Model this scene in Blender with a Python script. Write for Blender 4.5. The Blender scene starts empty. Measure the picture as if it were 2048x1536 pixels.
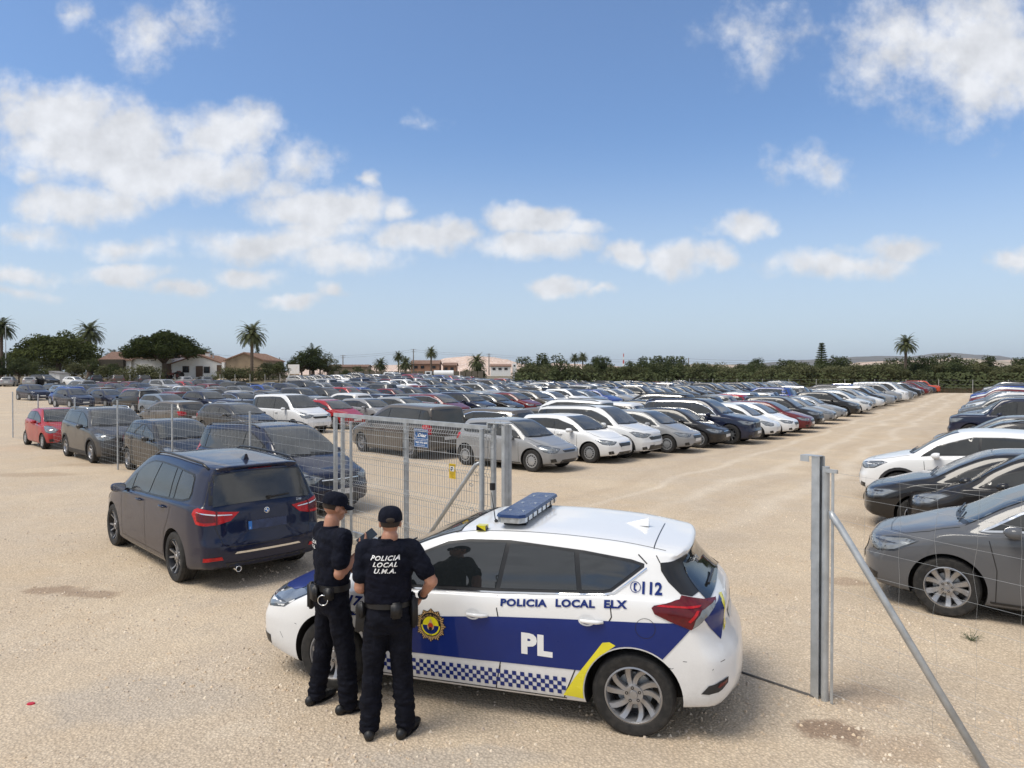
import bpy, bmesh, math, random
import numpy as np
from mathutils import Vector, Matrix, geometry, noise as mnoise
from mathutils.bvhtree import BVHTree
R = math.radians
random.seed(7)
SC = bpy.context.scene
COL = SC.collection
# ------------------------------------------------------------------ camera
CAMH = 2.75
FPX = 1419.0
PITCH = math.atan(19 / FPX)
cd = bpy.data.cameras.new('camera'); cam = bpy.data.objects.new('camera', cd); COL.objects.link(cam)
cam.location = (0, 0, CAMH); cam.rotation_euler = (R(90) - PITCH, 0, 0)
cd.sensor_width = 36; cd.lens = 36 * FPX / 2048; cd.clip_start = 0.05; cd.clip_end = 60000
SC.camera = cam
# ------------------------------------------------------------------ sky, sun, exposure
SUN_EL, SUN_AZ = R(58), R(-115)      # azimuth clockwise from the view direction
w = bpy.data.worlds.new('World'); SC.world = w; w.use_nodes = True
N = w.node_tree.nodes; LK = w.node_tree.links; N.clear()
def nn(t, **k):
    n = N.new(t)
    for a, b in k.items(): setattr(n, a, b)
    return n
sky = nn('ShaderNodeTexSky', sky_type='NISHITA', sun_disc=False)
sky.sun_elevation = SUN_EL; sky.sun_rotation = SUN_AZ; sky.air_density = 1.0; sky.dust_density = 1.2; sky.ozone_density = 2.6
geo = nn('ShaderNodeTexCoord'); sep = nn('ShaderNodeSeparateXYZ'); LK.new(geo.outputs['Generated'], sep.inputs[0])
def mth(op, a, b=None, clamp=False):
    m = nn('ShaderNodeMath', operation=op, use_clamp=clamp)
    for i, v in enumerate((a, b)):
        if v is None: continue
        if isinstance(v, (int, float)): m.inputs[i].default_value = v
        else: LK.new(v, m.inputs[i])
    return m.outputs[0]
ay = mth('MAXIMUM', mth('ABSOLUTE', sep.outputs[1]), 0.05)
cu = mth('DIVIDE', sep.outputs[0], ay); cv = mth('DIVIDE', sep.outputs[2], ay)
comb = nn('ShaderNodeCombineXYZ'); LK.new(cu, comb.inputs[0]); LK.new(cv, comb.inputs[1])
frontm = mth('GREATER_THAN', sep.outputs[1], 0.0)
n1 = nn('ShaderNodeTexNoise'); n1.inputs['Scale'].default_value = 9; n1.inputs['Detail'].default_value = 4; n1.inputs['Roughness'].default_value = .6
LK.new(comb.outputs[0], n1.inputs['Vector'])
vs = nn('ShaderNodeVectorMath', operation='SUBTRACT'); LK.new(n1.outputs['Color'], vs.inputs[0]); vs.inputs[1].default_value = (.5, .5, .5)
vm = nn('ShaderNodeVectorMath', operation='MULTIPLY'); LK.new(vs.outputs[0], vm.inputs[0]); vm.inputs[1].default_value = (.13, .055, 0)
va = nn('ShaderNodeVectorMath', operation='ADD'); LK.new(vm.outputs[0], va.inputs[0]); LK.new(comb.outputs[0], va.inputs[1])
CL = [(110,235,130,70,1),(210,290,210,85,1),(330,345,150,60,1),(455,268,105,55,.9),(480,345,70,45,.6),(590,325,80,45,.45),
 (160,405,130,45,.85),(60,350,50,28,.5),(300,75,70,55,.46),(385,30,50,40,.34),(150,30,32,28,.34),(20,195,55,45,.5),
 (640,415,150,42,.95),(790,418,42,26,.75),(560,375,70,26,.6),(735,360,32,20,.65),(550,490,185,34,.8),(690,520,110,32,.75),
 (650,460,130,28,.6),(825,475,90,36,.85),(905,465,60,26,.75),(1060,440,90,30,1),(1060,486,125,28,.85),(1160,452,55,16,.6),
 (1245,508,62,32,.95),(1370,520,80,36,.95),(1113,580,56,24,1.05),(1190,585,30,10,.5),(1490,458,65,28,.95),(1800,500,95,28,.85),
 (1690,530,150,28,.7),(2040,520,70,26,.9),(1780,100,105,115,.58),(1960,110,150,140,.78),(1520,80,100,70,.32),(1620,335,75,42,.36),
 (235,548,100,22,.8),(370,572,60,16,.7),(495,550,85,22,.85),(585,603,50,12,.7),(655,587,48,13,.75),(30,555,70,20,.8),
 (20,592,70,14,.5),(260,500,90,24,.6),(60,480,90,24,.45),(850,250,25,18,.25)]
mask = None; under = None
for cx, cy, rx, ry, st in CL:
    mp = nn('ShaderNodeMapping'); LK.new(va.outputs[0], mp.inputs[0])
    sx, sy = FPX / (rx * 1.30), FPX / (ry * 1.35)
    mp.inputs['Scale'].default_value = (sx, sy, 0)
    mp.inputs['Location'].default_value = (-(cx - 1024) / FPX * sx, -(749 - cy) / FPX * sy, 0)
    ln = nn('ShaderNodeVectorMath', operation='LENGTH'); LK.new(mp.outputs[0], ln.inputs[0])
    mr = nn('ShaderNodeMath', operation='MULTIPLY_ADD'); LK.new(ln.outputs['Value'], mr.inputs[0]); mr.inputs[1].default_value = -st; mr.inputs[2].default_value = st
    mask = mr.outputs[0] if mask is None else mth('MAXIMUM', mask, mr.outputs[0])
n2 = nn('ShaderNodeTexNoise'); n2.inputs['Scale'].default_value = 16; n2.inputs['Detail'].default_value = 7; n2.inputs['Roughness'].default_value = .62
LK.new(comb.outputs[0], n2.inputs['Vector'])
front_d = mth('ADD', mask, mth('MULTIPLY', mth('SUBTRACT', n2.outputs['Fac'], .5), 1.15))
front_d = mth('MULTIPLY', front_d, frontm)
# the rest of the sky: broken cloud from 3D noise (seen in reflections; cover thickened to whiten the ambient light)
n3 = nn('ShaderNodeTexNoise'); n3.inputs['Scale'].default_value = 2.6; n3.inputs['Detail'].default_value = 6; LK.new(geo.outputs['Generated'], n3.inputs['Vector'])
back_d = mth('MULTIPLY', mth('SUBTRACT', n3.outputs['Fac'], .40), 3.2)
high = mth('GREATER_THAN', cv, .62)
bsel = mth('MAXIMUM', high, mth('SUBTRACT', 1.0, frontm))
dens = mth('ADD', mth('MULTIPLY', front_d, mth('SUBTRACT', 1.0, bsel)), mth('MULTIPLY', back_d, bsel))
mrr = nn('ShaderNodeMapRange', interpolation_type='SMOOTHSTEP'); LK.new(dens, mrr.inputs[0]); mrr.inputs[1].default_value = -.03; mrr.inputs[2].default_value = .57; mrr.inputs[4].default_value = .93
n2b = nn('ShaderNodeTexNoise'); n2b.inputs['Scale'].default_value = 11; n2b.inputs['Detail'].default_value = 5; n2b.inputs['Roughness'].default_value = .55
off_ = nn('ShaderNodeVectorMath', operation='ADD'); LK.new(comb.outputs[0], off_.inputs[0]); off_.inputs[1].default_value = (-.010, .022, 0); LK.new(off_.outputs[0], n2b.inputs['Vector'])
n2c = nn('ShaderNodeTexNoise'); n2c.inputs['Scale'].default_value = 11; n2c.inputs['Detail'].default_value = 5; n2c.inputs['Roughness'].default_value = .55; LK.new(comb.outputs[0], n2c.inputs['Vector'])
rel = mth('SUBTRACT', n2c.outputs['Fac'], n2b.outputs['Fac'])
ramp = nn('ShaderNodeMapRange'); LK.new(rel, ramp.inputs[0]); ramp.inputs[1].default_value = -.16; ramp.inputs[2].default_value = .12; ramp.inputs[3].default_value = .76; ramp.inputs[4].default_value = 1.0  # cloud relief: lit tops and greyer undersides put into the colour
CLOUD_V = 6.9
cc = nn('ShaderNodeVectorMath', operation='SCALE'); cc.inputs[0].default_value = (.97 * CLOUD_V, .985 * CLOUD_V, 1.02 * CLOUD_V); LK.new(ramp.outputs[0], cc.inputs['Scale'])
# thin high veil that pales the sky towards the horizon
veil = nn('ShaderNodeMapRange', interpolation_type='SMOOTHERSTEP'); LK.new(sep.outputs[2], veil.inputs[0]); veil.inputs[1].default_value = 0.0; veil.inputs[2].default_value = .36; veil.inputs[3].default_value = .72; veil.inputs[4].default_value = 0.05
skyc = nn('ShaderNodeMixRGB'); skyc.blend_type = 'MULTIPLY'; skyc.inputs[0].default_value = 1; LK.new(sky.outputs[0], skyc.inputs[1]); skyc.inputs[2].default_value = (.82, 1.02, 1.22, 1)
mv = nn('ShaderNodeMixRGB'); LK.new(veil.outputs[0], mv.inputs[0]); LK.new(skyc.outputs[0], mv.inputs[1]); mv.inputs[2].default_value = (4.9, 5.6, 6.35, 1)
mx = nn('ShaderNodeMixRGB'); LK.new(mrr.outputs[0], mx.inputs[0]); LK.new(mv.outputs[0], mx.inputs[1]); LK.new(cc.outputs[0], mx.inputs[2])
bg = nn('ShaderNodeBackground'); bg.inputs[1].default_value = .115; LK.new(mx.outputs[0], bg.inputs[0])
wo = nn('ShaderNodeOutputWorld'); LK.new(bg.outputs[0], wo.inputs[0])
ld = bpy.data.lights.new('sun', 'SUN'); ld.energy = 2.5; ld.angle = R(28); ld.color = (1, .93, .82)
sun = bpy.data.objects.new('sun', ld); COL.objects.link(sun)
sd = Vector((math.sin(SUN_AZ) * math.cos(SUN_EL), math.cos(SUN_AZ) * math.cos(SUN_EL), math.sin(SUN_EL)))
sun.rotation_euler = sd.to_track_quat('Z', 'Y').to_euler(); sun.location = (0, 0, 50)
SC.view_settings.view_transform = 'Standard'; SC.view_settings.look = 'None'; SC.view_settings.exposure = 0.24; SC.view_settings.gamma = 1
SC.cycles.max_bounces = 6; SC.cycles.diffuse_bounces = 3; SC.cycles.glossy_bounces = 3; SC.cycles.transparent_max_bounces = 6
# ------------------------------------------------------------------ picking ground points from the photograph
def proj(P):
    z = P[1] * math.cos(PITCH) - (P[2] - CAMH) * math.sin(PITCH)
    u = P[1] * math.sin(PITCH) + (P[2] - CAMH) * math.cos(PITCH)
    return 1024 + FPX * P[0] / z, 768 - FPX * u / z
def G(px, py, h=0.0):
    d = Vector((px - 1024, FPX * math.cos(PITCH) + (768 - py) * math.sin(PITCH), -FPX * math.sin(PITCH) + (768 - py) * math.cos(PITCH)))
    t = (h - CAMH) / d.z
    return Vector((d.x * t, d.y * t))
def sstep(a, b, x):
    t = min(1, max(0, (x - a) / (b - a))); return t * t * (3 - 2 * t)
def ZG(x, y):        # the ground rises gently towards the houses on the left
    m = sstep(0.05, -0.28, x / max(y, 1)); return (1.0 * sstep(60, 112, y) + 1.05 * sstep(111, 121, y)) * m
# ------------------------------------------------------------------ tagging
def tag(o, label=None, cat=None, group=None, kind=None):
    if label: o['label'] = label
    if cat: o['category'] = cat
    if group: o['group'] = group
    if kind: o['kind'] = kind
    return o
def empty(name, loc=(0, 0, 0), rz=0, parent=None):
    o = bpy.data.objects.new(name, None); COL.objects.link(o); o.empty_display_size = .2
    o.location = loc; o.rotation_euler = (0, 0, rz)
    if parent: o.parent = parent
    return o
def copy_tree(o, parent=None):
    c = o.copy(); COL.objects.link(c)
    if parent: c.parent = parent
    for ch in KIDS.get(o.name, []): copy_tree(ch, c)
    return c
KIDS = {}
def setparent(o, p):
    o.parent = p; KIDS.setdefault(p.name, []).append(o)
# ------------------------------------------------------------------ mesh builder
class MB:
    def __init__(s): s.v = []; s.f = []; s.m = []
    def add(s, vs, fs, m=0):
        b = len(s.v); s.v += [tuple(v) for v in vs]
        for f in fs: s.f.append([b + i for i in f]); s.m.append(m)
        return s
    def box(s, c, d, m=0, rz=0, M=None):
        vs = []
        for x in (-.5, .5):
            for y in (-.5, .5):
                for z in (-.5, .5):
                    p = Vector((x * d[0], y * d[1], z * d[2]))
                    if rz: p.rotate(Matrix.Rotation(rz, 3, 'Z'))
                    if M: p = M @ p
                    vs.append(p + Vector(c))
        return s.add(vs, [(0,1,3,2),(4,6,7,5),(0,4,5,1),(2,3,7,6),(0,2,6,4),(1,5,7,3)], m)
    def tube(s, path, r, n=8, m=0, cap=True):
        path = [Vector(p) for p in path]; k = len(path)
        rs = r if isinstance(r, (list, tuple)) else [r] * k
        rings = []; prev = None
        for i, p in enumerate(path):
            t = (path[min(i + 1, k - 1)] - path[max(i - 1, 0)])
            if t.length < 1e-9: t = Vector((0, 0, 1))
            t.normalize()
            if prev is None:
                a = Vector((0, 0, 1)) if abs(t.z) < .9 else Vector((1, 0, 0))
                u = t.cross(a).normalized()
            else:
                u = prev - t * prev.dot(t); u.normalize()
            v = t.cross(u); prev = u
            rings.append([p + (u * math.cos(2 * math.pi * j / n) + v * math.sin(2 * math.pi * j / n)) * rs[i] for j in range(n)])
        vs = [q for rg in rings for q in rg]; fs = []
        for i in range(k - 1):
            for j in range(n):
                fs.append((i * n + j, i * n + (j + 1) % n, (i + 1) * n + (j + 1) % n, (i + 1) * n + j))
        if cap: fs.append(tuple(range(n))[::-1]); fs.append(tuple((k - 1) * n + j for j in range(n)))
        return s.add(vs, fs, m)
    def lathe(s, prof, n=32, axis='y', m=0, c=(0, 0, 0), closed=False):
        vs = []; fs = []; k = len(prof)
        for j in range(n):
            a = 2 * math.pi * j / n
            for (r, h) in prof:
                if axis == 'y': p = (r * math.cos(a), h, r * math.sin(a))
                elif axis == 'z': p = (r * math.cos(a), r * math.sin(a), h)
                else: p = (h, r * math.cos(a), r * math.sin(a))
                vs.append((p[0] + c[0], p[1] + c[1], p[2] + c[2]))
        for j in range(n):
            q = (j + 1) % n
            for i in range(k if closed else k - 1):
                i2 = (i + 1) % k
                fs.append((j * k + i, j * k + i2, q * k + i2, q * k + i))
        return s.add(vs, fs, m)
    def prism(s, poly, h0, h1, plane='xy', m=0):
        def P(a, b, h): return {'xy': (a, b, h), 'xz': (a, h, b), 'yz': (h, a, b)}[plane]
        n = len(poly); vs = [P(a, b, h0) for a, b in poly] + [P(a, b, h1) for a, b in poly]
        fs = [tuple(range(n)), tuple(range(2 * n - 1, n - 1, -1))] + [(i, i + n, (i + 1) % n + n, (i + 1) % n) for i in range(n)]
        return s.add(vs, fs, m)
    def build(s, name, mats, parent=None, smooth=False, sharp=None, fix=False, loc=None):
        me = bpy.data.meshes.new(name); me.from_pydata(s.v, [], s.f)
        if not isinstance(mats, (list, tuple)): mats = [mats]
        for q in mats: me.materials.append(q)
        if len(mats) > 1: me.polygons.foreach_set('material_index', s.m)
        if smooth: me.polygons.foreach_set('use_smooth', [True] * len(me.polygons))
        if fix or sharp:
            bm = bmesh.new(); bm.from_mesh(me)
            if fix: bmesh.ops.recalc_face_normals(bm, faces=bm.faces)
            if sharp:
                for e in bm.edges:
                    if len(e.link_faces) == 2 and e.calc_face_angle(0) > sharp: e.smooth = False
            bm.to_mesh(me); bm.free()
        me.update()
        o = bpy.data.objects.new(name, me); COL.objects.link(o)
        if parent: setparent(o, parent)
        if loc: o.location = loc
        return o
# ------------------------------------------------------------------ materials
def newmat(name):
    m = bpy.data.materials.new(name); m.use_nodes = True; m.node_tree.nodes.clear(); return m
class NT:
    def __init__(s, m): s.n = m.node_tree.nodes; s.l = m.node_tree.links
    def __call__(s, t, ins=None, **k):
        n = s.n.new(t)
        for a, b in k.items(): setattr(n, a, b)
        for a, b in (ins or {}).items():
            if isinstance(b, bpy.types.NodeSocket): s.l.new(b, n.inputs[a])
            else: n.inputs[a].default_value = b
        return n
    def math(s, op, a, b=0.0, c=0.0, clamp=False):
        n = s.n.new('ShaderNodeMath'); n.operation = op; n.use_clamp = clamp
        for i, v in enumerate((a, b, c)):
            if isinstance(v, bpy.types.NodeSocket): s.l.new(v, n.inputs[i])
            else: n.inputs[i].default_value = v
        return n.outputs[0]
    def mix(s, f, a, b, bt='MIX'):
        n = s.n.new('ShaderNodeMixRGB'); n.blend_type = bt
        for i, v in enumerate((f, a, b)):
            if isinstance(v, bpy.types.NodeSocket): s.l.new(v, n.inputs[i])
            else: n.inputs[i].default_value = v if i == 0 else (tuple(v) + (1,) if len(v) == 3 else v)
        return n.outputs[0]
    def noise(s, sc, det=4, rough=.5, vec=None, dist=0.0):
        n = s('ShaderNodeTexNoise', {'Scale': sc, 'Detail': det, 'Roughness': rough, 'Distortion': dist})
        if vec: s.l.new(vec, n.inputs['Vector'])
        return n
    def rng(s, v, a, b, c=0.0, d=1.0, smooth=False):
        n = s('ShaderNodeMapRange', {0: v, 1: a, 2: b, 3: c, 4: d})
        if smooth: n.interpolation_type = 'SMOOTHSTEP'
        return n.outputs[0]
    def out(s, b, disp=None):
        o = s('ShaderNodeOutputMaterial'); s.l.new(b.outputs[0], o.inputs[0]); return o
def simple(name, col, rough=.5, metal=0.0, var=.12, scale=6, bump=0.0, coat=0.0, emit=None, spec=.5, vcol=None):
    m = newmat(name); t = NT(m); tc = t('ShaderNodeTexCoord')
    nz = t.noise(scale, 5, .6, tc.outputs['Object'])
    f = t.rng(nz.outputs['Fac'], .3, .7, 1 - var, 1 + var)
    dk = t('ShaderNodeVectorMath', {0: col[:3]}, operation='SCALE'); t.l.new(f, dk.inputs['Scale'])
    base = dk.outputs[0]
    if vcol: base = t.mix(t.rng(nz.outputs['Fac'], .45, .62), base, vcol)
    b = t('ShaderNodeBsdfPrincipled', {'Base Color': base, 'Metallic': metal, 'Coat Weight': coat, 'Specular IOR Level': spec})
    t.l.new(t.rng(nz.outputs['Fac'], .3, .7, max(0.02, rough - .08), min(1, rough + .08)), b.inputs['Roughness'])
    if bump:
        bp = t('ShaderNodeBump', {'Strength': bump, 'Distance': .01, 'Height': nz.outputs['Fac']}); t.l.new(bp.outputs[0], b.inputs['Normal'])
    t.out(b); return m
def car_paint():
    m = newmat('car_paint'); t = NT(m); tc = t('ShaderNodeTexCoord'); oi = t('ShaderNodeObjectInfo')
    obj = tc.outputs['Object']; s3 = t('ShaderNodeSeparateXYZ', {0: obj})
    big = t.noise(1.6, 6, .62, obj); fine = t.noise(60, 3, .6, obj)
    low = t.rng(s3.outputs[2], .95, .25, 0, 1); on = t('ShaderNodeSeparateXYZ', {0: tc.outputs['Normal']}); low = t.math('MULTIPLY', low, t.rng(t.math('ABSOLUTE', on.outputs[1]), .3, .9, .18, 1))
    geo = t('ShaderNodeNewGeometry'); nz = t('ShaderNodeSeparateXYZ', {0: geo.outputs['Normal']})
    up = t.rng(nz.outputs[2], .2, 1.0, 0, 1)
    amt = t.math('MULTIPLY_ADD', oi.outputs['Random'], .6, .45)
    d = t.math('MULTIPLY', t.math('ADD', t.math('ADD', t.math('MULTIPLY', low, .22), t.math('MULTIPLY', up, .07)), .012), amt)
    d = t.math('MULTIPLY', d, t.rng(big.outputs['Fac'], .25, .75, .5, 1.45))
    d = t.math('MULTIPLY', d, t.rng(fine.outputs['Fac'], .3, .7, .8, 1.2), clamp=True)
    col = t.mix(d, oi.outputs['Color'], (.125, .10, .075))
    b = t('ShaderNodeBsdfPrincipled', {'Base Color': col, 'Coat Weight': .85, 'Coat Roughness': .045, 'Specular IOR Level': .1})
    t.l.new(t.rng(d, 0, .5, .35, .6), b.inputs['Roughness'])
    t.l.new(t.rng(d, 0, .6, .85, .25), b.inputs['Coat Weight'])
    t.out(b); return m
def car_glass(name, tint, dust):
    m = newmat(name); t = NT(m); tc = t('ShaderNodeTexCoord'); oi = t('ShaderNodeObjectInfo')
    big = t.noise(2.2, 6, .65, tc.outputs['Object']); amt = t.math('MULTIPLY_ADD', oi.outputs['Random'], .9, .5)
    d = t.math('MULTIPLY', t.math('MULTIPLY', t.rng(big.outputs['Fac'], .3, .7, .5, 1.4), amt), dust, clamp=True)
    col = t.mix(d, tint, (.34, .32, .29))
    b = t('ShaderNodeBsdfPrincipled', {'Base Color': col, 'Specular IOR Level': .7, 'IOR': 1.52})
    t.l.new(t.rng(d, 0, .4, .015, .35), b.inputs['Roughness'])
    t.out(b); return m
M = {}
M['paint'] = car_paint()
M['glass'] = car_glass('car_glass', (.009, .012, .013), .07)
M['screen'] = car_glass('windscreen_glass', (.018, .024, .025), .15)
M['cleanglass'] = car_glass('clean_car_glass', (.008, .011, .013), .012); M['cleanglass'].node_tree.nodes['Principled BSDF'].inputs['Specular IOR Level'].default_value = 1.0
M['trim'] = simple('black_trim', (.012, .012, .013), .35, 0, .2, 9)
M['plastic'] = simple('black_plastic', (.022, .022, .024), .6, 0, .3, 12)
M['under'] = simple('underbody_black', (.012, .011, .011), .9, 0, .3, 8)
M['tyre'] = simple('tyre_rubber', (.014, .0135, .013), .8, 0, .35, 14, .1, vcol=(.032, .029, .026))
M['alloy'] = simple('alloy_rim', (.36, .36, .37), .38, .8, .1, 9)
M['darkrim'] = simple('black_rim', (.018, .018, .02), .35, .3, .2, 9)
M['hubcap'] = simple('hubcap_silver', (.38, .39, .4), .38, .5, .12, 9)
M['chrome'] = simple('chrome', (.72, .73, .74), .12, 1, .04, 9)
M['lamp'] = simple('headlight_lens', (.20, .215, .225), .12, .3, .35, 7, coat=1)
M['lampdark'] = simple('headlight_dark', (.05, .055, .06), .12, .3, .3, 20, coat=1)
M['red'] = simple('tail_light_red', (.42, .006, .01), .25, 0, .3, 14, coat=.35, spec=.3)
M['darkred'] = simple('tail_light_dark_red', (.10, .004, .008), .2, 0, .3, 14, coat=.4, spec=.3)
M['orange'] = simple('indicator_amber', (.75, .25, .05), .2, 0, .1, 14, coat=1)
M['plate'] = simple('plate_white', (.68, .68, .66), .4, 0, .06, 6)
M['euro'] = simple('plate_blue', (.03, .18, .55), .4, 0, .05, 6)
M['steel'] = simple('galvanised_steel', (.44, .46, .47), .45, .45, .18, 7)
M['wire'] = simple('galvanised_wire', (.36, .37, .37), .5, .35, .2, 7)
M['black'] = simple('black_paint', (.012, .012, .014), .5, 0, .1, 7)
M['white'] = simple('white_paint', (.74, .74, .73), .45, 0, .05, 7)
# ------------------------------------------------------------------ cars
def pchip(pts):
    xs = [p[0] for p in pts]; ys = [p[1] for p in pts]; n = len(xs)
    h = [xs[i + 1] - xs[i] for i in range(n - 1)]; dl = [(ys[i + 1] - ys[i]) / h[i] for i in range(n - 1)]
    d = [dl[0]] + [0 if dl[i - 1] * dl[i] <= 0 else 2 * dl[i - 1] * dl[i] / (dl[i - 1] + dl[i]) for i in range(1, n - 1)] + [dl[-1]]
    def f(x):
        if x <= xs[0]: return ys[0]
        if x >= xs[-1]: return ys[-1]
        i = 0
        while x > xs[i + 1]: i += 1
        t = (x - xs[i]) / h[i]
        return (2*t**3-3*t*t+1)*ys[i] + (t**3-2*t*t+t)*h[i]*d[i] + (-2*t**3+3*t*t)*ys[i+1] + (t**3-t*t)*h[i]*d[i+1]
    return f
def lerp(a, b, t): return a + (b - a) * t
class Car:
    """Body surface of one kind of car. s runs from the nose (0) to the tail (L); x = XF - s."""
    def __init__(c, sp, ns=74, m=3):
        c.sp = sp; L = c.L = sp['L']; c.W = sp['W'] / 2; c.H = sp['H']; c.wb = sp['wb']; c.fo = sp['fo']; c.XF = c.fo + c.wb / 2
        c.Rw = sp.get('R', .32); c.ga = sp.get('gap', .05)
        c.top = pchip(sp['top']); c.belt = pchip(sp['belt']); c.bot = pchip(sp.get('bot', [(0, .24), (.5, .19), (1, .17), (L - .8, .18), (L, .28)]))
        c.plan = pchip(sp.get('plan', [(0, .86), (.25, .93), (.7, .985), (1.3, 1.0), (L - 1.2, 1.0), (L - .4, .97), (L, .90)]))
        c.bf = pchip(sp.get('bf', [(.1, .10), (.3, .02), (.45, 0), (.58, .02), (.7, .08), (.85, .22)]))
        c.br = pchip(sp['br']); c.cf = sp.get('cf', .30); c.cr = sp.get('cr', .16); c.lf = sp.get('lf', .9); c.lr = sp.get('lr', 1.3)
        c.tum = sp.get('tum', .17)
        st = set()
        base = [i / (ns - 1) for i in range(ns)]
        c.st = [L * t for t in base]
        c.st = sorted(set([0, .012, .03, .06] + [x for x in c.st if .07 < x < L - .07] + [L - .06, L - .03, L - .012, L]))
        c.rings = [c.ring(s, m) for s in c.st]
        c.mesh()
    def sec(c, s, m):
        w = c.W * c.plan(s); zb = c.bot(s); zt = c.top(s); zs = min(c.belt(s), zt - .035); g = zt - zs
        k = sstep(.05, .34, g)
        wr = w - .055 - c.tum * g / .5
        ye = lerp(w - .11, wr, k); e = lerp(.55 * g, c.sp.get('er', .075), k)
        A = (w - .05, zs); E_ = (ye, zt - e)
        D = ((A[0] + E_[0]) / 2 + .012 * k, (A[1] + E_[1]) / 2)
        P = [(0, zb), (.5 * w, zb), (w - .13, zb + .004), (w - .045, zb + .03), (w - .018, zb + .12), (w - .004, lerp(zb, zs, .45)), (w, lerp(zb, zs, .68)),
             (w - .008, lerp(zb, zs, .86)), (w - .026, zs - .022), A, D, E_, (ye - .055, zt - .38 * e), (ye * .62, zt - .07 * e), (0, zt)]
        t = [0]
        for i in range(1, len(P)): t.append(t[-1] + max(1e-4, math.dist(P[i], P[i - 1])))
        fy = pchip(list(zip(t, [p[0] for p in P]))); fz = pchip(list(zip(t, [p[1] for p in P])))
        o = []
        for i in range(len(P) - 1):
            mm = m if i not in (0, 1) else 1
            if i == 13: mm = m + 2
            for j in range(mm): q = lerp(t[i], t[i + 1], j / mm); o.append((fy(q), fz(q)))
        o.append(P[-1]); return o, w
    def xw(c, s, y, z, w):
        yy = min(1.0, abs(y) / c.W)
        f = max(0, 1 - s / c.lf) ** 1.4; r = max(0, 1 - (c.L - s) / c.lr) ** 1.35
        sh = f * (c.bf(z) + c.cf * yy ** 3.2) - r * (c.br(z) + c.cr * yy ** 3)
        return c.XF - s - sh
    def ring(c, s, m):
        o, w = c.sec(s, m); r = .055; d = min(s, c.L - s)
        if d < r:
            dl = r * (1 - math.sqrt(max(0, 1 - (1 - d / r) ** 2)))
            zs = [p[1] for p in o]; z0, z1 = min(zs), max(zs); zc = (z0 + z1) / 2
            o = [(y * (w - dl) / w, zc + (z - zc) * ((z1 - z0) / 2 - dl) / ((z1 - z0) / 2)) for y, z in o]
        return [(c.xw(s, y, z, w), y, z) for y, z in o]
    def mesh(c):
        V = []; F = []; n = len(c.rings[0]); full = 2 * n - 2
        def fullring(rg):   # right half mirrored
            return [Vector(p) for p in rg] + [Vector((p[0], -p[1], p[2])) for p in rg[-2:0:-1]]
        rings = [fullring(r) for r in c.rings]
        def cap(rg, front):
            out = []; zc = (min(p.z for p in rg) + max(p.z for p in rg)) / 2
            s = 0 if front else c.L
            for k in range(1, 8):
                f = 1 - k / 8
                out.append([Vector((c.xw(s, p.y * f, zc + (p.z - zc) * f, c.W), p.y * f, zc + (p.z - zc) * f)) for p in rg])
            out.append([Vector((c.xw(s, 0, zc, c.W), 0, zc))])
            return out
        fr = cap(rings[0], True); bk = cap(rings[-1], False)
        seq = fr[::-1][1:] + rings + bk[:-1]
        for r in seq: V += r
        for i in range(len(seq) - 1):
            for j in range(full):
                a = i * full + j; b = i * full + (j + 1) % full
                F.append((a, b, b + full, a + full))
        V.append(fr[-1][0]); V.append(bk[-1][0]); k0 = len(V) - 2
        for j in range(full):
            F.append((k0, (j + 1) % full, j)); e = (len(seq) - 1) * full
            F.append((k0 + 1, e + j, e + (j + 1) % full))
        c.V = V; c.F = F
        bm = bmesh.new(); vs = [bm.verts.new(v) for v in V]
        for f in F:
            try: bm.faces.new([vs[i] for i in f])
            except ValueError: pass
        bmesh.ops.remove_doubles(bm, verts=bm.verts, dist=1e-5)
        bmesh.ops.recalc_face_normals(bm, faces=bm.faces)
        c.bm = bm; c.bvh = BVHTree.FromBMesh(bm)
    # ---- projecting shapes onto the body
    def hit(c, p, d, off):
        d = Vector(d); best = None
        for jt in ((0, 0, 0), (.00031, .00017, .00023), (-.00019, -.00029, -.00037), (.00041, -.00023, .00013)):
            qq = c.bvh.ray_cast(Vector(p) - d * 4 + Vector(jt), d)
            if qq[0] is not None and (best is None or qq[3] < best[3] - .004): best = qq
        q = best or (None, None)
        if q[0] is None:
            q = c.bvh.find_nearest(Vector(p)); 
        nrm = q[1] if q[1].dot(Vector(d)) < 0 else -q[1]
        return q[0] + nrm * off
    def frame(c, d):
        d = Vector(d).normalized()
        a = Vector((0, 0, 1)) if abs(d.z) < .95 else Vector((1, 0, 0))
        u = a.cross(d).normalized(); v = d.cross(u).normalized(); return d, u, v
    def patch(c, mb, pts, d, off=.004, m=0, grid=.07, mirror=True, holes=()):
        """pts: 3D points near the surface; flattened along d, filled, laid on the body."""
        d, u, v = c.frame(d)
        P = [Vector(p) for p in pts]; o = sum(P, Vector()) / len(P)
        loops = [[((p - o).dot(u), (p - o).dot(v)) for p in P]] + [[((Vector(p) - o).dot(u), (Vector(p) - o).dot(v)) for p in h] for h in holes]
        vs = []; ed = []; faces = []
        for lp in loops:
            b = len(vs); dense = []
            for i in range(len(lp)):
                a, e = lp[i], lp[(i + 1) % len(lp)]; k = max(1, int(math.dist(a, e) / (grid * 1.0)))
                for j in range(k): dense.append((lerp(a[0], e[0], j / k), lerp(a[1], e[1], j / k)))
            vs += dense; ed += [(b + i, b + (i + 1) % len(dense)) for i in range(len(dense))]
        mnx, mxx = min(a[0] for a in vs), max(a[0] for a in vs); mny, mxy = min(a[1] for a in vs), max(a[1] for a in vs)
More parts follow.
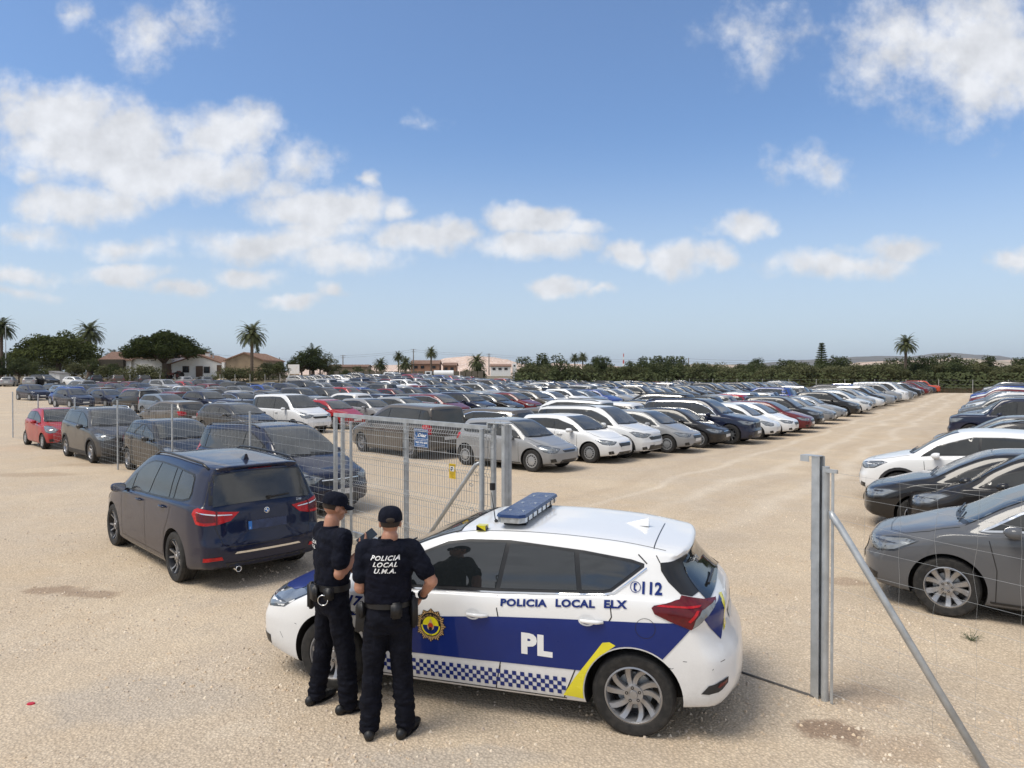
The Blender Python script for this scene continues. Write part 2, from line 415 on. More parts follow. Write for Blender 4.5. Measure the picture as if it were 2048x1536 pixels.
        def inside(q, lp):
            r = False; n = len(lp)
            for i in range(n):
                (x1, y1), (x2, y2) = lp[i], lp[(i + 1) % n]
                if (y1 > q[1]) != (y2 > q[1]) and q[0] < (x2 - x1) * (q[1] - y1) / (y2 - y1) + x1: r = not r
            return r
        x = mnx + grid * .5
        while x < mxx:
            y = mny + grid * .5
            while y < mxy:
                if inside((x, y), loops[0]) and not any(inside((x, y), h) for h in loops[1:]):
                    vs.append((x, y))
                y += grid
            x += grid
        res = geometry.delaunay_2d_cdt([Vector(a) for a in vs], ed, [], 0, 1e-5)
        V2, F2 = res[0], res[2]
        keep = []
        for f in F2:
            cx = sum(V2[i][0] for i in f) / len(f); cy = sum(V2[i][1] for i in f) / len(f)
            if inside((cx, cy), loops[0]) and not any(inside((cx, cy), h) for h in loops[1:]): keep.append(list(f))
        V3 = [c.hit(o + u * a[0] + v * a[1], d, off) for a in V2]
        # orient outward
        o2 = []
        for f in keep:
            (ax, ay), (bx_, by), (cx, cy) = V2[f[0]], V2[f[1]], V2[f[2]]; ar = (bx_ - ax) * (cy - ay) - (by - ay) * (cx - ax)
            if abs(ar) > 1e-9: o2.append(f if ar > 0 else f[::-1])
        keep = o2; keep.sort(key=lambda f: -abs((V2[f[1]][0] - V2[f[0]][0]) * (V2[f[2]][1] - V2[f[0]][1]) - (V2[f[1]][1] - V2[f[0]][1]) * (V2[f[2]][0] - V2[f[0]][0])))
        if keep:
            f = keep[0]; nrm = (V3[f[1]] - V3[f[0]]).cross(V3[f[2]] - V3[f[0]])
            if nrm.dot(d) > 0: keep = [f[::-1] for f in keep]
        mb.add(V3, keep, m)
        if mirror: mb.add([(p[0], -p[1], p[2]) for p in V3], [f[::-1] for f in keep], m)
    def sx(c, s): return c.XF - s
    def side(c, mb, poly, off=.004, m=0, grid=.07, mirror=True, holes=()):
        c.patch(mb, [(c.sx(s), c.W, z) for s, z in poly], (0, -1, 0), off, m, grid, mirror, [[(c.sx(s), c.W, z) for s, z in h] for h in holes])
    def strip(c, mb, path, wd, d, off=.003, m=0, mirror=True, step=.06, closed=False):
        d, u, v = c.frame(d); P = [Vector(p) for p in path]
        if closed: P.append(P[0])
        Q = []
        for i in range(len(P) - 1):
            k = max(1, int((P[i + 1] - P[i]).length / step))
            for j in range(k): Q.append(P[i].lerp(P[i + 1], j / k))
        Q.append(P[-1]); vs = []; n = len(Q)
        for i, q in enumerate(Q):
            t = Q[min(i + 1, n - 1)] - Q[max(i - 1, 0)]
            if closed and i in (0, n - 1): t = Q[1] - Q[-2]
            t = t - d * t.dot(d)
            if t.length < 1e-6: t = u.copy()
            t.normalize(); b = t.cross(d)
            vs.append(c.hit(q + b * wd / 2, d, off)); vs.append(c.hit(q - b * wd / 2, d, off))
        fs = [(2 * i, 2 * i + 1, 2 * i + 3, 2 * i + 2) for i in range(n - 1)]
        mb.add(vs, fs, m)
        if mirror: mb.add([(p[0], -p[1], p[2]) for p in vs], [f[::-1] for f in fs], m)
    def sstrip(c, mb, path, wd, off=.003, m=0, mirror=True): c.strip(mb, [(c.sx(s), c.W, z) for s, z in path], wd, (0, -1, 0), off, m, mirror)
def inset(poly, d):
    n = len(poly); A = sum(poly[i][0] * poly[(i + 1) % n][1] - poly[(i + 1) % n][0] * poly[i][1] for i in range(n)); sg = 1 if A > 0 else -1
    o = []
    for i in range(n):
        a, b, c_ = poly[i - 1], poly[i], poly[(i + 1) % n]
        n1 = (-(b[1] - a[1]), b[0] - a[0]); n2 = (-(c_[1] - b[1]), c_[0] - b[0])
        l1 = math.hypot(*n1) or 1; l2 = math.hypot(*n2) or 1
        n1 = (n1[0] / l1 * sg, n1[1] / l1 * sg); n2 = (n2[0] / l2 * sg, n2[1] / l2 * sg)
        m_ = (n1[0] + n2[0], n1[1] + n2[1]); l = math.hypot(*m_) or 1; m_ = (m_[0] / l, m_[1] / l)
        k = d / max(.45, m_[0] * n1[0] + m_[1] * n1[1]); o.append((b[0] + m_[0] * k, b[1] + m_[1] * k))
    return o
def clip(poly, a, b):   # keep the side of line a->b on its left
    o = []; n = len(poly)
    f = lambda p: (b[0] - a[0]) * (p[1] - a[1]) - (b[1] - a[1]) * (p[0] - a[0])
    for i in range(n):
        p, q = poly[i], poly[(i + 1) % n]; fp, fq = f(p), f(q)
        if fp >= 0: o.append(p)
        if (fp >= 0) != (fq >= 0): t = fp / (fp - fq); o.append((lerp(p[0], q[0], t), lerp(p[1], q[1], t)))
    return o
# ---- wheels
def tyre_mesh(Rw, wd=.2, rr=.62, n=40):
    mb = MB(); h = wd / 2; ri = Rw * rr
    prof = [(ri, -h * .8), (ri + .01, -h * .92), (lerp(ri, Rw, .55), -h), (Rw - .022, -h * .96), (Rw - .004, -h * .78)]
    for g in (-.45, -.12, .2, .5):
        prof += [(Rw, (g - .07) * h), (Rw - .007, (g - .05) * h), (Rw - .007, (g + .05) * h), (Rw, (g + .07) * h)]
    prof += [(Rw - .004, h * .78), (Rw - .022, h * .96), (lerp(ri, Rw, .55), h), (ri + .01, h * .92), (ri, h * .8)]
    mb.lathe(prof, n, 'y', closed=True); return mb
def rim_mesh(Rw, style, rr=.62, wd=.2):
    dk = 1 if 'dark' in style else 0
    """mats: 0 spokes, 1 dark barrel"""
    mb = MB(); ri = Rw * rr + .004; h = wd / 2; y0 = h * .62
    mb.lathe([(ri, h * .86), (ri - .012, h * .9), (ri - .022, h * .72), (ri - .03, -h * .5)], 40, 'y', dk)
    mb.lathe([(ri - .03, -h * .5), (.001, -h * .5)], 30, 'y', 1)
    mb.lathe([(.14, -h * .45), (.14, -h * .2), (.05, -h * .15), (.001, -h * .15)], 24, 'y', 2)
    n, wi, wo, twin, sweep = style[:5]
    def spoke(a, wi, wo, sw, r0=.03, r1=None):
        r1 = r1 or ri - .012; vs = []; K = 5
        for k in range(K + 1):
            t = k / K; r = lerp(r0, r1, t); ang = a + sw * t * t; w_ = lerp(wi, wo, t)
            yy = y0 - .018 * math.sin(t * math.pi) * 1 + (h * .86 - y0) * t * t * .8
            cx, cz = r * math.cos(ang), r * math.sin(ang); tx, tz = -math.sin(ang), math.cos(ang)
            for q, dy in ((-.5, -.012), (-.36, .0), (.36, .0), (.5, -.012)): vs.append((cx + tx * w_ * q, yy + dy, cz + tz * w_ * q))
            for q in (.5, -.5): vs.append((cx + tx * w_ * q, yy - .035, cz + tz * w_ * q))
        fs = []
        for k in range(K):
            for j in range(6): fs.append((k * 6 + j, (k + 1) * 6 + j, (k + 1) * 6 + (j + 1) % 6, k * 6 + (j + 1) % 6))
        mb.add(vs, fs, 0)
    for i in range(n):
        a = 2 * math.pi * i / n + .3
        if twin:
            spoke(a - twin, wi, wo, sweep - twin * .5); spoke(a + twin, wi, wo, sweep + twin * .5)
        else: spoke(a, wi, wo, sweep)
    mb.lathe([(.075, y0 - .03), (.072, y0 + .004), (.055, y0 + .008), (.034, y0 + .004), (.03, y0 + .012), (.001, y0 + .014)], 24, 'y', 0)
    for i in range(5):
        a = 2 * math.pi * i / 5 + .3
        mb.lathe([(.013, y0 + .0), (.013, y0 + .009), (.007, y0 + .009), (.006, y0 + .004), (.001, y0 + .004)], 8, 'y', 1, (math.cos(a) * .052, 0, math.sin(a) * .052))
    if 'cap' in style:    # plastic wheel cover: disc with slots
        mb.lathe([(ri - .012, h * .86), (ri - .05, y0 + .02), (.09, y0 + .03), (.001, y0 + .034)], 40, 'y', 0)
        for i in range(n):
            a = 2 * math.pi * i / n
            r0, r1 = ri * .62, ri * .82; vs = []
            for r, q in ((r0, -.018), (r1, -.024), (r1, .024), (r0, .018)):
                vs.append((r * math.cos(a) - q * math.sin(a), lerp(y0 + .03, y0 + .02, r / ri) + .007, r * math.sin(a) + q * math.cos(a)))
            mb.add(vs, [(0, 1, 2, 3)], 1)
    return mb
WHEELS = {}
RIMS = {'multi': (10, .026, .034, 0, .18), 'five': (5, .05, .085, 0, 0), 'twin5': (5, .026, .036, .16, 0), 'split': (5, .028, .05, .2, .25), 'v7': (7, .03, .04, .11, 0),
        'cap': (14, .02, .02, 0, 0, 'cap'), 'cap9': (9, .02, .02, 0, 0, 'cap'), 'ten': (10, .022, .032, 0, 0), 'auris': (5, .038, .056, .21, .28), 'b5': (5, .046, .070, .20, 0), 'thin5': (5, .020, .030, .17, .10, 'dark'), 'thin10': (10, .020, .024, 0, .06, 'dark')}
def wheel_obj(Rw, style, mat, wd=.2, rr=.62):
    key = (round(Rw, 3), style, mat, wd, rr)
    if key not in WHEELS:
        t = tyre_mesh(Rw, wd, rr).build('wheel', M['tyre'], smooth=True, sharp=.6, fix=True)
        r = rim_mesh(Rw, RIMS[style], rr, wd).build('rim', [M[mat], M['darkrim'], M['steel']], smooth=True, sharp=.6)
        WHEELS[key] = (t.data, r.data); bpy.data.objects.remove(t); bpy.data.objects.remove(r)
    a, b = WHEELS[key]
    t = bpy.data.objects.new('wheel', a); COL.objects.link(t); r = bpy.data.objects.new('rim', b); COL.objects.link(r); setparent(r, t)
    return t
def cyl_bm(bm, c, r, y0, y1, n=48):
    a = []
    for y in (y0, y1): a.append([bm.verts.new((c[0] + r * math.cos(2 * math.pi * i / n), y, c[1] + r * math.sin(2 * math.pi * i / n))) for i in range(n)])
    for i in range(n): bm.faces.new((a[0][i], a[0][(i + 1) % n], a[1][(i + 1) % n], a[1][i]))
    bm.faces.new(a[0][::-1]); bm.faces.new(a[1])
def carved_body(c):
    """the body with its four wheel wells cut out"""
    me = bpy.data.meshes.new('body'); c.bm.to_mesh(me); o = bpy.data.objects.new('body', me); COL.objects.link(o)
    cb = bmesh.new(); ra = c.Rw + c.ga
    for x in (c.wb / 2, -c.wb / 2):
        for sg in (1, -1):
            y0, y1 = sorted((sg * (c.W - .30), sg * (c.W + .2)))
            cyl_bm(cb, (x, c.Rw), ra, y0, y1)
    bmesh.ops.recalc_face_normals(cb, faces=cb.faces)
    cm = bpy.data.meshes.new('cut'); cb.to_mesh(cm); cb.free(); co = bpy.data.objects.new('cut', cm); COL.objects.link(co)
    md = o.modifiers.new('b', 'BOOLEAN'); md.operation = 'DIFFERENCE'; md.solver = 'EXACT'; md.object = co
    dg = bpy.context.evaluated_depsgraph_get(); dg.update(); ev = o.evaluated_get(dg); nm = bpy.data.meshes.new_from_object(ev)
    bpy.data.objects.remove(co); bpy.data.objects.remove(o)
    bm = bmesh.new(); bm.from_mesh(nm)
    clad = c.sp.get('clad', 0)
    for f in bm.faces:
        ce = f.calc_center_median(); f.material_index = 0; f.smooth = True
        if f.normal.z < -.8 and ce.z < .4: f.material_index = 1
        for x in (c.wb / 2, -c.wb / 2):
            r = math.hypot(ce.x - x, ce.z - c.Rw)
            if r < ra + .01 and abs(ce.y) < c.W + .1:
                to = Vector((x - ce.x, 0, c.Rw - ce.z)).normalized()
                if (r > ra - .04 and f.normal.dot(to) > .7) or (abs(f.normal.y) > .9 and abs(abs(ce.y) - (c.W - .30)) < .01): f.material_index = 1
    for e in bm.edges:
        if len(e.link_faces) == 2:
            a, b = e.link_faces
            if a.material_index != b.material_index or e.calc_face_angle(0) > .75: e.smooth = False
    V = [v.co.copy() for v in bm.verts]; bm.verts.index_update()
    bm.to_mesh(nm); bm.free(); return nm
def append_mb(me, mb):
    """append builder geometry (materials already in me) to a mesh"""
    bm = bmesh.new(); bm.from_mesh(me); vs = [bm.verts.new(v) for v in mb.v]
    for f, m in zip(mb.f, mb.m):
        try: q = bm.faces.new([vs[i] for i in f]); q.material_index = m; q.smooth = True
        except ValueError: pass
    bm.to_mesh(me); bm.free()
def wind_pts(c, s0, s1, y0, y1, inb=.0):
    """outline of a windscreen between the cowl and the roof; both edges bowed forward"""
    z0, z1 = c.top(s0), c.top(s1); P = []
    for i in range(9):
        t = -1 + 2 * i / 8; P.append((c.sx(s0 + .10 * abs(t) ** 2.2), y0 * t, z0 - .005))
    for i in range(9):
        t = 1 - 2 * i / 8; P.append((c.sx(s1 + .05 * abs(t) ** 2.2), y1 * t, z1))
    return P
def mirror_mesh(sc=1.0):
    mb = MB(); K = []
    prof = [(0, .0), (.02, .55), (.06, .9), (.11, 1.0), (.15, .96), (.165, .86)]
    n = 14; vs = []
    for x, k in prof:
        for j in range(n):
            a = 2 * math.pi * j / n; cy, cz = math.cos(a), math.sin(a)
            yy = math.copysign(abs(cy) ** .7, cy) * .105 * k * sc; zz = math.copysign(abs(cz) ** .8, cz) * .068 * k * sc
            vs.append((-x * sc + .03, yy - .01 * k, zz))
    fs = [(i * n + j, i * n + (j + 1) % n, (i + 1) * n + (j + 1) % n, (i + 1) * n + j) for i in range(len(prof) - 1) for j in range(n)]
    mb.add(vs, fs, 0); e = (len(prof) - 1) * n
    mb.add([vs[e + j] for j in range(n)], [tuple(range(n))], 2)
    mb.box((-.04, -.12, -.045), (.05, .10, .03), 1)
    return mb
def build_pair(q, nm, mat, root, smooth=True):
    """a shape mirrored to both sides becomes one part per side"""
    sd = [sum(q.v[k][1] for k in f) / len(f) for f in q.f]
    if any(s > 0 for s in sd) and any(s < 0 for s in sd) and not any(min(q.v[k][1] for k in f) < .01 and max(q.v[k][1] for k in f) > -.01 for f in q.f):
        out = []
        for sg in (1, -1):
            u = MB(); idx = {}
            for f, s, m_ in zip(q.f, sd, q.m):
                if s * sg <= 0: continue
                f2 = []
                for k in f:
                    if k not in idx: idx[k] = len(u.v); u.v.append(q.v[k])
                    f2.append(idx[k])
                u.f.append(f2); u.m.append(m_)
            out.append(u.build(nm, mat, root, smooth))
        return out
    return [q.build(nm, mat, root, smooth)]
def build_car(sp, full=True, name='car'):
    """full: Empty with parts; otherwise one merged light mesh for far away"""
    c = Car(sp, sp.get('ns', 96) if full else 30, sp.get('mseg', 4) if full else 1)
    W, L = c.W, c.L; top = c.top; sx = c.sx; belt = c.belt; g = .07 if full else .4
    body = MB()      # material slots: 0 paint 1 under 2 trim 3 plastic 4 chrome
    dlo = sp['dlo']; gr = sp.get('grid', .05) if full else .4; c.side(body, dlo, .0025, 2, gr)
    cow, wt = sp['screen']; wy0, wy1 = W - .16, W - .13 - c.tum * (c.H - belt(wt)) / .5
    sd_ = Vector((top(wt) - top(cow), 0, (wt - cow))).normalized()   # normal of windscreen in x,z
    sdir = (-sd_[0], 0, -sd_[2])
    seams = sp.get('seams', [])
    if full:
        for path in seams: c.sstrip(body, path, .009, .0022, 2)
        # bonnet shut line
        hb = sp.get('hood', .22); hy = W - .14
        c.strip(body, [(sx(hb + .06), 0, top(hb)), (sx(hb + .09), hy * .6, top(hb)), (sx(hb + .25), hy * .9, top(hb)), (sx(hb + .5), hy, top(hb + .5)), (sx(cow), hy + .01, top(cow))], .008, (0, 0, -1), .0012, 2)
    c.patch(body, wind_pts(c, cow - .05, wt + .01, wy0 + .02, wy1 + .012), sdir, .0022, 2, max(gr, .05), mirror=False)
    # front furniture: list of (kind, [(s, y, z)...], direction, offset)
    parts = {}
    def part(nm): return parts.setdefault(nm, MB())
    for it in sp.get('front', []) + sp.get('rear', []) + sp.get('sidebits', []):
        nm, mat, pts, d, off = it[:5]; mir = it[5] if len(it) > 5 else True
        P = [(sx(s), y, z) for s, y, z in pts]
        c.patch(part((nm, mat, pts[0][0] > L / 2)), P, d, off, 0, .05 if full else .4, mir)
    if sp.get('dlochrome') and full: c.strip(body, [(sx(s), W, z) for s, z in dlo], .022, (0, -1, 0), .0045, 4, True, closed=True)
    panes = []
    cur = inset(dlo, .022)
    for a, b in sp.get('pillars', []) + [((99, 0), (99, 1))]:
        left = clip(cur, (a[0] - .02, a[1]), (b[0] - .02, b[1])); cur = clip(cur, (b[0] + .02, b[1]), (a[0] + .02, a[1]))
        if len(left) > 2: panes.append(left)
    gm = sp.get('glass', 'glass')
    mats = [M['paint'], M['under'], M['trim'], M['plastic'], M['chrome']]
    if sp.get('rail'):
        s0, s1 = sp['rail']; 
        for sg in (1, -1):
            P = []
            for i in range(11):
                s = lerp(s0, s1, i / 10); w_ = W * c.plan(s) - .055 - c.tum * (top(s) - belt(s)) / .5 - .05
                h = c.hit((sx(s), sg * w_, 2), (0, 0, -1), 0); P.append((h.x, h.y, h.z + (.035 if 0 < i < 10 else .0)))
            body.tube(P, .016, 6, sp.get('railmat', 2))
    if sp.get('cladring'):
        for x in (c.wb / 2, -c.wb / 2):
            ra = c.Rw + c.ga; s_c = c.XF - x
            o_ = [(s_c + (ra + .055) * math.cos(a), c.Rw + (ra + .055) * math.sin(a)) for a in [math.pi * (1.12 - 1.24 * i / 16) for i in range(17)]]
            i_ = [(s_c + (ra - .002) * math.cos(a), c.Rw + (ra - .002) * math.sin(a)) for a in [math.pi * (-.12 + 1.24 * i / 16) for i in range(17)]]
            c.side(body, o_ + i_, .008, 3, .06)
        s1, s2 = c.fo + c.Rw + c.ga, c.fo + c.wb - c.Rw - c.ga
        c.side(body, [(s1, .2), (s2, .2), (s2, .34), (s1, .34)], .008, 3, .1)
    if sp.get('sill'):
        s1, s2 = c.fo + c.Rw + c.ga + .02, c.fo + c.wb - c.Rw - c.ga - .02
        c.side(body, [(s1, .19), (s2, .19), (s2, .25), (s1, .25)], .006, 3, .1)
    ry0, ry1, rz0, rz1 = sp['rwin']       # rear window half widths at bottom / top, heights
    rs = sp.get('rws')                     # notch back: s positions
    if rs:
        RP = wind_pts(c, rs[0], rs[1], ry0, ry1); dx = abs(rs[0] - rs[1]); dz = abs(top(rs[0]) - top(rs[1])); rdir = (dz, 0, -dx)
        RP = [(x, y, z) for x, y, z in RP]
    else:
        zc = (rz0 + rz1) / 2; bx = lambda z: sx(L) + c.br(z)
        RP = [(bx(rz0), y * ry0, rz0 + .0 * y) for y in (-1, -.6, -.2, .2, .6, 1)] + [(bx(zc), ry0 * .5 + ry1 * .5 + .01, zc)] + [(bx(rz1), y * ry1, rz1 + .015 * (1 - abs(y))) for y in (1, .6, .2, -.2, -.6, -1)] + [(bx(zc), -ry0 * .5 - ry1 * .5 - .01, zc)]
        sl = Vector((rz1 - rz0, 0, c.br(rz1) - c.br(rz0))); rdir = (sl[0], 0, -sl[2])
    if not full:
        me = bpy.data.meshes.new(name); mats2 = mats + [M[gm], M['screen'], M['tyre'], M['hubcap'], M['lamp'], M['red'], M['plate']]
        for q in mats2: me.materials.append(q)
        mb = MB(); mb.add(c.V, c.F, 0)
        for pn in panes: c.side(mb, pn, .006, 5, .4)
        c.patch(mb, wind_pts(c, cow, wt, wy0, wy1), sdir, .006, 6, .3, False)
        c.patch(mb, RP, rdir, .006, 5, .3, False)
        b0 = len(mb.v); mb.v += body.v; mb.f += [[i + b0 for i in f] for f in body.f]; mb.m += body.m
        mm = {'lamp': 9, 'lampdark': 9, 'red': 10, 'darkred': 10, 'plate': 11, 'trim': 2, 'plastic': 3, 'chrome': 4, 'orange': 10}
        for (nm, mat, _r), q in parts.items():
            b0 = len(mb.v); mb.v += q.v; mb.f += [[i + b0 for i in f] for f in q.f]; mb.m += [mm.get(mat, 3)] * len(q.f)
        for x in (c.wb / 2, -c.wb / 2):
            for sg in (1, -1):
                s_c = c.XF - x; ra = c.Rw + c.ga
                if sg == 1: c.side(mb, [(s_c + ra * math.cos(a), c.Rw + ra * math.sin(a)) for a in [math.pi * (1.15 - 1.3 * i / 10) for i in range(11)]], .004, 1, .3)
                yo = sg * (W - .0)
                mb.lathe([(.001, yo - sg * .2), (c.Rw, yo - sg * .2), (c.Rw, yo + sg * .02), (c.Rw * .66, yo + sg * .022)], 14, 'y', 7, (x, 0, c.Rw))
                mb.lathe([(c.Rw * .66, yo + sg * .022), (.001, yo + sg * .024)], 14, 'y', 8, (x, 0, c.Rw))
        for sg in (1, -1):
            mb.box((sx(cow + .42), sg * (W + .08), belt(cow + .42) + .05), (.1, .16, .12), 0)
        # merge
        me.from_pydata(mb.v, [], mb.f); me.polygons.foreach_set('material_index', mb.m); me.polygons.foreach_set('use_smooth', [True] * len(me.polygons))
        bm = bmesh.new(); bm.from_mesh(me); bmesh.ops.remove_doubles(bm, verts=bm.verts, dist=1e-5)
        nb = [f for f in bm.faces if f.material_index in (0, 7, 8)]; bmesh.ops.recalc_face_normals(bm, faces=nb)
        for e in bm.edges:
            if len(e.link_faces) == 2 and e.calc_face_angle(0) > .8: e.smooth = False
        bm.to_mesh(me); bm.free(); c.bm.free(); return me
    root = empty(name)
    bme = carved_body(c)
    for q in mats: bme.materials.append(q)
    append_mb(bme, body)
    bo = bpy.data.objects.new('body', bme); COL.objects.link(bo); setparent(bo, root)
    for pn in panes:
        for sg in (1, -1):
            mb = MB(); c.side(mb, pn, .0065, 0, gr, False)
            if sg < 0: mb.v = [(x, -y, z) for x, y, z in mb.v]; mb.f = [f[::-1] for f in mb.f]
            mb.build('side_window', M[gm], root, True)
    mb = MB(); c.patch(mb, wind_pts(c, cow, wt, wy0, wy1), sdir, .006, 0, max(gr, .05), False); mb.build('windscreen', M[sp.get('screenmat', 'screen')], root, True)
    mb = MB(); c.patch(mb, RP, rdir, .006, 0, gr, False); mb.build('rear_window', M[sp.get('rearglass', gm)], root, True)
    # wipers
    mb = MB()
    for y in (-.05, .5):
        a = c.hit((sx(cow - .02), y, top(cow)), (0, 0, -1), .02); b = c.hit((sx(cow + .05), y - .52, top(cow)), (0, 0, -1), .025)
        mb.tube([a, b], .009, 5)
    mb.build('wiper', M['trim'], root)
    for (nm, mat, _r), q in parts.items():
        n = len(q.v)
        # mirrored pairs become one part per side
        lf = [i for i, f in enumerate(q.f) if sum(q.v[k][1] for k in f) / len(f) > 0]
        build_pair(q, nm, M[mat], root)
    for sg in (1, -1):
        mm = mirror_mesh(sp.get('mirsc', 1)); xm = sx(sp.get('mirror', cow + .42)); zm = belt(cow + .45) + .06
        ym = c.hit((xm, sg * 2, zm - .06), (0, -sg, 0), 0).y
        q = MB()
        q.v = [(x + xm, sg * (y + .15) + ym, z + zm) for x, y, z in mm.v]; q.f = [f if sg > 0 else f[::-1] for f in mm.f]; q.m = mm.m
        q.build('mirror', [M[sp.get('mirmat', 'paint')], M['trim'], M['chrome']], root, True, .7)
    for s, z in sp.get('handles', []):
        for sg in (1, -1):
            p = c.hit((sx(s), sg * 2, z), (0, -sg, 0), .02)
            q = MB(); n_ = 8; vs = []
            pts = [(-.10, -.012), (-.085, .0), (-.05, .012), (0, .016), (.05, .014), (.09, .004), (.105, -.01)]
            q.tube([(p.x + a, p.y + sg * b, p.z) for a, b in pts], [.010, .014, .016, .016, .016, .014, .010], 8, 0)
            q.build('door_handle', M[sp.get('handmat', 'paint')], root, True)
    for x, in ((c.wb / 2,), (-c.wb / 2,)):
        for sg in (1, -1):
            t = wheel_obj(c.Rw, sp.get('rim', 'five'), sp.get('rimmat', 'alloy'), sp.get('tw', .2), sp.get('rr', .62)); setparent(t, root)
            t.location = (x, sg * (W - .125), c.Rw); t.rotation_euler = (0, random.uniform(0, 6), 0 if sg > 0 else math.pi)
    if sp.get('fin'):
        s, kind = sp['fin']; z = top(s)
        mb = MB()
        if kind == 'fin': mb.add([(sx(s) + .09, 0, z), (sx(s) - .07, .028, z), (sx(s) - .07, -.028, z), (sx(s) - .06, 0, z + .065), (sx(s) - .02, 0, z + .05), (sx(s) + .0, .03, z - .004), (sx(s), -.03, z - .004)], [(0, 5, 4), (5, 1, 3, 4), (0, 4, 6), (6, 4, 3, 2), (1, 2, 3)])
        else: mb.tube([(sx(s), 0, z - .01), (sx(s) - .12, 0, z + .22)], [.008, .003], 6); mb.box((sx(s), 0, z + .005), (.05, .03, .02))
        mb.build('aerial', M['trim'] if kind != 'fin' else M['paint'], root)
    root['half'] = c.XF; 
    CARREF[name] = c
    return root
CARREF = {}
# ------------------------------------------------------------------ kinds of car
def mk(L, W, H, wb, fo, nose=.70, cowz=.98, cow=1.0, wt=1.9, rz=.05, b0=.93, b1=1.03, lean=.42, notch=None, dq=(.55, .30, .42), Rw=.315, pil=(), hl=(.64, .10, .5), grille=(.34, .50, .64),
       intake=(.42, .25, .36), rw=(.58, .50, .16), tl=(.78, .98, .62), doors=4, **kw):
    hw = W / 2
    sp = dict(L=L, W=W, H=H, wb=wb, fo=fo, R=Rw)
    t = [(0, nose), (.12, nose + .055), (.35, nose + .115), (cow * .72, lerp(nose + .10, cowz, .62)), (cow - .06, cowz - .012), (cow + .02, cowz + .012), (lerp(cow, wt, .5), lerp(cowz, H - .05, .57)), (wt, H - .055), (wt + .22, H - .018), (wt + .7, H)]
    if notch: t += [(L - notch[0], H - .07), (L - lerp(notch[0], notch[1], .5), lerp(H - .07, notch[2], .5)), (L - notch[1], notch[2]), (L, notch[2] - .04)]
    else: t += [(L - .9, H - rz * .45), (L, H - rz)]
    sp['top'] = t; sp['belt'] = [(0, nose - .03), (.5, nose + .06), (cow, b0 - .03), (cow + .5, b0), (L - .9, b1), (L, b1 + .01)]
    if notch: sp['br'] = [(.2, .08), (.4, .02), (.6, .0), (notch[2], .04)]
    else: sp['br'] = [(.2, .09), (.36, .02), (.5, 0), (.62, .02), (b1 - .12, .05), (b1 - .02, .10), (H - .14, lean), (H, lean + .10)]
    sp['bf'] = [(.15, .12), (.26, .04), (.36, .0), (.52, .0), (.62, .03), (nose - .01, .07), (nose + .1, .20)]
    er = .12
    q1, q2, tipz = dq
    f = pchip(t)
    zt = lambda s: f(s) - er
    xr = L - q1
    dlo = [(cow + .22, b0 + .012), (wt * .5 + cow * .5, lerp(b0, b1, .2) + .015), (L - 1.6, lerp(b0, b1, .75) + .018), (L - q2 - .25, b1 + .02), (L - q2 - .05, b1 + .06), (L - q2 + .03, tipz + b1 - .2), (xr, zt(xr) - .02), (xr - .3, zt(xr - .3)), (lerp(wt, L, .35), zt(lerp(wt, L, .35))),
           (wt + .32, zt(wt + .32) - .005), (wt + .06, H - .215), (lerp(cow, wt, .62), lerp(b0, H - .1, .50)), (lerp(cow, wt, .35), lerp(b0, H - .1, .16))]
    sp['dlo'] = dlo
    bp = fo + wb * .52
    sp['pillars'] = list(pil) or [((bp - .02, 0), (bp + .10, 2)), ((L - q2 - .42, 0), (L - q1 - .30, 2))]
    if doors == 3: sp['pillars'] = [((bp + .2, 0), (bp + .30, 2))]
    sp['screen'] = (cow + .02, wt + .0)
    dz = .30
    sp['seams'] = [[(fo + Rw + .12, .24), (fo + Rw + .13, .6), (cow + .28, b0 - .02)], [(bp - .02, b1 - .03), (bp, .6), (bp, .22)], [(fo + Rw + .12, .23), (bp, .22), (fo + wb - Rw - .12, .23)]]
    if doors == 3: sp['seams'][1] = [(bp + .22, b1 - .03), (bp + .26, .6), (bp + .2, .23)]
    else: sp['seams'].append([(L - q2 - .42, b1 - .04), (fo + wb - .25, .75), (fo + wb - Rw - .12, .5), (fo + wb - Rw - .14, .24)])
    sp['handles'] = [(bp - .2, b1 - .16), (fo + wb - .38, b1 - .13)] if doors == 4 else [(bp + .05, b1 - .16)]
    z0, hh, yi = hl
    F = [('headlight', 'lamp', [(.08, yi * hw, z0 + .02), (.11, .62 * hw, z0 - .4 * hh), (.19, .8 * hw, z0 - .55 * hh), (.34, .93 * hw, z0 - .25 * hh), (.55, .97 * hw, z0 + .75 * hh), (.42, .93 * hw, z0 + .85 * hh), (.22, .78 * hw, z0 + .6 * hh)], (-.8, -.6, 0), .004),
         ('headlight_bezel', 'lampdark', [(.07, (yi - .03) * hw, z0 + .03), (.11, .62 * hw, z0 - .4 * hh - .02), (.19, .8 * hw, z0 - .55 * hh - .02), (.35, .94 * hw, z0 - .3 * hh - .015), (.6, .97 * hw, z0 + .85 * hh), (.42, .93 * hw, z0 + 1.0 * hh), (.22, .78 * hw, z0 + .75 * hh)], (-.8, -.6, 0), .002)]
    def ell(s_, y_, z_, rs, rz): return [(s_ - .05 * math.cos(a), y_ + rs * math.cos(a), z_ + rz * math.sin(a)) for a in [i * math.pi / 5 for i in range(10)]]
    F.append(('headlight_reflector', 'chrome', ell(.20, .78 * hw, z0 + .0 * hh, .040, .26 * hh), (-.8, -.6, 0), .006))
    F.append(('indicator', 'plate', ell(.115, .62 * hw, z0 + .02 * hh, .030, .17 * hh), (-.8, -.6, 0), .006))
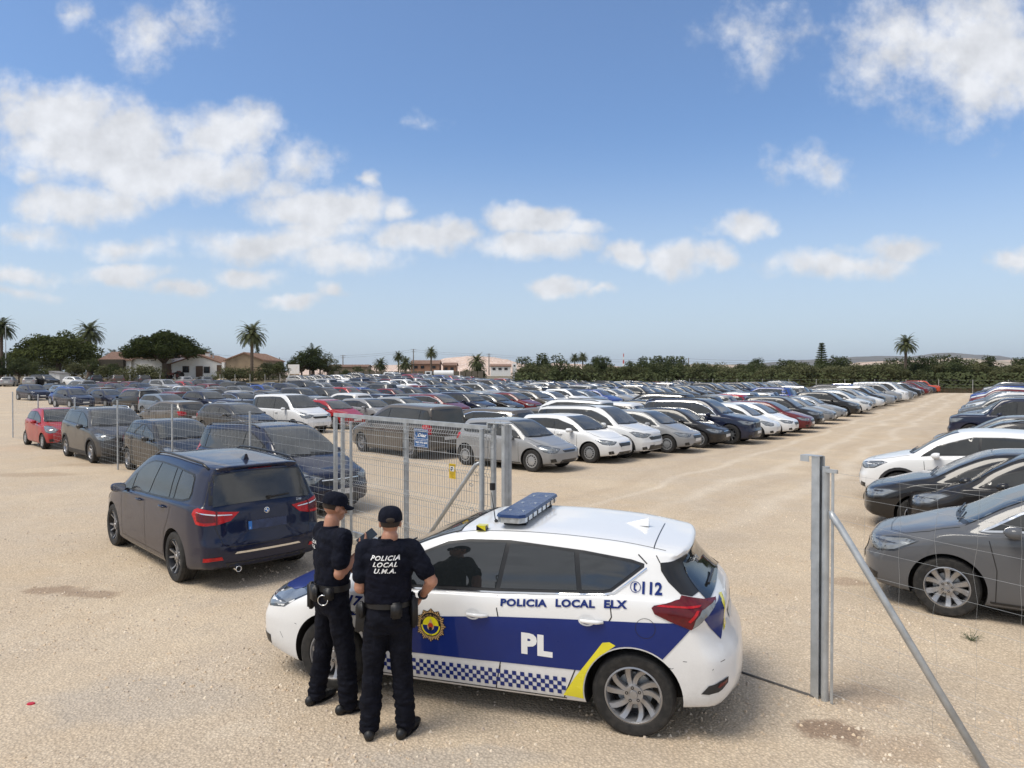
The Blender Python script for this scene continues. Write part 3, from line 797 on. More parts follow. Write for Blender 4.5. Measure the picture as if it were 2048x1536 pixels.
    if grille:
        gy, ga, gb = grille
        F.append(('grille', 'trim', [(.0, -gy, gb), (0, -gy * 1.02, (ga + gb) / 2), (0, -gy * .8, ga), (0, gy * .8, ga), (0, gy * 1.02, (ga + gb) / 2), (0, gy, gb)], (-1, 0, 0), .004, False))
        F.append(('grille_bar', 'chrome', [(.0, -gy, gb), (0, -gy, gb - .018), (0, gy, gb - .018), (0, gy, gb)], (-1, 0, 0), .008, False))
    if intake:
        gy, ga, gb = intake
        F.append(('air_intake', 'trim', [(.0, -gy * .85, gb), (0, -gy, ga), (0, gy, ga), (0, gy * .85, gb)], (-1, 0, 0), .004, False))
    F.append(('fog_light', 'trim', [(.1, .62 * hw, .30), (.15, .84 * hw, .29), (.17, .86 * hw, .38), (.12, .68 * hw, .40)], (-.85, -.5, 0), .004))
    if kw.get('plate', True): F.append(('licence_plate', 'plate', [(0, -.25, .42), (0, .25, .42), (0, .25, .52), (0, -.25, .52)], (-1, 0, 0), .015, False))
    sp['front'] = F
    ta, tb, ty = tl
    Rr = [('tail_light', 'red', [(L - .02, ty * hw, ta + .03), (L - .05, .8 * hw, ta), (L - .16, .97 * hw, ta + .01), (L - .30, .98 * hw, tb - .05), (L - .26, .97 * hw, tb), (L - .10, .85 * hw, tb), (L - .05, ty * hw, tb - .04)], (.75, -.66, 0), .005)]
    Rr.append(('licence_plate', 'plate', [(L, -.25, .62), (L, .25, .62), (L, .25, .73), (L, -.25, .73)], (1, 0, 0), .012, False))
    Rr.append(('rear_bumper_trim', 'plastic', [(L, -.5 * hw * 1.3, .24), (L, .5 * hw * 1.3, .24), (L, .55 * hw * 1.2, .36), (L, -.55 * hw * 1.2, .36)], (1, 0, 0), .004, False))
    sp['rear'] = Rr
    if notch: sp['rws'] = (L - notch[1] - .06, L - notch[0] + .03); sp['rwin'] = (hw - .22, hw - .30, 0, 0)
    else: sp['rwin'] = (rw[0] if rw[0] > .4 else .58, rw[1], b1 + .0, H - rw[2])
    sp['sidebits'] = []
    sp.update({k: v for k, v in kw.items() if k != 'plate'})
    return sp
SPECS = {
 'small_hatchback': mk(3.97, 1.70, 1.45, 2.51, .82, nose=.70, cow=.98, wt=1.78, b0=.93, b1=1.02, lean=.40, rim='cap', rimmat='hubcap', sill=1),
 'three_door_hatchback': mk(3.82, 1.65, 1.44, 2.49, .78, nose=.68, cowz=.94, cow=.95, wt=1.72, b0=.89, b1=.98, lean=.33, doors=3, dq=(.62, .42, .36), rim='cap', rimmat='hubcap', hl=(.63, .13, .48), grille=(.30, .56, .64), plate=False, sill=1),
 'city_car': mk(3.44, 1.62, 1.47, 2.34, .71, nose=.74, cowz=.98, cow=.80, wt=1.52, b0=.92, b1=1.03, lean=.30, Rw=.28, rim='cap9', rimmat='hubcap', dq=(.46, .30, .36), hl=(.70, .17, .52), grille=None),
 'round_city_car': mk(3.57, 1.63, 1.49, 2.30, .75, nose=.70, cowz=.98, cow=.85, wt=1.65, b0=.93, b1=1.0, lean=.42, Rw=.29, doors=3, dq=(.7, .48, .34), hl=(.66, .13, .56), grille=None, rim='cap9', rimmat='hubcap', cf=.36),
 'hatchback': mk(4.30, 1.79, 1.46, 2.62, .90, nose=.71, cow=1.08, wt=1.95, b0=.92, b1=1.03, lean=.46, rim='multi', rimmat='alloy', sill=1),
 'wedge_hatchback': mk(4.05, 1.72, 1.48, 2.49, .84, nose=.74, cowz=1.0, cow=1.0, wt=1.85, b0=.95, b1=1.07, lean=.40, rim='twin5', hl=(.70, .13, .42), grille=(.30, .36, .56), intake=None),
 'saloon': mk(4.70, 1.80, 1.44, 2.80, .86, nose=.68, cow=1.25, wt=2.05, b0=.92, b1=1.0, notch=(1.15, .62, 1.06), dq=(1.28, 1.0, .34), Rw=.325, rim='ten', tl=(.74, .90, .5), fin=(3.4, 'fin'), dlochrome=1),
 'estate': mk(4.60, 1.78, 1.47, 2.68, .92, nose=.69, cow=1.15, wt=2.0, b0=.93, b1=1.0, lean=.34, dq=(.48, .26, .38), rim='v7', rail=(2.2, 4.2)),
 'compact_suv': mk(4.41, 1.82, 1.67, 2.64, .89, nose=.86, cowz=1.12, cow=1.02, wt=1.82, b0=1.06, b1=1.18, lean=.38, Rw=.345, dq=(.52, .30, .40), rim='five', hl=(.80, .14, .46), grille=(.36, .60, .76), intake=(.48, .30, .48), tl=(.92, 1.14, .6), rail=(2.0, 3.9), railmat=4, cladring=1, clad=1),
 'large_suv': mk(4.89, 1.94, 1.76, 2.93, .88, nose=.92, cowz=1.18, cow=1.20, wt=2.05, b0=1.10, b1=1.20, lean=.36, Rw=.39, rr=.66, dq=(.50, .28, .40), rim='thin10', rimmat='alloy', hl=(.84, .11, .38), grille=(.30, .66, .86), intake=(.55, .34, .54), tl=(.95, 1.18, .55), rail=(2.2, 4.3), tw=.26, dlochrome=1),
 'boxy_suv': mk(4.78, 1.92, 1.81, 2.75, .85, nose=1.0, cowz=1.14, cow=1.28, wt=1.90, b0=1.10, b1=1.14, lean=.18, Rw=.37, dq=(.30, .20, .46), rim='five', hl=(.86, .13, .42), grille=(.38, .76, .90), intake=(.55, .36, .60), tl=(.85, 1.2, .8), cf=.14, cr=.08, tum=.13),
 'crossover': mk(4.25, 1.80, 1.60, 2.60, .87, nose=.82, cowz=1.06, cow=1.02, wt=1.85, b0=1.01, b1=1.14, lean=.46, Rw=.335, rim='split', hl=(.77, .11, .45), grille=(.38, .56, .74), tl=(.90, 1.08, .55), cladring=1, clad=1),
 'family_wagon': mk(4.55, 1.78, 1.67, 2.90, .84, nose=.84, cowz=1.08, cow=.98, wt=1.82, b0=1.02, b1=1.12, lean=.20, Rw=.335, dq=(.34, .22, .42), rim='five', rimmat='black', hl=(.76, .12, .40), grille=(.46, .60, .72), intake=(.55, .28, .44), tl=(.85, 1.3, .8), rail=(2.0, 4.2), cladring=1, clad=1),
 'people_carrier': mk(4.50, 1.76, 1.69, 2.81, .82, nose=.82, cowz=1.10, cow=.98, wt=1.90, b0=1.03, b1=1.11, lean=.16, Rw=.32, dq=(.34, .20, .44), rim='cap9', rimmat='hubcap', hl=(.74, .17, .46), grille=(.42, .60, .72), intake=(.42, .26, .44), tl=(.85, 1.35, .85), rail=(2.0, 4.2), cr=.1),
 'compact_mpv': mk(4.39, 1.79, 1.56, 2.70, .90, nose=.78, cowz=1.04, cow=1.0, wt=1.95, b0=.99, b1=1.11, lean=.38, Rw=.335, rim='b5', rr=.68, dlochrome=1, hl=(.72, .12, .42), grille=(.34, .52, .68), dq=(.48, .28, .42), tl=(.86, 1.04, .6), sill=1),
 'minivan': mk(4.81, 1.95, 1.75, 2.88, .97, nose=.84, cowz=1.10, cow=1.12, wt=2.15, b0=1.03, b1=1.08, lean=.17, Rw=.335, dq=(.32, .17, .48), rim='multi', hl=(.74, .14, .42), tl=(.82, 1.12, .8), cr=.09, tum=.15, er=.09, rw=(.70, .62, .15)),
 'small_van': mk(4.38, 1.81, 1.81, 2.73, .93, nose=.90, cowz=1.17, cow=.98, wt=1.80, b0=1.08, b1=1.12, lean=.10, Rw=.32, dq=(.30, .14, .52), rim='cap', rimmat='hubcap', hl=(.82, .17, .42), grille=(.42, .70, .82), tl=(.75, 1.3, .86), cr=.08, tum=.15, er=.09),
 'panel_van': mk(5.08, 1.96, 1.97, 3.10, 1.01, nose=1.02, cowz=1.30, cow=.80, wt=1.62, b0=1.16, b1=1.20, lean=.10, Rw=.34, dq=(.4, .2, .58), rim='cap', rimmat='hubcap', hl=(.86, .17, .46), tl=(.85, 1.3, .88), cr=.07, tum=.13),
 'sports_coupe': mk(4.35, 1.80, 1.35, 2.55, .92, nose=.66, cowz=.94, cow=1.2, wt=2.0, b0=.89, b1=.98, lean=.8, doors=3, dq=(1.0, .7, .30), Rw=.33, rim='twin5', lr=1.9),
}
# ------------------------------------------------------------------ lettering
M['sblue'] = simple('livery_blue', (.005, .020, .15), .35, 0, .06, 5, coat=.35, spec=.25)
M['syellow'] = simple('livery_yellow', (.75, .66, .02), .3, 0, .08, 5, coat=.8)
M['sblack'] = simple('livery_black', (.01, .01, .011), .35, 0, .06, 5)
M['swhite'] = simple('livery_white', (.78, .78, .77), .4, 0, .04, 5)
M['sred'] = simple('livery_red', (.45, .05, .02), .35, 0, .1, 5)
M['stan'] = simple('livery_tan', (.55, .36, .16), .35, 0, .1, 5)
M['beacon'] = simple('beacon_blue', (.008, .03, .11), .3, 0, .2, 14, coat=.2, spec=.3)
M['clearseg'] = simple('clear_lens', (.38, .41, .43), .15, .2, .3, 40, coat=1)
def text2d(s, h, bold=.0, shear=0.0, wscale=1.0, sp=1.0):
    cu_ = bpy.data.curves.new('t', 'FONT'); cu_.body = s; cu_.size = 1; cu_.offset = bold; cu_.shear = shear; cu_.space_character = sp; cu_.resolution_u = 3
    o = bpy.data.objects.new('t', cu_); COL.objects.link(o); dg = bpy.context.evaluated_depsgraph_get(); dg.update()
    me = bpy.data.meshes.new_from_object(o.evaluated_get(dg)); V = [(v.co.x, v.co.y) for v in me.vertices]; F = [list(p.vertices) for p in me.polygons]
    bpy.data.objects.remove(o); bpy.data.meshes.remove(me); bpy.data.curves.remove(cu_)
    x0 = min(v[0] for v in V); k = h / .70
    V = [((x - x0) * k * wscale, y * k) for x, y in V]
    return V, F
def text_on(c, mb, s, s0, z0, h, dz=0.0, off=.0058, m=0, side=1, **k):
    """lettering on the car's left side, reading from nose to tail"""
    V, F = text2d(s, h, **k)
    bm = bmesh.new(); bv_ = [bm.verts.new((a, b, 0)) for a, b in V]
    for f in F:
        try: bm.faces.new([bv_[i] for i in f])
        except ValueError: pass
    bmesh.ops.triangulate(bm, faces=bm.faces)
    for _ in range(3):
        le = [e for e in bm.edges if e.calc_length() > .022]
        if not le: break
        bmesh.ops.subdivide_edges(bm, edges=le, cuts=1); bmesh.ops.triangulate(bm, faces=[f for f in bm.faces if len(f.verts) > 3])
    bm.verts.index_update(); V = [(v.co.x, v.co.y) for v in bm.verts]; F = [[v.index for v in f.verts] for f in bm.faces]; bm.free()
    d = (0, -side, 0)
    vs = [c.hit((c.sx(s0 + u * side), side * 2, z0 + v + u * dz), d, off) for u, v in V]
    mb.add(vs, F, m); return max(v[0] for v in V)
def text_flat(mb, s, o, U, V, h, m=0, centre=False, **k):
    T, F = text2d(s, h, **k); wd = max(t[0] for t in T); sh = -wd / 2 if centre else 0
    o, U, V = Vector(o), Vector(U), Vector(V)
    mb.add([o + U * (a + sh) + V * b for a, b in T], F, m); return wd
def local_ray(root, c, px, py):
    """where a photograph pixel lands on a placed car, in the car's own coordinates"""
    mw = Matrix.Translation(root.location) @ root.rotation_euler.to_matrix().to_4x4(); inv = mw.inverted()
    d = Vector((px - 1024, FPX * math.cos(PITCH) + (768 - py) * math.sin(PITCH), -FPX * math.sin(PITCH) + (768 - py) * math.cos(PITCH))).normalized()
    o = inv @ Vector((0, 0, CAMH)); d = inv.to_3x3() @ d
    q = c.bvh.ray_cast(o, d)
    if q[0] is None: q = c.bvh.find_nearest(o + d * ((-o).dot(d)))
    return q[0]
def px_patch(root, c, mb, pts, d, off=.006, m=0, grid=.04, mirror=False, holes=()):
    c.patch(mb, [local_ray(root, c, *p) for p in pts], d, off, m, grid, mirror, [[local_ray(root, c, *p) for p in h] for h in holes])
def px_strip(root, c, mb, pts, wd, d, off=.004, m=0, mirror=False): c.strip(mb, [local_ray(root, c, *p) for p in pts], wd, d, off, m, mirror)
def arc(s, z, r, a0, a1, n=14): return [(s + r * math.cos(R(a0 + (a1 - a0) * i / n)), z + r * math.sin(R(a0 + (a1 - a0) * i / n))) for i in range(n + 1)]
# ------------------------------------------------------------------ the police car
PS = mk(4.33, 1.76, 1.475, 2.60, .93, nose=.72, cowz=.99, cow=1.02, wt=1.98, b0=.93, b1=1.06, lean=.40, Rw=.317, hl=(.72, .12, .45), grille=(.25, .58, .64), rim='auris', rr=.68, tl=(.80, 1.0, .60), glass='cleanglass', screenmat='cleanglass', handles=[], rw=(.66, .52, .13))
PS['top'] = [(s_, z_ - (.045 if s_ > 4.2 else 0)) for s_, z_ in PS['top']]
PS['dlo'] = [(1.22, .945), (1.6, .968), (2.45, 1.006), (3.0, 1.044), (3.30, 1.070), (3.36, 1.085), (3.60, 1.275), (3.60, 1.30), (3.50, 1.325), (3.13, 1.362), (2.5, 1.392), (2.15, 1.376), (1.96, 1.345), (1.70, 1.235), (1.42, 1.07)]
PS['grid'] = .025; PS['ns'] = 170; PS['mseg'] = 8; PS['gap'] = .056; PS['er'] = .055
PS['belt'] = [(0, .69), (.5, .78), (1.02, .895), (1.5, .950), (2.45, .990), (3.4, 1.062), (4.33, 1.07)]
PS['pillars'] = [((2.42, .9), (2.50, 1.4)), ((3.14, .9), (3.06, 1.4))]
PS['br'] = [(.2, .10), (.30, .03), (.42, 0), (.60, .01), (.76, .09), (.86, .12), (.93, .11), (1.0, .14), (1.04, .19), (1.10, .26), (1.28, .40), (1.33, .41), (1.36, .385), (1.42, .38), (1.475, .42)]
PS['plan'] = [(0, .80), (.25, .90), (.7, .985), (1.3, 1.0), (3.1, 1.0), (3.7, 1.0), (4.1, .985), (4.33, .95)]
PS['cr'] = .24; PS['lr'] = 1.5
PS['bot'] = [(0, .24), (.5, .18), (1, .18), (3.4, .19), (3.9, .23), (4.33, .27)]
PS['seams'] = [[(1.36, .24), (1.34, .6), (1.28, .93)], [(2.445, .98), (2.45, .88), (2.49, .7), (2.49, .5), (2.44, .24)], [(1.36, .235), (2.44, .235), (3.02, .235)],
               [(3.335, 1.06), (3.36, .99), (3.37, .91), (3.30, .78), (3.22, .70), (3.10, .5), (3.02, .3), (3.0, .24)], [(3.62, 1.30), (3.55, 1.36)]]
PS['rear'] = [('licence_plate', 'plate', [(4.3, -.26, .79), (4.3, .26, .79), (4.3, .26, .90), (4.3, -.26, .90)], (1, 0, 0), .005, False)]
PS['rwin'] = (.64, .55, 1.06, 1.322)
PS['mirror'] = 1.5; PS['hood'] = .2
SPECS['police_car'] = PS
def build_police():
    root = build_car(PS, True, 'police_car'); c = CARREF['police_car']
    a = R(162.5); h = Vector((math.cos(a), math.sin(a))); nl = Vector((-h.y, h.x)); rw = G(1265, 1478)
    ctr = rw - nl * .865 + h * 1.3
    root.location = (ctr.x, ctr.y, 0); root.rotation_euler = (0, 0, a)
    for k in KIDS[root.name]: k.color = (.80, .80, .79, 1)
    ra = .317 + .056; A = (3.53, .317); Fw = (.93, .317)
    # blue band along the side
    mb = MB()
    def sz(px, py):
        q_ = local_ray(root, c, px, py); return c.XF - q_.x, q_.z
    band = [(.80, sz(700, 1230)[1] + .01), sz(700, 1230), sz(828, 1232), sz(1000, 1233), sz(1110, 1237), sz(1218, 1242), sz(1352, 1247), sz(1380, 1260), sz(1345, 1298), sz(1322, 1322)]
    band += arc(3.53, .317, ra + .012, 55, 118, 10)
    band += [sz(*p) for p in [(1231, 1292), (1219, 1286), (1206, 1287), (1190, 1310), (1172, 1334), (1166, 1341), (988, 1322)]] + [(2.3, .455), (1.9, .45), (1.45, .445)] + arc(.93, .317, ra + .10, 12, 100, 10)
    c.side(mb, band, .004, 0, .03)
    build_pair(mb, 'blue_band', M['sblue'], root)
    mb = MB()
    YO = [(1231, 1291), (1219, 1284), (1205, 1285), (1187, 1308), (1168, 1332), (1150, 1354), (1127, 1389)]
    ye = [sz(*p) for p in YO] + [sz(1146, 1392)] + arc(3.53, .317, ra + .008, 190, 122, 10)
    c.side(mb, ye, .0055, 0, .03); build_pair(mb, 'yellow_stripe', M['syellow'], root)
    # checker
    mb = MB(); q = .0335; (s_a, z_a), (s_b, z_b) = sz(1130, 1389), sz(1151, 1354)
    for i in range(52):
        for j in range(4):
            if (i + j) % 2: continue
            s0, z0 = 1.34 + i * q, .268 + j * q + .0
            if s0 + q > s_a + (z0 - z_a) * (s_b - s_a) / (z_b - z_a) - .004: continue
            P = [c.hit((c.sx(s), 2, z), (0, -1, 0), .0045) for s, z in ((s0, z0), (s0 + q, z0), (s0 + q, z0 + q), (s0, z0 + q))]
            mb.add(P, [(3, 2, 1, 0)]); mb.add([(p[0], -p[1], p[2]) for p in P], [(0, 1, 2, 3)])
    build_pair(mb, 'checkered_band', M['sblue'], root, False)
    # lettering
    mb = MB(); 
    for sd2 in (1,):
        for tx, pl, pr, hh in (('POLICIA', (1001, 1211), (1094, 1213), .050), ('LOCAL', (1111, 1212.5), (1190, 1215), .052), ('ELX', (1208, 1215), (1254.5, 1216.5), .053)):
            (sa, za), (sb, zb_) = sz(*pl), sz(*pr); t2 = text2d(tx, hh, .045, 0, 1, 1.08)[0]; ws = (sb - sa) / max(v[0] for v in t2)
            text_on(c, mb, tx, sa, za, hh, (zb_ - za) / (sb - sa), bold=.045, wscale=ws, sp=1.08); mb.build('side_lettering', M['sblue'], root); mb = MB()
    for fn in (lambda b: text_on(c, b, '112', *sz(1284, 1187), .082, -.0, bold=.035, wscale=.95, sp=1.0),):
        mb = MB(); fn(mb); mb.build('emergency_number', M['sblue'], root)
    mb = MB(); text_on(c, mb, '17', *sz(695, 1208), .075, 0, bold=.04, shear=.3, wscale=1.25); mb.build('fleet_number', M['sblue'], root)
    mb = MB()
    for P in ([(1366, 1323), (1374, 1324)], [(1336, 1335), (1343, 1338), (1347, 1337)], [(1425, 1341), (1427, 1338)], [(1441, 1324), (1450, 1319)], [(589, 1246), (593, 1248)], [(560, 1262), (566, 1275)], [(1001, 1330), (1000, 1345)]): px_strip(root, c, mb, P, .004, (0, -1, 0) if P[0][0] < 1380 else (.8, -.6, 0), .001); mb.build('paint_scratch', M['plastic'], root); mb = MB()
    mb = MB(); sa, za = sz(1043, 1303); text_on(c, mb, 'PL', sa, za, .148, -.02, bold=.06, wscale=1.1, sp=1.1); mb.build('side_initials', M['swhite'], root)
    mb = MB(); sa, za = sz(700, 1226); text_on(c, mb, 'HYBRID', sa, za, .020, 0, bold=.02, shear=.2, wscale=1.4); mb.build('side_badge', M['chrome'], root)
    # telephone mark: ring and handset
    mb = MB(); s0, z0 = sz(1271, 1174)
    ring = arc(s0, z0, .040, 0, 360, 24)[:-1]; inn = arc(s0, z0, .035, 0, 360, 24)[:-1]
    c.side(mb, ring, .0065, 0, .02, False, [inn])
    c.side(mb, [(s0 - .014, z0 + .016), (s0 - .010, z0 + .028), (s0 + .008, z0 + .030), (s0 + .010, z0 + .018), (s0 - .001, z0 + .016), (s0 - .003, z0 - .014), (s0 + .008, z0 - .016), (s0 + .012, z0 - .026), (s0 - .002, z0 - .030), (s0 - .014, z0 - .018)], .0065, 0, .02, False)
    mb.build('telephone_mark', M['sblue'], root)
    # emblem on the front door
    s0, z0, r0 = local_ray(root, c, 862, 1250), 0, .128
    s0, z0 = c.XF - s0.x, s0.z
    em = MB(); star = []
    for i in range(12):
        star.append((s0 + r0 * 1.08 * math.sin(math.pi * i / 6), z0 + r0 * 1.08 * math.cos(math.pi * i / 6)))
        a_ = math.pi * (i + .5) / 6; star.append((s0 + r0 * .90 * math.sin(a_), z0 + r0 * .90 * math.cos(a_)))
    c.side(em, star, .006, 0, .03, False)
    for i in range(48):
        a_ = 2 * math.pi * i / 48; ro = r0 * (1.02 if i % 4 == 0 else .93 if i % 2 else .86); ri = r0 * .72
        if (i % 48 <= 7 or i % 48 >= 41): ri = r0 * .80
        w_ = .0042; t_ = (math.cos(a_), -math.sin(a_)); n_ = (math.sin(a_), math.cos(a_))
        P = [c.hit((c.sx(s0 + n_[0] * r + t_[0] * e), 2, z0 + n_[1] * r + t_[1] * e), (0, -1, 0), .0078) for r, e in ((ri, -w_), (ri, w_), (ro, w_), (ro, -w_))]
        em.add(P, [(0, 1, 2, 3)], 1)
    c.side(em, arc(s0, z0, r0 * .56, 0, 180, 16), .0078, 2, .03, False)
    c.side(em, arc(s0, z0, r0 * .66, 180, 360, 16) + arc(s0, z0, r0 * .56, 360, 180, 16), .0078, 2, .03, False)
    c.side(em, arc(s0, z0, r0 * .56, 180, 360, 16), .0075, 3, .03, False)
    c.side(em, [(s0, z0 + r0 * .46)] + arc(s0, z0 - .01, r0 * .24, 50, -230, 16), .0095, 4, .02, False)
    c.side(em, arc(s0, z0 + .0, r0 * .17, 0, 360, 14)[:-1], .0115, 5, .02, False)
    c.side(em, arc(s0, z0 - .026, r0 * .12, 0, 360, 12)[:-1], .0125, 0, .02, False)
    for k, ch in enumerate('POLICIA LOCAL'):
        if ch == ' ': continue
        a_ = R(-58 + k * 116 / 12); V2, F2 = text2d(ch, .014, bold=.01)
        wd = max(v[0] for v in V2) / 2; rr_ = r0 * .60
        vs = []
        for u, v in V2:
            u -= wd; rr2 = rr_ + v
            vs.append(c.hit((c.sx(s0 + math.sin(a_) * rr2 + math.cos(a_) * u), 2, z0 + math.cos(a_) * rr2 - math.sin(a_) * u), (0, -1, 0), .0085))
        em.add(vs, F2, 1)
    text_on(c, em, 'ELX', s0 - .017, z0 - r0 * .655, .011, 0, off=.0095, m=0, bold=.01, sp=1.2)
    em.build('door_emblem', [M['sblack'], M['stan'], M['syellow'], M['sblue'], M['stan'], M['sred']], root)
    # blue bonnet, blue and yellow tailgate
    mb = MB()
    P = [(.14, .0), (.16, .35), (.26, .52), (.44, .66), (.7, .70), (1.0, .70), (1.0, -.70), (.7, -.70), (.44, -.66), (.26, -.52), (.16, -.35)]
    c.patch(mb, [(c.sx(s), y, c.top(s)) for s, y in P], (0, 0, -1), .005, 0, .03, False); mb.build('blue_bonnet', M['sblue'], root, True)
    dd = (.8, -.6, 0)
    mb = MB(); px_patch(root, c, mb, [(1408, 1240), (1420, 1218), (1432, 1207), (1437, 1188), (1444, 1200), (1446, 1240), (1441, 1278)], dd, .004)
    mb.build('blue_tailgate_panel', M['sblue'], root, True)
    mb = MB(); px_patch(root, c, mb, [(1437, 1186), (1442, 1184), (1449, 1215), (1450, 1245), (1446, 1262), (1446, 1235), (1443, 1205)], dd, .007)
    mb.build('yellow_tailgate_stripe', M['syellow'], root, True)
    # rear glass surround, lights, bumper lamp
    mb = MB(); P = [local_ray(root, c, *p) for p in [(1320, 1126), (1322, 1142), (1336, 1164), (1361, 1189), (1384, 1193), (1400, 1180), (1408, 1150)]]; xe = c.sx(4.33)
    P += [Vector((xe + .36, .50, 1.332)), Vector((xe + .40, .56, 1.332)), Vector((xe + .50, .60, 1.325))]
    c.patch(mb, P, dd, .0035, 0, .025)
    build_pair(mb, 'tailgate_glass_surround', M['trim'], root)
    for mat, off, P in (('darkred', .010, [(1303, 1216), (1308, 1211), (1359, 1199), (1362, 1191), (1385, 1196), (1405, 1199), (1430, 1194), (1429, 1207), (1404, 1237), (1382, 1260), (1340, 1243), (1309, 1228)]),):
        mb = MB(); c.patch(mb, [local_ray(root, c, *p) for p in P], dd, off, 0, .03, True)
        lf = [f for f in mb.f if sum(mb.v[k][1] for k in f) > 0]; rf = [f for f in mb.f if sum(mb.v[k][1] for k in f) <= 0]
        for ff in (lf, rf):
            u = MB(); ix = {}
            for f in ff:
                g2 = []
                for k in f:
                    if k not in ix: ix[k] = len(u.v); u.v.append(mb.v[k])
                    g2.append(ix[k])
                u.f.append(g2); u.m.append(0)
            b0 = len(u.f); sgn = 1 if ff is lf else -1
            def add(P2, m, off2):
                t = MB(); c.patch(t, [local_ray(root, c, *p) for p in P2], dd, off2, m, .03, False)
                if sgn < 0: t.v = [(x, -y, z) for x, y, z in t.v]; t.f = [f[::-1] for f in t.f]
                b = len(u.v); u.v += t.v; u.f += [[i + b for i in f] for f in t.f]; u.m += t.m
            add([(1313, 1213), (1398, 1216), (1401, 1211), (1320, 1209.5)], 1, .013)
            add([(1376, 1243), (1381, 1246), (1397, 1222), (1392, 1222)], 1, .013)
            add([(1428, 1201), (1428, 1211), (1408, 1237), (1384, 1258), (1391, 1240), (1402, 1222)], 2, .013)
            u.build('tail_light', [M['darkred'], M['red'], M['lamp']], root, True)
    mb = MB(); px_patch(root, c, mb, [(1402, 1388), (1417, 1372), (1440, 1362), (1456, 1352), (1455, 1364), (1436, 1384), (1418, 1389)], dd, .006, mirror=True); build_pair(mb, 'bumper_vent', M['plastic'], root)
    mb = MB(); px_patch(root, c, mb, [(1434, 1374), (1438, 1367), (1453, 1357), (1452, 1363), (1438, 1375)], dd, .010, mirror=True); build_pair(mb, 'reflector', M['darkred'], root)
    # spoiler over the tailgate glass
    # roof and tailgate seams, fuel flap
    mb = MB()
    px_strip(root, c, mb, [(1330, 1047), (1318, 1070), (1308, 1096)], .008, (0, 0, -1), .002); px_strip(root, c, mb, [(1308, 1097), (1313, 1112), (1320, 1126)], .008, (.3, -.8, -.5), .002)
    for s1, s2 in ((2.0, 3.75),):
        P = [(c.sx(lerp(s1, s2, i / 8)), c.W - .27, 1.5) for i in range(9)]; c.strip(mb, P, .007, (0, 0, -1), .002, 0, True)
    c.side(mb, arc(3.625, .852, .075, 0, 360, 26)[:-1], .0052, 0, .03, True, [arc(3.625, .852, .0715, 0, 360, 26)[:-1]])
    mb.build('fuel_flap_and_roof_seam', M['trim'], root)
    mb = MB(); c.sstrip(mb, [(1.25, .940), (1.6, .962), (2.45, 1.000), (3.0, 1.038), (3.31, 1.062), (3.38, 1.078), (3.62, 1.27)], .010, .0095, 0); build_pair(mb, 'window_sill_trim', M['chrome'], root)
    # handles with their bowls
    for s, z in ((2.27, .822), (3.20, .868)):
        for sg in (1, -1):
            p = c.hit((c.sx(s), sg * 2, z), (0, -sg, 0), 0)
            mb = MB(); K = 16
            mb.add([(p.x + .065 * math.cos(2 * math.pi * i / K) + .02, c.hit((p.x + .065 * math.cos(2 * math.pi * i / K) + .02, sg * 2, z + .043 * math.sin(2 * math.pi * i / K)), (0, -sg, 0), .0075).y, z + .043 * math.sin(2 * math.pi * i / K)) for i in range(K)] + [(p.x + .02, p.y - sg * .006, z)], [(K, i, (i + 1) % K)[::sg] for i in range(K)])
            mb.tube([(p.x + .07, p.y + sg * .008, z), (p.x + .055, p.y + sg * .028, z), (p.x, p.y + sg * .033, z), (p.x - .06, p.y + sg * .03, z), (p.x - .11, p.y + sg * .012, z)], [.010, .015, .016, .016, .011], 10)
            o = mb.build('door_handle', M['paint'], root, True); o.color = (.80, .80, .79, 1)
    # rear wiper
    mb = MB(); a1 = local_ray(root, c, 1412, 1168); b1 = local_ray(root, c, 1418, 1140); mb.tube([a1 + Vector((-.02, .01, .01)), b1 + Vector((-.03, .01, .01))], .012, 6); mb.build('wiper', M['trim'], root)
    # light bar across the roof
    lb = MB(); xb = c.sx(2.47); zr = 1.475; n = 10; prof = []
    W2 = .54
    def outline(w, l, z):
        return [(xb + l * .5, -w, z), (xb + l * .5, w, z), (xb + l * .33, w + .05, z), (xb - l * .33, w + .05, z), (xb - l * .5, w, z), (xb - l * .5, -w, z), (xb - l * .33, -w - .05, z), (xb + l * .33, -w - .05, z)]
    bar = MB()
    A_ = outline(W2, .24, zr + .035); B_ = outline(W2, .24, zr + .080); C_ = outline(W2 + .008, .26, zr + .080); D_ = outline(W2, .24, zr + .104); 
    bar.add(A_ + B_, [tuple(range(8))[::-1]] + [(i, (i + 1) % 8, (i + 1) % 8 + 8, i + 8) for i in range(8)], 1)
    bar.add(C_ + D_, [tuple(range(8, 16)), tuple(range(8))[::-1]] + [(i, (i + 1) % 8, (i + 1) % 8 + 8, i + 8) for i in range(8)], 0)
    for y in (-.45, -.3, -.15, 0, .15, .3, .45):
        for sx_ in (1, -1): bar.box((xb + sx_ * .122, y, zr + .058), (.006, .012, .05), 2)
    for y in (-.38, 0, .38):
        for sx_ in (1, -1): bar.lathe([(.014, 0), (.012, .005), (.001, .006)], 10, 'z', 1, (xb + sx_ * .06, y, zr + .104))
    lo = bar.build('light_bar', [M['beacon'], M['clearseg'], M['black']], root, False, fix=True)
    ft = MB()
    for y in (-.42, .42):
        ft = MB(); ft.tube([(xb - .10, y, zr + .012), (xb + .10, y, zr + .012)], .028, 10); ft.box((xb, y, zr + .02), (.12, .07, .05)); ft.build('mounting_foot', M['black'], lo)
    # rod aerial, shark fin, small beacon box
    mb = MB(); z = c.hit((c.sx(1.98), .5, 3), (0, 0, -1), 0).z
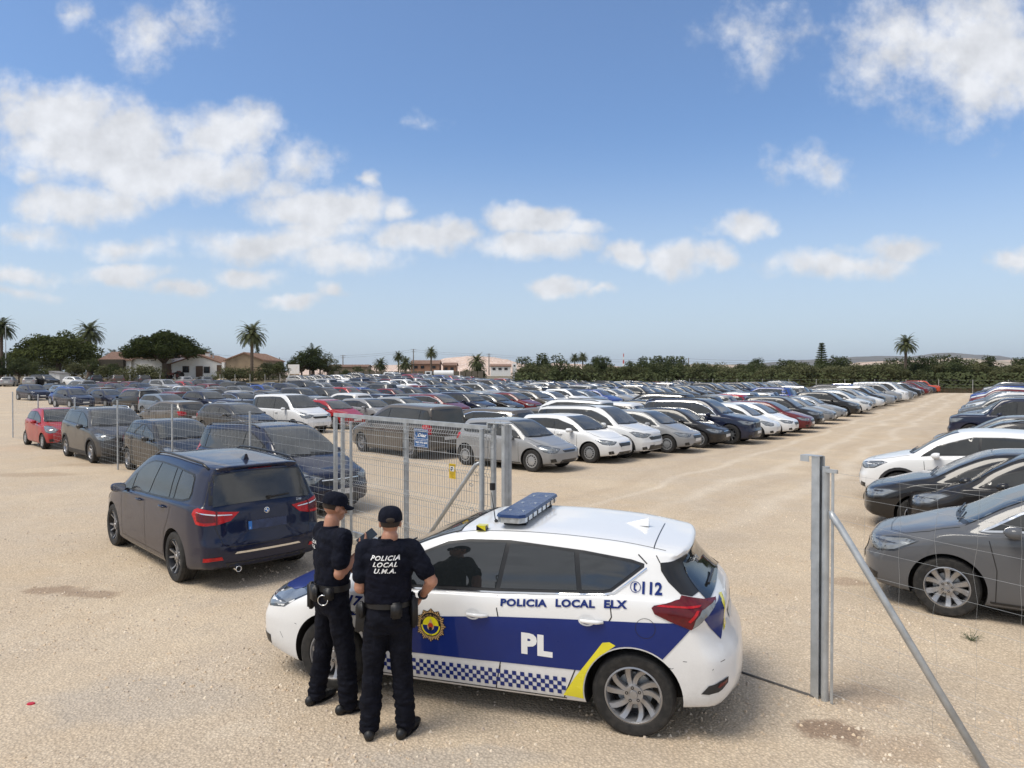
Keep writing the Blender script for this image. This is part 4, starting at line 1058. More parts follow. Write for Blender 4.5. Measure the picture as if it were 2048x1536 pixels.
    p0 = local_ray(root, c, 994, 1044); mb.tube([p0, p0 + Vector((.015, -.0, .02))], [.02, .014], 8); mb.tube([p0 + Vector((.015, 0, .02)), p0 + Vector((.045, .02, .26))], [.005, .002], 6); mb.build('rod_aerial', M['black'], root)
    p0 = c.hit((c.sx(3.42), .0, 3), (0, 0, -1), 0); mb = MB()
    N_ = 10; vs = [(p0.x + .11, 0, p0.z)]
    for i in range(1, N_):
        t = i / (N_ - 1); x = p0.x + .11 - .24 * t; w_ = .035 * math.sin(min(1, t * 1.4) * math.pi / 2); hgt = .065 * t ** 1.3
        vs += [(x, w_, p0.z - .004), (x, w_ * .2, p0.z + hgt), (x, -w_ * .2, p0.z + hgt), (x, -w_, p0.z - .004)]
    fs = [(0, 1, 2), (0, 2, 3), (0, 3, 4)]
    for i in range(1, N_ - 1):
        b = 1 + (i - 1) * 4
        for j in range(3): fs.append((b + j, b + j + 4, b + j + 5, b + j + 1))
    b = 1 + (N_ - 2) * 4; fs.append((b, b + 1, b + 2, b + 3)); mb.add(vs, fs); o = mb.build('shark_fin_aerial', M['paint'], root, False); o.color = (.8, .8, .79, 1)
    p0 = local_ray(root, c, 966, 1060); mb = MB()
    mb.prism([(-.035, -.04), (.045, -.035), (.045, .04), (-.035, .035)], 0, .045, 'xy', 0); 
    mb.add([(-.0355, -.041, .002), (-.0355, .036, .002), (-.0355, .036, .044), (-.0355, -.0, .044)], [(0, 1, 2, 3)], 1)
    mb.add([(-.034, .0365, .002), (.045, .0405, .002), (.045, .0405, .044)], [(0, 1, 2)], 1); mb.add([(-.034, .0365, .002), (.045, .0415, .044), (-.034, .0375, .044)], [(0, 1, 2)], 0)
    o = mb.build('sensor_box', [M['syellow'], M['sblack']], root); o.location = p0
    tag(root, 'white and blue police car with light bar and checkered band beside two officers', 'police car')
    return root, c
# ------------------------------------------------------------------ the dark blue car parked outside the fence
BS = mk(4.556, 1.80, 1.61, 2.78, .83, nose=.80, cowz=1.06, cow=1.02, wt=1.95, b0=.98, b1=1.07, lean=.30, Rw=.335, hl=(.74, .11, .45), rim='thin5', rr=.70, rimmat='alloy', tw=.225, rail=(2.05, 4.10), railmat=2, glass='glass', handles=[(2.23, .93), (3.22, .96)], tl=(.84, 1.02, .6), rw=(.66, .58, .16), plate=False)
BS['dlo'] = [(1.28, .985), (1.9, 1.01), (2.8, 1.04), (3.55, 1.075), (3.80, 1.09), (3.96, 1.13), (3.99, 1.22), (3.92, 1.40), (3.84, 1.445), (3.3, 1.485), (2.6, 1.50), (2.25, 1.485), (1.98, 1.425), (1.7, 1.27), (1.46, 1.11)]
BS['pillars'] = [((1.70, .9), (1.75, 1.5)), ((2.46, .9), (2.62, 1.5)), ((3.36, .9), (3.26, 1.5)), ((3.52, .9), (3.46, 1.5))]
BS['br'] = [(.2, .10), (.32, .03), (.44, 0), (.60, .0), (.66, .03), (.90, .07), (1.04, .10), (1.10, .13), (1.44, .27), (1.50, .285), (1.55, .24), (1.61, .25)]
BS['rwin'] = (.66, .58, 1.09, 1.46)
BS['seams'] = [[(1.36, .30), (1.36, .7), (1.33, .98)], [(2.44, 1.03), (2.46, .8), (2.46, .3)], [(3.50, 1.06), (3.44, .85), (3.27, .62), (3.18, .31)], [(1.36, .29), (3.18, .29)]]
BS['grid'] = .03; BS['ns'] = 150; BS['mseg'] = 7; BS['rear'] = []; BS['fin'] = None
BS['cr'] = .20
SPECS['blue_estate'] = BS
BMW_COL = (.002, .007, .032, 1)
def build_bmw():
    root = build_car(BS, True, 'blue_car'); c = CARREF['blue_car']
    a = R(134.0); h = Vector((math.cos(a), math.sin(a))); nl = Vector((-h.y, h.x)); rw = G(372, 1165)
    ctr = rw - nl * .89 + h * 1.39 - Vector((.17, 0))
    root.location = (ctr.x, ctr.y, 0); root.rotation_euler = (0, 0, a)
    for k in KIDS[root.name]: k.color = BMW_COL
    def rear(nm, mats, lst, mirror=True):
        mb = MB()
        for m, off, pts in lst: c.patch(mb, [(c.sx(s), y, z) for s, y, z in pts], (.8, -.6, 0), off, m, .03, False)
        for sg in (1, -1):
            u = MB(); u.v = [(x, sg * y, z) for x, y, z in mb.v]; u.f = [f if sg > 0 else f[::-1] for f in mb.f]; u.m = mb.m
            u.build(nm, mats, root, True)
    L = 4.556
    rear('tail_light', [M['red'], M['darkred'], M['chrome']], [
        (0, .006, [(4.22, .89, .98), (4.26, .88, 1.035), (4.33, .86, 1.06), (4.40, .80, 1.045), (4.44, .66, 1.01), (4.46, .36, .985), (4.50, .50, .885), (4.50, .66, .85), (4.42, .78, .84), (4.31, .87, .86)]),
        (1, .009, [(4.30, .87, .985), (4.36, .84, 1.0), (4.42, .74, .975), (4.44, .68, .96), (4.46, .68, .88), (4.40, .80, .88), (4.33, .86, .90)]),
        (2, .011, [(4.30, .87, 1.012), (4.38, .82, 1.0), (4.44, .68, .975), (4.46, .46, .962), (4.47, .46, .952), (4.45, .68, .958), (4.39, .82, .985)]),
        (1, .012, [(4.44, .672, 1.02), (4.46, .662, 1.02), (4.48, .662, .84), (4.46, .672, .84)])])
    rear('reflector', [M['red']], [(0, .008, [(4.40, .80, .395), (4.50, .58, .41), (4.50, .60, .45), (4.41, .80, .445)])])
    mb = MB(); c.patch(mb, [(c.sx(L), y, z) for y, z in ((-.45, .47), (.45, .47), (.42, .495), (-.42, .495))], (1, 0, 0), .01, 0, .06, False); mb.build('bumper_trim', M['chrome'], root)
    mb = MB(); c.patch(mb, [(c.sx(L), y, z) for y, z in ((-.48, .26), (.48, .26), (.55, .36), (-.55, .36))], (1, 0, 0), .005, 0, .06, False); mb.build('rear_bumper_trim', M['plastic'], root)
    # tailgate seams
    mb = MB(); P = [(c.sx(L), y, z) for y, z in ((.66, .88), (.64, .78), (.58, .60), (.50, .565), (0, .56), (-.50, .565), (-.58, .60), (-.64, .78), (-.66, .88))]
    c.strip(mb, P, .008, (1, 0, 0), .0015, 0, False)
    c.strip(mb, [(c.sx(L - .3), y, z) for y, z in ((.70, 1.06), (.68, 1.3), (.62, 1.5))], .008, (.7, -.7, 0), .0015, 0, True)
    c.strip(mb, [(c.sx(4.06), y, 1.6) for y in (-.6, -.2, .2, .6)], .008, (0, 0, -1), .0015, 0, False)
    mb.build('tailgate_seam', M['trim'], root)
    mb = MB(); c.patch(mb, [(c.sx(L) + .25, y, z) for y, z in ((-.70, 1.075), (.70, 1.075), (.645, 1.47), (.60, 1.49), (-.60, 1.49), (-.645, 1.47))], (.93, 0, -.35), .003, 0, .07, False); mb.build('rear_window_surround', M['trim'], root, True)
    mb = MB(); c.patch(mb, [(c.sx(L) + .28, y, z) for y, z in ((-.16, 1.505), (.16, 1.505), (.16, 1.52), (-.16, 1.52))], (1, 0, 0), .006, 0, .05, False); mb.build('brake_light', M['darkred'], root)
    # roundel
    mb = MB(); z0 = .965; o = c.hit((c.sx(L) - 1, 0, z0), (1, 0, 0), 0); mb.lathe([(.038, 0), (.038, .008), (.001, .010)], 28, 'x', 0)
    mb.lathe([(.030, .0105), (.001, .0112)], 28, 'x', 1)
    for a0 in (0, 180):
        P = [(.0125, 0, 0)] + [(.0125, .024 * math.cos(R(a0 + i * 11.25)), .024 * math.sin(R(a0 + i * 11.25))) for i in range(9)]; mb.add(P, [tuple(range(10))], 2)
    for a0 in (90, 270):
        P = [(.0125, 0, 0)] + [(.0125, .024 * math.cos(R(a0 + i * 11.25)), .024 * math.sin(R(a0 + i * 11.25))) for i in range(9)]; mb.add(P, [tuple(range(10))], 3)
    mb.v = [(-v[0], v[1], v[2]) for v in mb.v]; q = mb.build('round_badge', [M['chrome'], M['black'], M['swhite'], M['euro']], root); q.location = o + Vector((-.002, 0, 0)); q.rotation_euler = (0, .12, 0)
    # plate: blue band, the rest too dark to read
    mb = MB(); z0 = .80; o = c.hit((c.sx(L) - 1, 0, z0), (1, 0, 0), 0); mb.box((-.008, 0, 0), (.012, .52, .11), 0)
    mb.add([(-.0145, .26, -.052), (-.0145, .215, -.052), (-.0145, .215, .052), (-.0145, .26, .052)], [(0, 1, 2, 3)], 1)
    text_flat(mb, 'E', (-.0155, .245, -.042), (0, -1, 0), (0, 0, 1), .022, 2)
    q = mb.build('licence_plate', [simple('smudged_plate', (.030, .045, .10), .35, 0, .35, 12), M['euro'], M['swhite']], root); q.location = o; q.rotation_euler = (0, .10, 0)
    # wiper, exhaust, roof fin, lettering
    mb = MB(); a1 = c.hit((c.sx(L) - .1, -.05, 1.12), (1, 0, 0), .02); b1 = c.hit((c.sx(L) - .1, -.34, 1.135), (1, 0, 0), .02); mb.tube([a1, b1], [.014, .009], 6); mb.box(a1, (.03, .05, .035)); mb.build('wiper', M['trim'], root)
    mb = MB(); mb.lathe([(.030, .10), (.030, -.02), (.036, -.025), (.040, -.015), (.040, .10)], 20, 'x', 0); mb.v = [(v[0], v[1], v[2]) for v in mb.v]; mb.lathe([(.030, .0), (.001, .0)], 16, 'x', 1)
    q = mb.build('exhaust_pipe', [M['chrome'], M['under']], root, True); q.location = (c.sx(L) + .04, .40, .27)
    z = c.top(3.7); mb = MB(); x0 = c.sx(3.75)
    N_ = 9; vs = [(x0 + .10, 0, z)]
    for i in range(1, N_):
        t = i / (N_ - 1); w_ = .04 * math.sin(min(1, t * 1.5) * math.pi / 2); hg = .07 * t ** 1.4; x = x0 + .10 - .20 * t
        vs += [(x, w_, z - .01), (x, w_ * .3, z + hg), (x, -w_ * .3, z + hg), (x, -w_, z - .01)]
    fs = [(0, 1, 2), (0, 2, 3), (0, 3, 4)]
    for i in range(1, N_ - 1):
        b = 1 + (i - 1) * 4
        for j in range(3): fs.append((b + j, b + j + 4, b + j + 5, b + j + 1))
    b = 1 + (N_ - 2) * 4; fs.append((b, b + 1, b + 2, b + 3)); mb.add(vs, fs); o = mb.build('shark_fin_aerial', M['paint'], root, True, .5); o.color = BMW_COL
    mb = MB(); V2, F2 = text2d('216d', .028, bold=.01, shear=.2)
    mb.add([c.hit((c.sx(L) - 1, -.44 - u, 1.035 + v), (1, 0, 0), .006) for u, v in V2], F2); mb.build('boot_lettering', M['chrome'], root)
    tag(root, 'dark blue family car seen from behind, parked on open gravel outside the fence', 'car')
    return root, c
POLICE, PC = build_police()
BMW, BC = build_bmw()
# ------------------------------------------------------------------ ground
def ground_material():
    m = newmat('gravel_ground'); t = NT(m); geo = t('ShaderNodeNewGeometry'); P = geo.outputs['Position']
    big = t.noise(.10, 5, .6, P); mid = t.noise(.55, 6, .65, P); sm = t.noise(4.0, 5, .65, P); fine = t.noise(38, 4, .7, P)
    v1 = t('ShaderNodeTexVoronoi', {'Scale': 42.0, 'Vector': P}); v2 = t('ShaderNodeTexVoronoi', {'Scale': 95.0, 'Vector': P})
    base = t.mix(t.rng(mid.outputs['Fac'], .35, .68, smooth=True), (.65, .51, .35), (.60, .50, .385))
    base = t.mix(t.rng(big.outputs['Fac'], .42, .62, 0, .7, True), base, (.70, .52, .32))
    # damp, reddish and dirty patches
    dv = t('ShaderNodeMapping', {'Vector': P, 'Scale': (.35, .8, 1), 'Rotation': (0, 0, .5)})
    dn = t.noise(.75, 3, .55, dv.outputs[0], .6)
    base = t.mix(t.rng(dn.outputs['Fac'], .69, .74, 0, .6, True), base, (.20, .13, .085))
    # wheel tracks running up the aisle
    tr = t('ShaderNodeMapping', {'Vector': P, 'Rotation': (0, 0, R(34.5)), 'Scale': (1, .03, 1)})
    tn = t.noise(1.15, 4, .55, tr.outputs[0], .25)
    base = t.mix(t.rng(tn.outputs['Fac'], .50, .66, 0, .45, True), base, (.74, .61, .45))
    peb = t.mix(t.rng(v1.outputs['Color'], 0, 1), (.40, .32, .24), (.84, .70, .52))
    peb2 = t.mix(t.rng(v2.outputs['Color'], 0, 1), (.34, .265, .195), (.80, .65, .48))
    cov = t.rng(t.noise(1.3, 5, .6, P).outputs['Fac'], .35, .65, .15, .62, True)
    base = t.mix(cov, base, peb); base = t.mix(.28, base, peb2)
    tn3 = t.noise(.32, 5, .62, P); tn4 = t.noise(1.7, 6, .7, P, .4)
    base = t.mix(t.rng(tn3.outputs['Fac'], .48, .66, 0, .42, True), base, (.78, .63, .44)); base = t.mix(t.rng(tn4.outputs['Fac'], .56, .72, 0, .40, True), base, (.47, .40, .32)); base = t.mix(t.rng(tn4.outputs['Fac'], .44, .30, 0, .35, True), base, (.76, .65, .50))
    # two compacted wheel tracks up the lane, and a worn turn towards the gate
    sp3 = t('ShaderNodeSeparateXYZ', {0: P}); wob = t.noise(.16, 3, .5, P); wv = t.math('MULTIPLY', t.math('SUBTRACT', wob.outputs['Fac'], .5), 2.6)
    aa = t.math('ADD', t.math('ADD', t.math('MULTIPLY', sp3.outputs[0], -.824), t.math('MULTIPLY', sp3.outputs[1], .566)), wv)
    brk = t.rng(t.noise(.5, 5, .7, P).outputs['Fac'], .30, .60, .25, 1)
    brk = t.math('MULTIPLY', brk, t.rng(sp3.outputs[1], 9.5, 17, 0, 1, True))
    for ac, wd_ in ((3.9, .38), (5.5, .38), (6.9, .22)):
        g_ = t.rng(t.math('ABSOLUTE', t.math('SUBTRACT', aa, ac)), wd_, 0, 0, 1, True)
        base = t.mix(t.math('MULTIPLY', t.math('MULTIPLY', g_, brk), .5), base, (.84, .73, .58))
    for ac in (4.7, 7.8, 2.6):
        g_ = t.rng(t.math('ABSOLUTE', t.math('SUBTRACT', aa, ac)), .35, 0, 0, 1, True)
        base = t.mix(t.math('MULTIPLY', t.math('MULTIPLY', g_, brk), .28), base, (.46, .34, .23))
    # damp and oily stains
    wp = t.noise(2.2, 5, .65, P); wsv = t('ShaderNodeVectorMath', {0: wp.outputs['Color'], 1: (.5, .5, .5)}, operation='SUBTRACT'); wsc = t('ShaderNodeVectorMath', {0: wsv.outputs[0]}, operation='SCALE'); wsc.inputs['Scale'].default_value = .55
    pw_ = t('ShaderNodeVectorMath', {0: P}, operation='ADD'); t.l.new(wsc.outputs[0], pw_.inputs[1])
    for px_, py_, rx_, ry_, st_, cl_ in ((112, 1182, .42, .22, .62, (.30, .20, .135)), (186, 1190, .36, .18, .60, (.30, .20, .135)), (1655, 1462, .30, .20, .75, (.24, .155, .105)), (1720, 1395, .36, .3, .4, (.36, .25, .17)), (1780, 1500, .45, .2, .35, (.36, .25, .17)), (1690, 1165, .26, .2, .45, (.34, .22, .15)), (560, 1150, 1.0, .9, .35, (.44, .37, .30)),
                                         (70, 950, 1.3, .5, .40, (.38, .27, .18)), (200, 930, 1.4, .5, .35, (.38, .27, .18)), (1190, 1500, .9, .25, .35, (.50, .40, .30)), (760, 1250, .8, .5, .30, (.44, .38, .31)), (1780, 962, 1.2, .3, .3, (.42, .30, .2)), (1350, 1080, 1.6, .8, .3, (.46, .38, .30)), (1735, 1048, .5, .9, .3, (.38, .27, .18)), (300, 1400, 1.0, .5, .35, (.46, .42, .37)), (900, 1520, .8, .2, .4, (.46, .42, .37))):
        g0 = G(px_, py_); mp_ = t('ShaderNodeMapping', {'Vector': pw_.outputs[0], 'Scale': (1 / rx_, 1 / ry_, 0), 'Location': (-g0.x / rx_, -g0.y / ry_, 0)})
        ln_ = t('ShaderNodeVectorMath', {0: mp_.outputs[0]}, operation='LENGTH'); base = t.mix(t.rng(ln_.outputs['Value'], 1.15, .6, 0, st_, True), base, cl_)
    crev = t.rng(v1.outputs['Distance'], .0, .55, 1.16, .76)  # gaps between pebbles: their shade is put into the colour
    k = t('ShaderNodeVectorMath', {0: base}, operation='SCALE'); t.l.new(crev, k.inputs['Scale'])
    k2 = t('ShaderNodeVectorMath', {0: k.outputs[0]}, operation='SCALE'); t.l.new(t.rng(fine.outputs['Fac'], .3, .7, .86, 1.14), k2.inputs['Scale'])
    h = t.math('ADD', t.math('MULTIPLY', t.math('SUBTRACT', .6, v1.outputs['Distance']), .6), t.math('ADD', t.math('MULTIPLY', sm.outputs['Fac'], 1.6), t.math('MULTIPLY', fine.outputs['Fac'], .4)))
    bp = t('ShaderNodeBump', {'Strength': .75, 'Distance': .018, 'Height': h})
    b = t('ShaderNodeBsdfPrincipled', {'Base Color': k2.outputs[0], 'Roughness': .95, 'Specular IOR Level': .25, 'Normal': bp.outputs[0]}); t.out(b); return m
M['ground'] = ground_material()
def far_material():
    m = newmat('dry_field'); t = NT(m); P = t('ShaderNodeNewGeometry').outputs['Position']
    a = t.noise(.03, 5, .6, P); b_ = t.noise(.4, 5, .6, P)
    c_ = t.mix(t.rng(a.outputs['Fac'], .4, .6), (.20, .14, .085), (.10, .10, .05)); c_ = t.mix(t.rng(b_.outputs['Fac'], .4, .7, 0, .5), c_, (.26, .20, .13))
    t.out(t('ShaderNodeBsdfPrincipled', {'Base Color': c_, 'Roughness': 1})); return m
def ground_grid(name, xs, ys, mat, dz=0.0, keep=None, kind='structure'):
    nx, ny = len(xs), len(ys); vs = [(x, y, ZG(x, y) + dz) for y in ys for x in xs]
    fs = [(j * nx + i, j * nx + i + 1, (j + 1) * nx + i + 1, (j + 1) * nx + i) for j in range(ny - 1) for i in range(nx - 1) if keep is None or keep((xs[i] + xs[i + 1]) / 2, (ys[j] + ys[j + 1]) / 2)]
    mb = MB(); mb.add(vs, fs); o = mb.build(name, mat, smooth=True); o['kind'] = kind; return o
XS = [-9000, -3000, -1200, -600] + list(range(-400, 401, 8)) + [600, 1200, 3000, 9000]
YS = [-300, -60] + list(range(-20, 400, 6)) + [600, 1200, 3000, 9000, 16000]
# far boundary of the gravel lot (polyline in plan)
def lot_edge(x, y):      # True inside the gravel
    t_ = .566 * x + .824 * y; a_ = -.824 * x + .566 * y
    if a_ < 12: return t_ < 123
    return y < 150 - max(0, -x - 0) * .55 + max(0, x) * .05 and t_ < 150
ground_grid('ground', XS, YS, far_material())
XL = [x * 2.5 for x in range(-60, 50)]; YL = [-10 + 2.5 * i for i in range(70)]
ground_grid('gravel_lot', XL, YL, M['ground'], .012, lot_edge)
# loose stones near the viewer
def loose_stones():
    rnd = random.Random(5); mb = MB()
    for i in range(26000):
        y = 3.6 + 11 * rnd.random() ** 1.5; x = rnd.uniform(-.78, .78) * y + rnd.uniform(-.3, .3)
        q = mnoise.noise(Vector((x * .8, y * .8, 3.1)))
        if q < -.12 + .25 * rnd.random(): continue
        r = .0042 + .0145 * rnd.random() ** 3.0; a = rnd.uniform(0, 6.28); e = [r * rnd.uniform(.7, 1.3) for _ in range(5)]
        vs = [(x + e[k] * math.cos(a + 1.2566 * k), y + e[k] * math.sin(a + 1.2566 * k), .010) for k in range(5)] + [(x + r * rnd.uniform(-.3, .3) + e[k * 2] * .5 * math.cos(a + 2.1 * k), y + e[k * 2] * .5 * math.sin(a + 2.1 * k), .012 + r * rnd.uniform(.5, 1.0)) for k in range(3)]
        mb.add(vs, [(5, 6, 7), (0, 1, 5), (1, 6, 5), (1, 2, 6), (2, 3, 6), (3, 7, 6), (3, 4, 7), (4, 5, 7), (4, 0, 5)], i % 3)
    o = mb.build('loose_gravel', [simple('stone_tan', (.60, .47, .33), .95, 0, .3, 30), simple('stone_grey', (.52, .43, .34), .95, 0, .3, 30), simple('stone_pale', (.68, .58, .45), .95, 0, .25, 30)])
    tag(o, kind='stuff', cat='gravel', label='loose pale stones scattered over the gravel')
loose_stones()
# ------------------------------------------------------------------ placing the cars
C_ = {'white': (.78, .78, .77), 'silver': (.29, .295, .30), 'grey': (.13, .135, .14), 'dark grey': (.045, .045, .046), 'black': (.008, .008, .009), 'navy': (.006, .011, .034), 'blue': (.02, .06, .25),
      'red': (.33, .010, .014), 'dark red': (.13, .010, .014), 'brown': (.085, .062, .048), 'beige': (.30, .27, .22), 'pale blue': (.15, .19, .24), 'grey brown': (.12, .105, .09), 'purple': (.05, .03, .08), 'orange': (.55, .07, .02), 'green': (.03, .05, .04)}
PROTO = {}; LOWM = {}
def proto(kind):
    if kind not in PROTO: PROTO[kind] = build_car(SPECS[kind], True, kind); PROTO[kind]['used'] = 0
    return PROTO[kind]
def low(kind):
    if kind not in LOWM: LOWM[kind] = build_car(SPECS[kind], False, kind)
    return LOWM[kind]
CAT = {'small_van': 'van', 'panel_van': 'van'}
ANCH = {'FR': (1, -1), 'FL': (1, 1), 'RR': (-1, -1), 'RL': (-1, 1)}
D34 = -34.5
TAKEN = []
def xyz_anchor(kind, anchor, px, py, hd, gz=0.0):
    sp = SPECS[kind]; a = R(hd); h = Vector((math.cos(a), math.sin(a))); l = Vector((-h.y, h.x)); p = G(px, py, gz)
    if anchor in ANCH: i, j = ANCH[anchor]; return p - h * (i * sp['wb'] / 2) - l * (j * (sp['W'] / 2 - .02))
    if anchor == 'C': return p
    if anchor == 'N': return p - h * (sp['fo'] + sp['wb'] / 2 - .06)
def place(kind, colour, x, y, hd, label, group=None, full=True):
    z = ZG(x, y) + .012; col = C_[colour] if isinstance(colour, str) else colour
    rn = random.Random(int(x * 100) * 7919 + int(y * 100)); k_ = rn.uniform(.85, 1.15); col = tuple(v * k_ for v in col) + (1,)
    TAKEN.append((x, y))
    if full:
        p = proto(kind)
        if not p['used']: p['used'] = 1; r = p; ch = KIDS[p.name]
        else: r = copy_tree(p); ch = [o for o in r.children]
        r.location = (x, y, z); r.rotation_euler = (0, 0, R(hd))
        for o in (KIDS.get(r.name) or r.children): o.color = col
        if r is not p:
            for o in bpy.data.objects: pass
    else:
        r = bpy.data.objects.new(kind, low(kind)); COL.objects.link(r); r.location = (x, y, z); r.rotation_euler = (0, 0, R(hd)); r.color = col
    tag(r, label, CAT.get(kind, 'car'), group)
    return r
def at(a, t): return (-.824 * a + .566 * t, .566 * a + .824 * t)
GF = 'cars parked along the wire fence'; GA = 'cars of the front row facing the gravel lane'; GB = 'cars parked tail to tail behind the front row'; GC = 'cars in the third row from the lane'; GR = 'cars on the right side of the gravel lane'
def pa(kind, colour, anchor, px, py, hd, label, group=None):
    p = xyz_anchor(kind, anchor, px, py, hd); return place(kind, colour, p.x, p.y, hd, label, group)
FH = -44.5
pa('city_car', 'red', 'FR', 83, 899, -43, 'red city car behind the fence, farthest left of the cars along it', GF)
pa('compact_suv', 'dark grey', 'FR', 180, 927, -43.5, 'dusty grey crossover with silver roof rails behind the wire fence', GF)
pa('wedge_hatchback', 'black', 'RR', 254, 940, FH, 'dusty black hatchback behind the fence, partly hidden by the dark blue car', GF)
p_ = place('people_carrier', 'navy', -5.0, 15.2, -40, 'dark blue people carrier with roof rails close behind the fence by the gate', GF)
pa('minivan', 'grey brown', 'FL', 722, 904, 134.6, 'dusty grey brown minivan seen from behind, just beyond the gate', 'cars near the gate')
pa('three_door_hatchback', 'silver', 'FR', 1062, 945, -38, 'silver three door hatchback at the near end of the front row', GA)
pa('small_hatchback', 'white', 'FR', 1178, 927, -38, 'white hatchback with black grille next to the silver three door one', GA)
pa('family_wagon', 'white', 'FR', 1245, 917, -36, 'white wagon with black wheels, black wheel arches and roof rails', GA)
pa('small_hatchback', 'silver', 'FR', 1333, 907, -36, 'silver hatchback between the white wagon and the black hatchback', GA)
pa('small_hatchback', 'black', 'FR', 1398, 897, -35, 'black hatchback with yellowed headlights beside the big dark blue vehicle', GA)
pa('large_suv', 'navy', 'FR', 1459, 889.5, D34, 'large dark blue off-roader with chrome grille in the front row', GA)
pa('round_city_car', 'white', 'FR', 1512, 880, D34, 'white rounded hatchback right after the large dark blue off-roader', GA)
pa('small_hatchback', 'white', 'FR', 1547, 873, D34, 'white hatchback with black air intakes, second white one past the large off-roader', GA)
pa('hatchback', 'dark red', 'FR', 1578, 866, D34, 'dark red hatchback in the front row', GA)
pa('crossover', 'black', 'FR', 1602, 858, D34, 'black crossover between the dark red hatchback and a silver estate', GA)
pa('estate', 'silver', 'FR', 1629, 849, D34, 'silver estate just before the silver saloon with shiny wheels', GA)
pa('saloon', 'silver', 'FR', 1656, 842, D34, 'silver saloon with many spoked shiny wheels in the front row', GA)
pa('crossover', 'black', 'FR', 1686, 834, D34, 'black crossover between the silver saloon and a white crossover', GA)
pa('crossover', 'white', 'FR', 1710, 828.5, D34, 'white crossover with dark intakes halfway along the front row', GA)
# right hand side of the lane, near ones
RH = 145.5
def pr(kind, colour, anchor, px, py, hd, label): return pa(kind, colour, anchor, px, py, hd, label, GR)
p_ = xyz_anchor('compact_mpv', 'FL', 1893, 1237, 147)
place('compact_mpv', (.085, .089, .097), p_.x, p_.y, 147, 'dark grey compact car nearest the viewer behind the right hand fence', GR)
pr('round_city_car', 'black', 'N', 1822, 1062, 147, 'small rounded black car with round headlights beside the nearest dark grey one')
pr('hatchback', 'black', 'N', 1738, 1042, 147, 'black hatchback with long pale headlights beside the white crossover')
pr('estate', 'dark grey', 'N', 1846, 934, RH, 'dark grey estate just beyond the nearest white crossover right of the lane')
pr('hatchback', 'grey', 'N', 1869, 914, RH, 'grey hatchback between the dark grey estate and the boxy off-roader')
pr('boxy_suv', 'navy', 'N', 1899, 880, RH, 'boxy dark blue off-roader with upright nose right of the lane')
pr('crossover', 'white', 'N', 1728, 990, RH, 'white crossover with a white mirror, nearest white one right of the lane')
COLS = ['dark grey', 'black', 'navy', 'silver', 'white', 'grey', 'black', 'black', 'dark grey', 'silver', 'dark red', 'grey', 'blue', 'brown', 'dark grey', 'grey brown', 'navy', 'white', 'pale blue', 'black', 'silver', 'red', 'dark grey', 'black', 'navy', 'grey']
KINDS = ['hatchback', 'small_hatchback', 'crossover', 'compact_suv', 'estate', 'saloon', 'hatchback', 'compact_mpv', 'small_hatchback', 'crossover', 'large_suv', 'people_carrier', 'hatchback', 'three_door_hatchback', 'saloon', 'wedge_hatchback', 'estate', 'minivan', 'compact_suv', 'city_car']
ORD = ['first', 'second', 'third', 'fourth', 'fifth', 'sixth', 'seventh', 'eighth', 'ninth', 'tenth', '11th', '12th', '13th', '14th', '15th', '16th', '17th', '18th', '19th', '20th', '21st', '22nd', '23rd'] + ['%dth' % i for i in range(24, 31)] + ['31st', '32nd', '33rd'] + ['%dth' % i for i in range(34, 41)] + ['41st', '42nd', '43rd'] + ['%dth' % i for i in range(44, 51)] + ['51st', '52nd', '53rd', '54th', '55th', '56th']
SAY = {'hatchback': 'hatchback', 'small_hatchback': 'small hatchback', 'three_door_hatchback': 'three door hatchback', 'compact_mpv': 'tall hatchback', 'wedge_hatchback': 'hatchback', 'people_carrier': 'people carrier', 'compact_suv': 'crossover', 'large_suv': 'off-roader', 'boxy_suv': 'boxy off-roader', 'minivan': 'minivan', 'city_car': 'city car', 'round_city_car': 'round city car', 'small_van': 'small van', 'panel_van': 'van', 'sports_coupe': 'coupe', 'family_wagon': 'wagon'}
PLAN = []    # (x, y, kind, colour, heading, label, group)
rnd = random.Random(21)
def row(a, t0, t1, hd, name, group, first=(), step=2.62, start=1, ok=None, skip=0.0):
    t = t0; n = start; i = 0
    while t < t1:
        fix = first[i] if i < len(first) else None
        kind, colour = fix[:2] if fix else (rnd.choice(KINDS), rnd.choice(COLS))
        da = rnd.uniform(-.25, .25)
        if not (fix is None and rnd.random() < skip):
            x, y = at(a + da, t)
            if ok is None or ok(x, y):
                lab = '%s %s, %s in %s' % (colour, SAY.get(kind, kind), ORD[min(n - 1, len(ORD) - 1)], name)
                PLAN.append((x, y, kind, colour, hd + rnd.uniform(-1.3, 1.3), lab, group)); n += 1
        t += (fix[2] if fix and len(fix) > 2 else step) + rnd.uniform(-.12, .18); i += 1
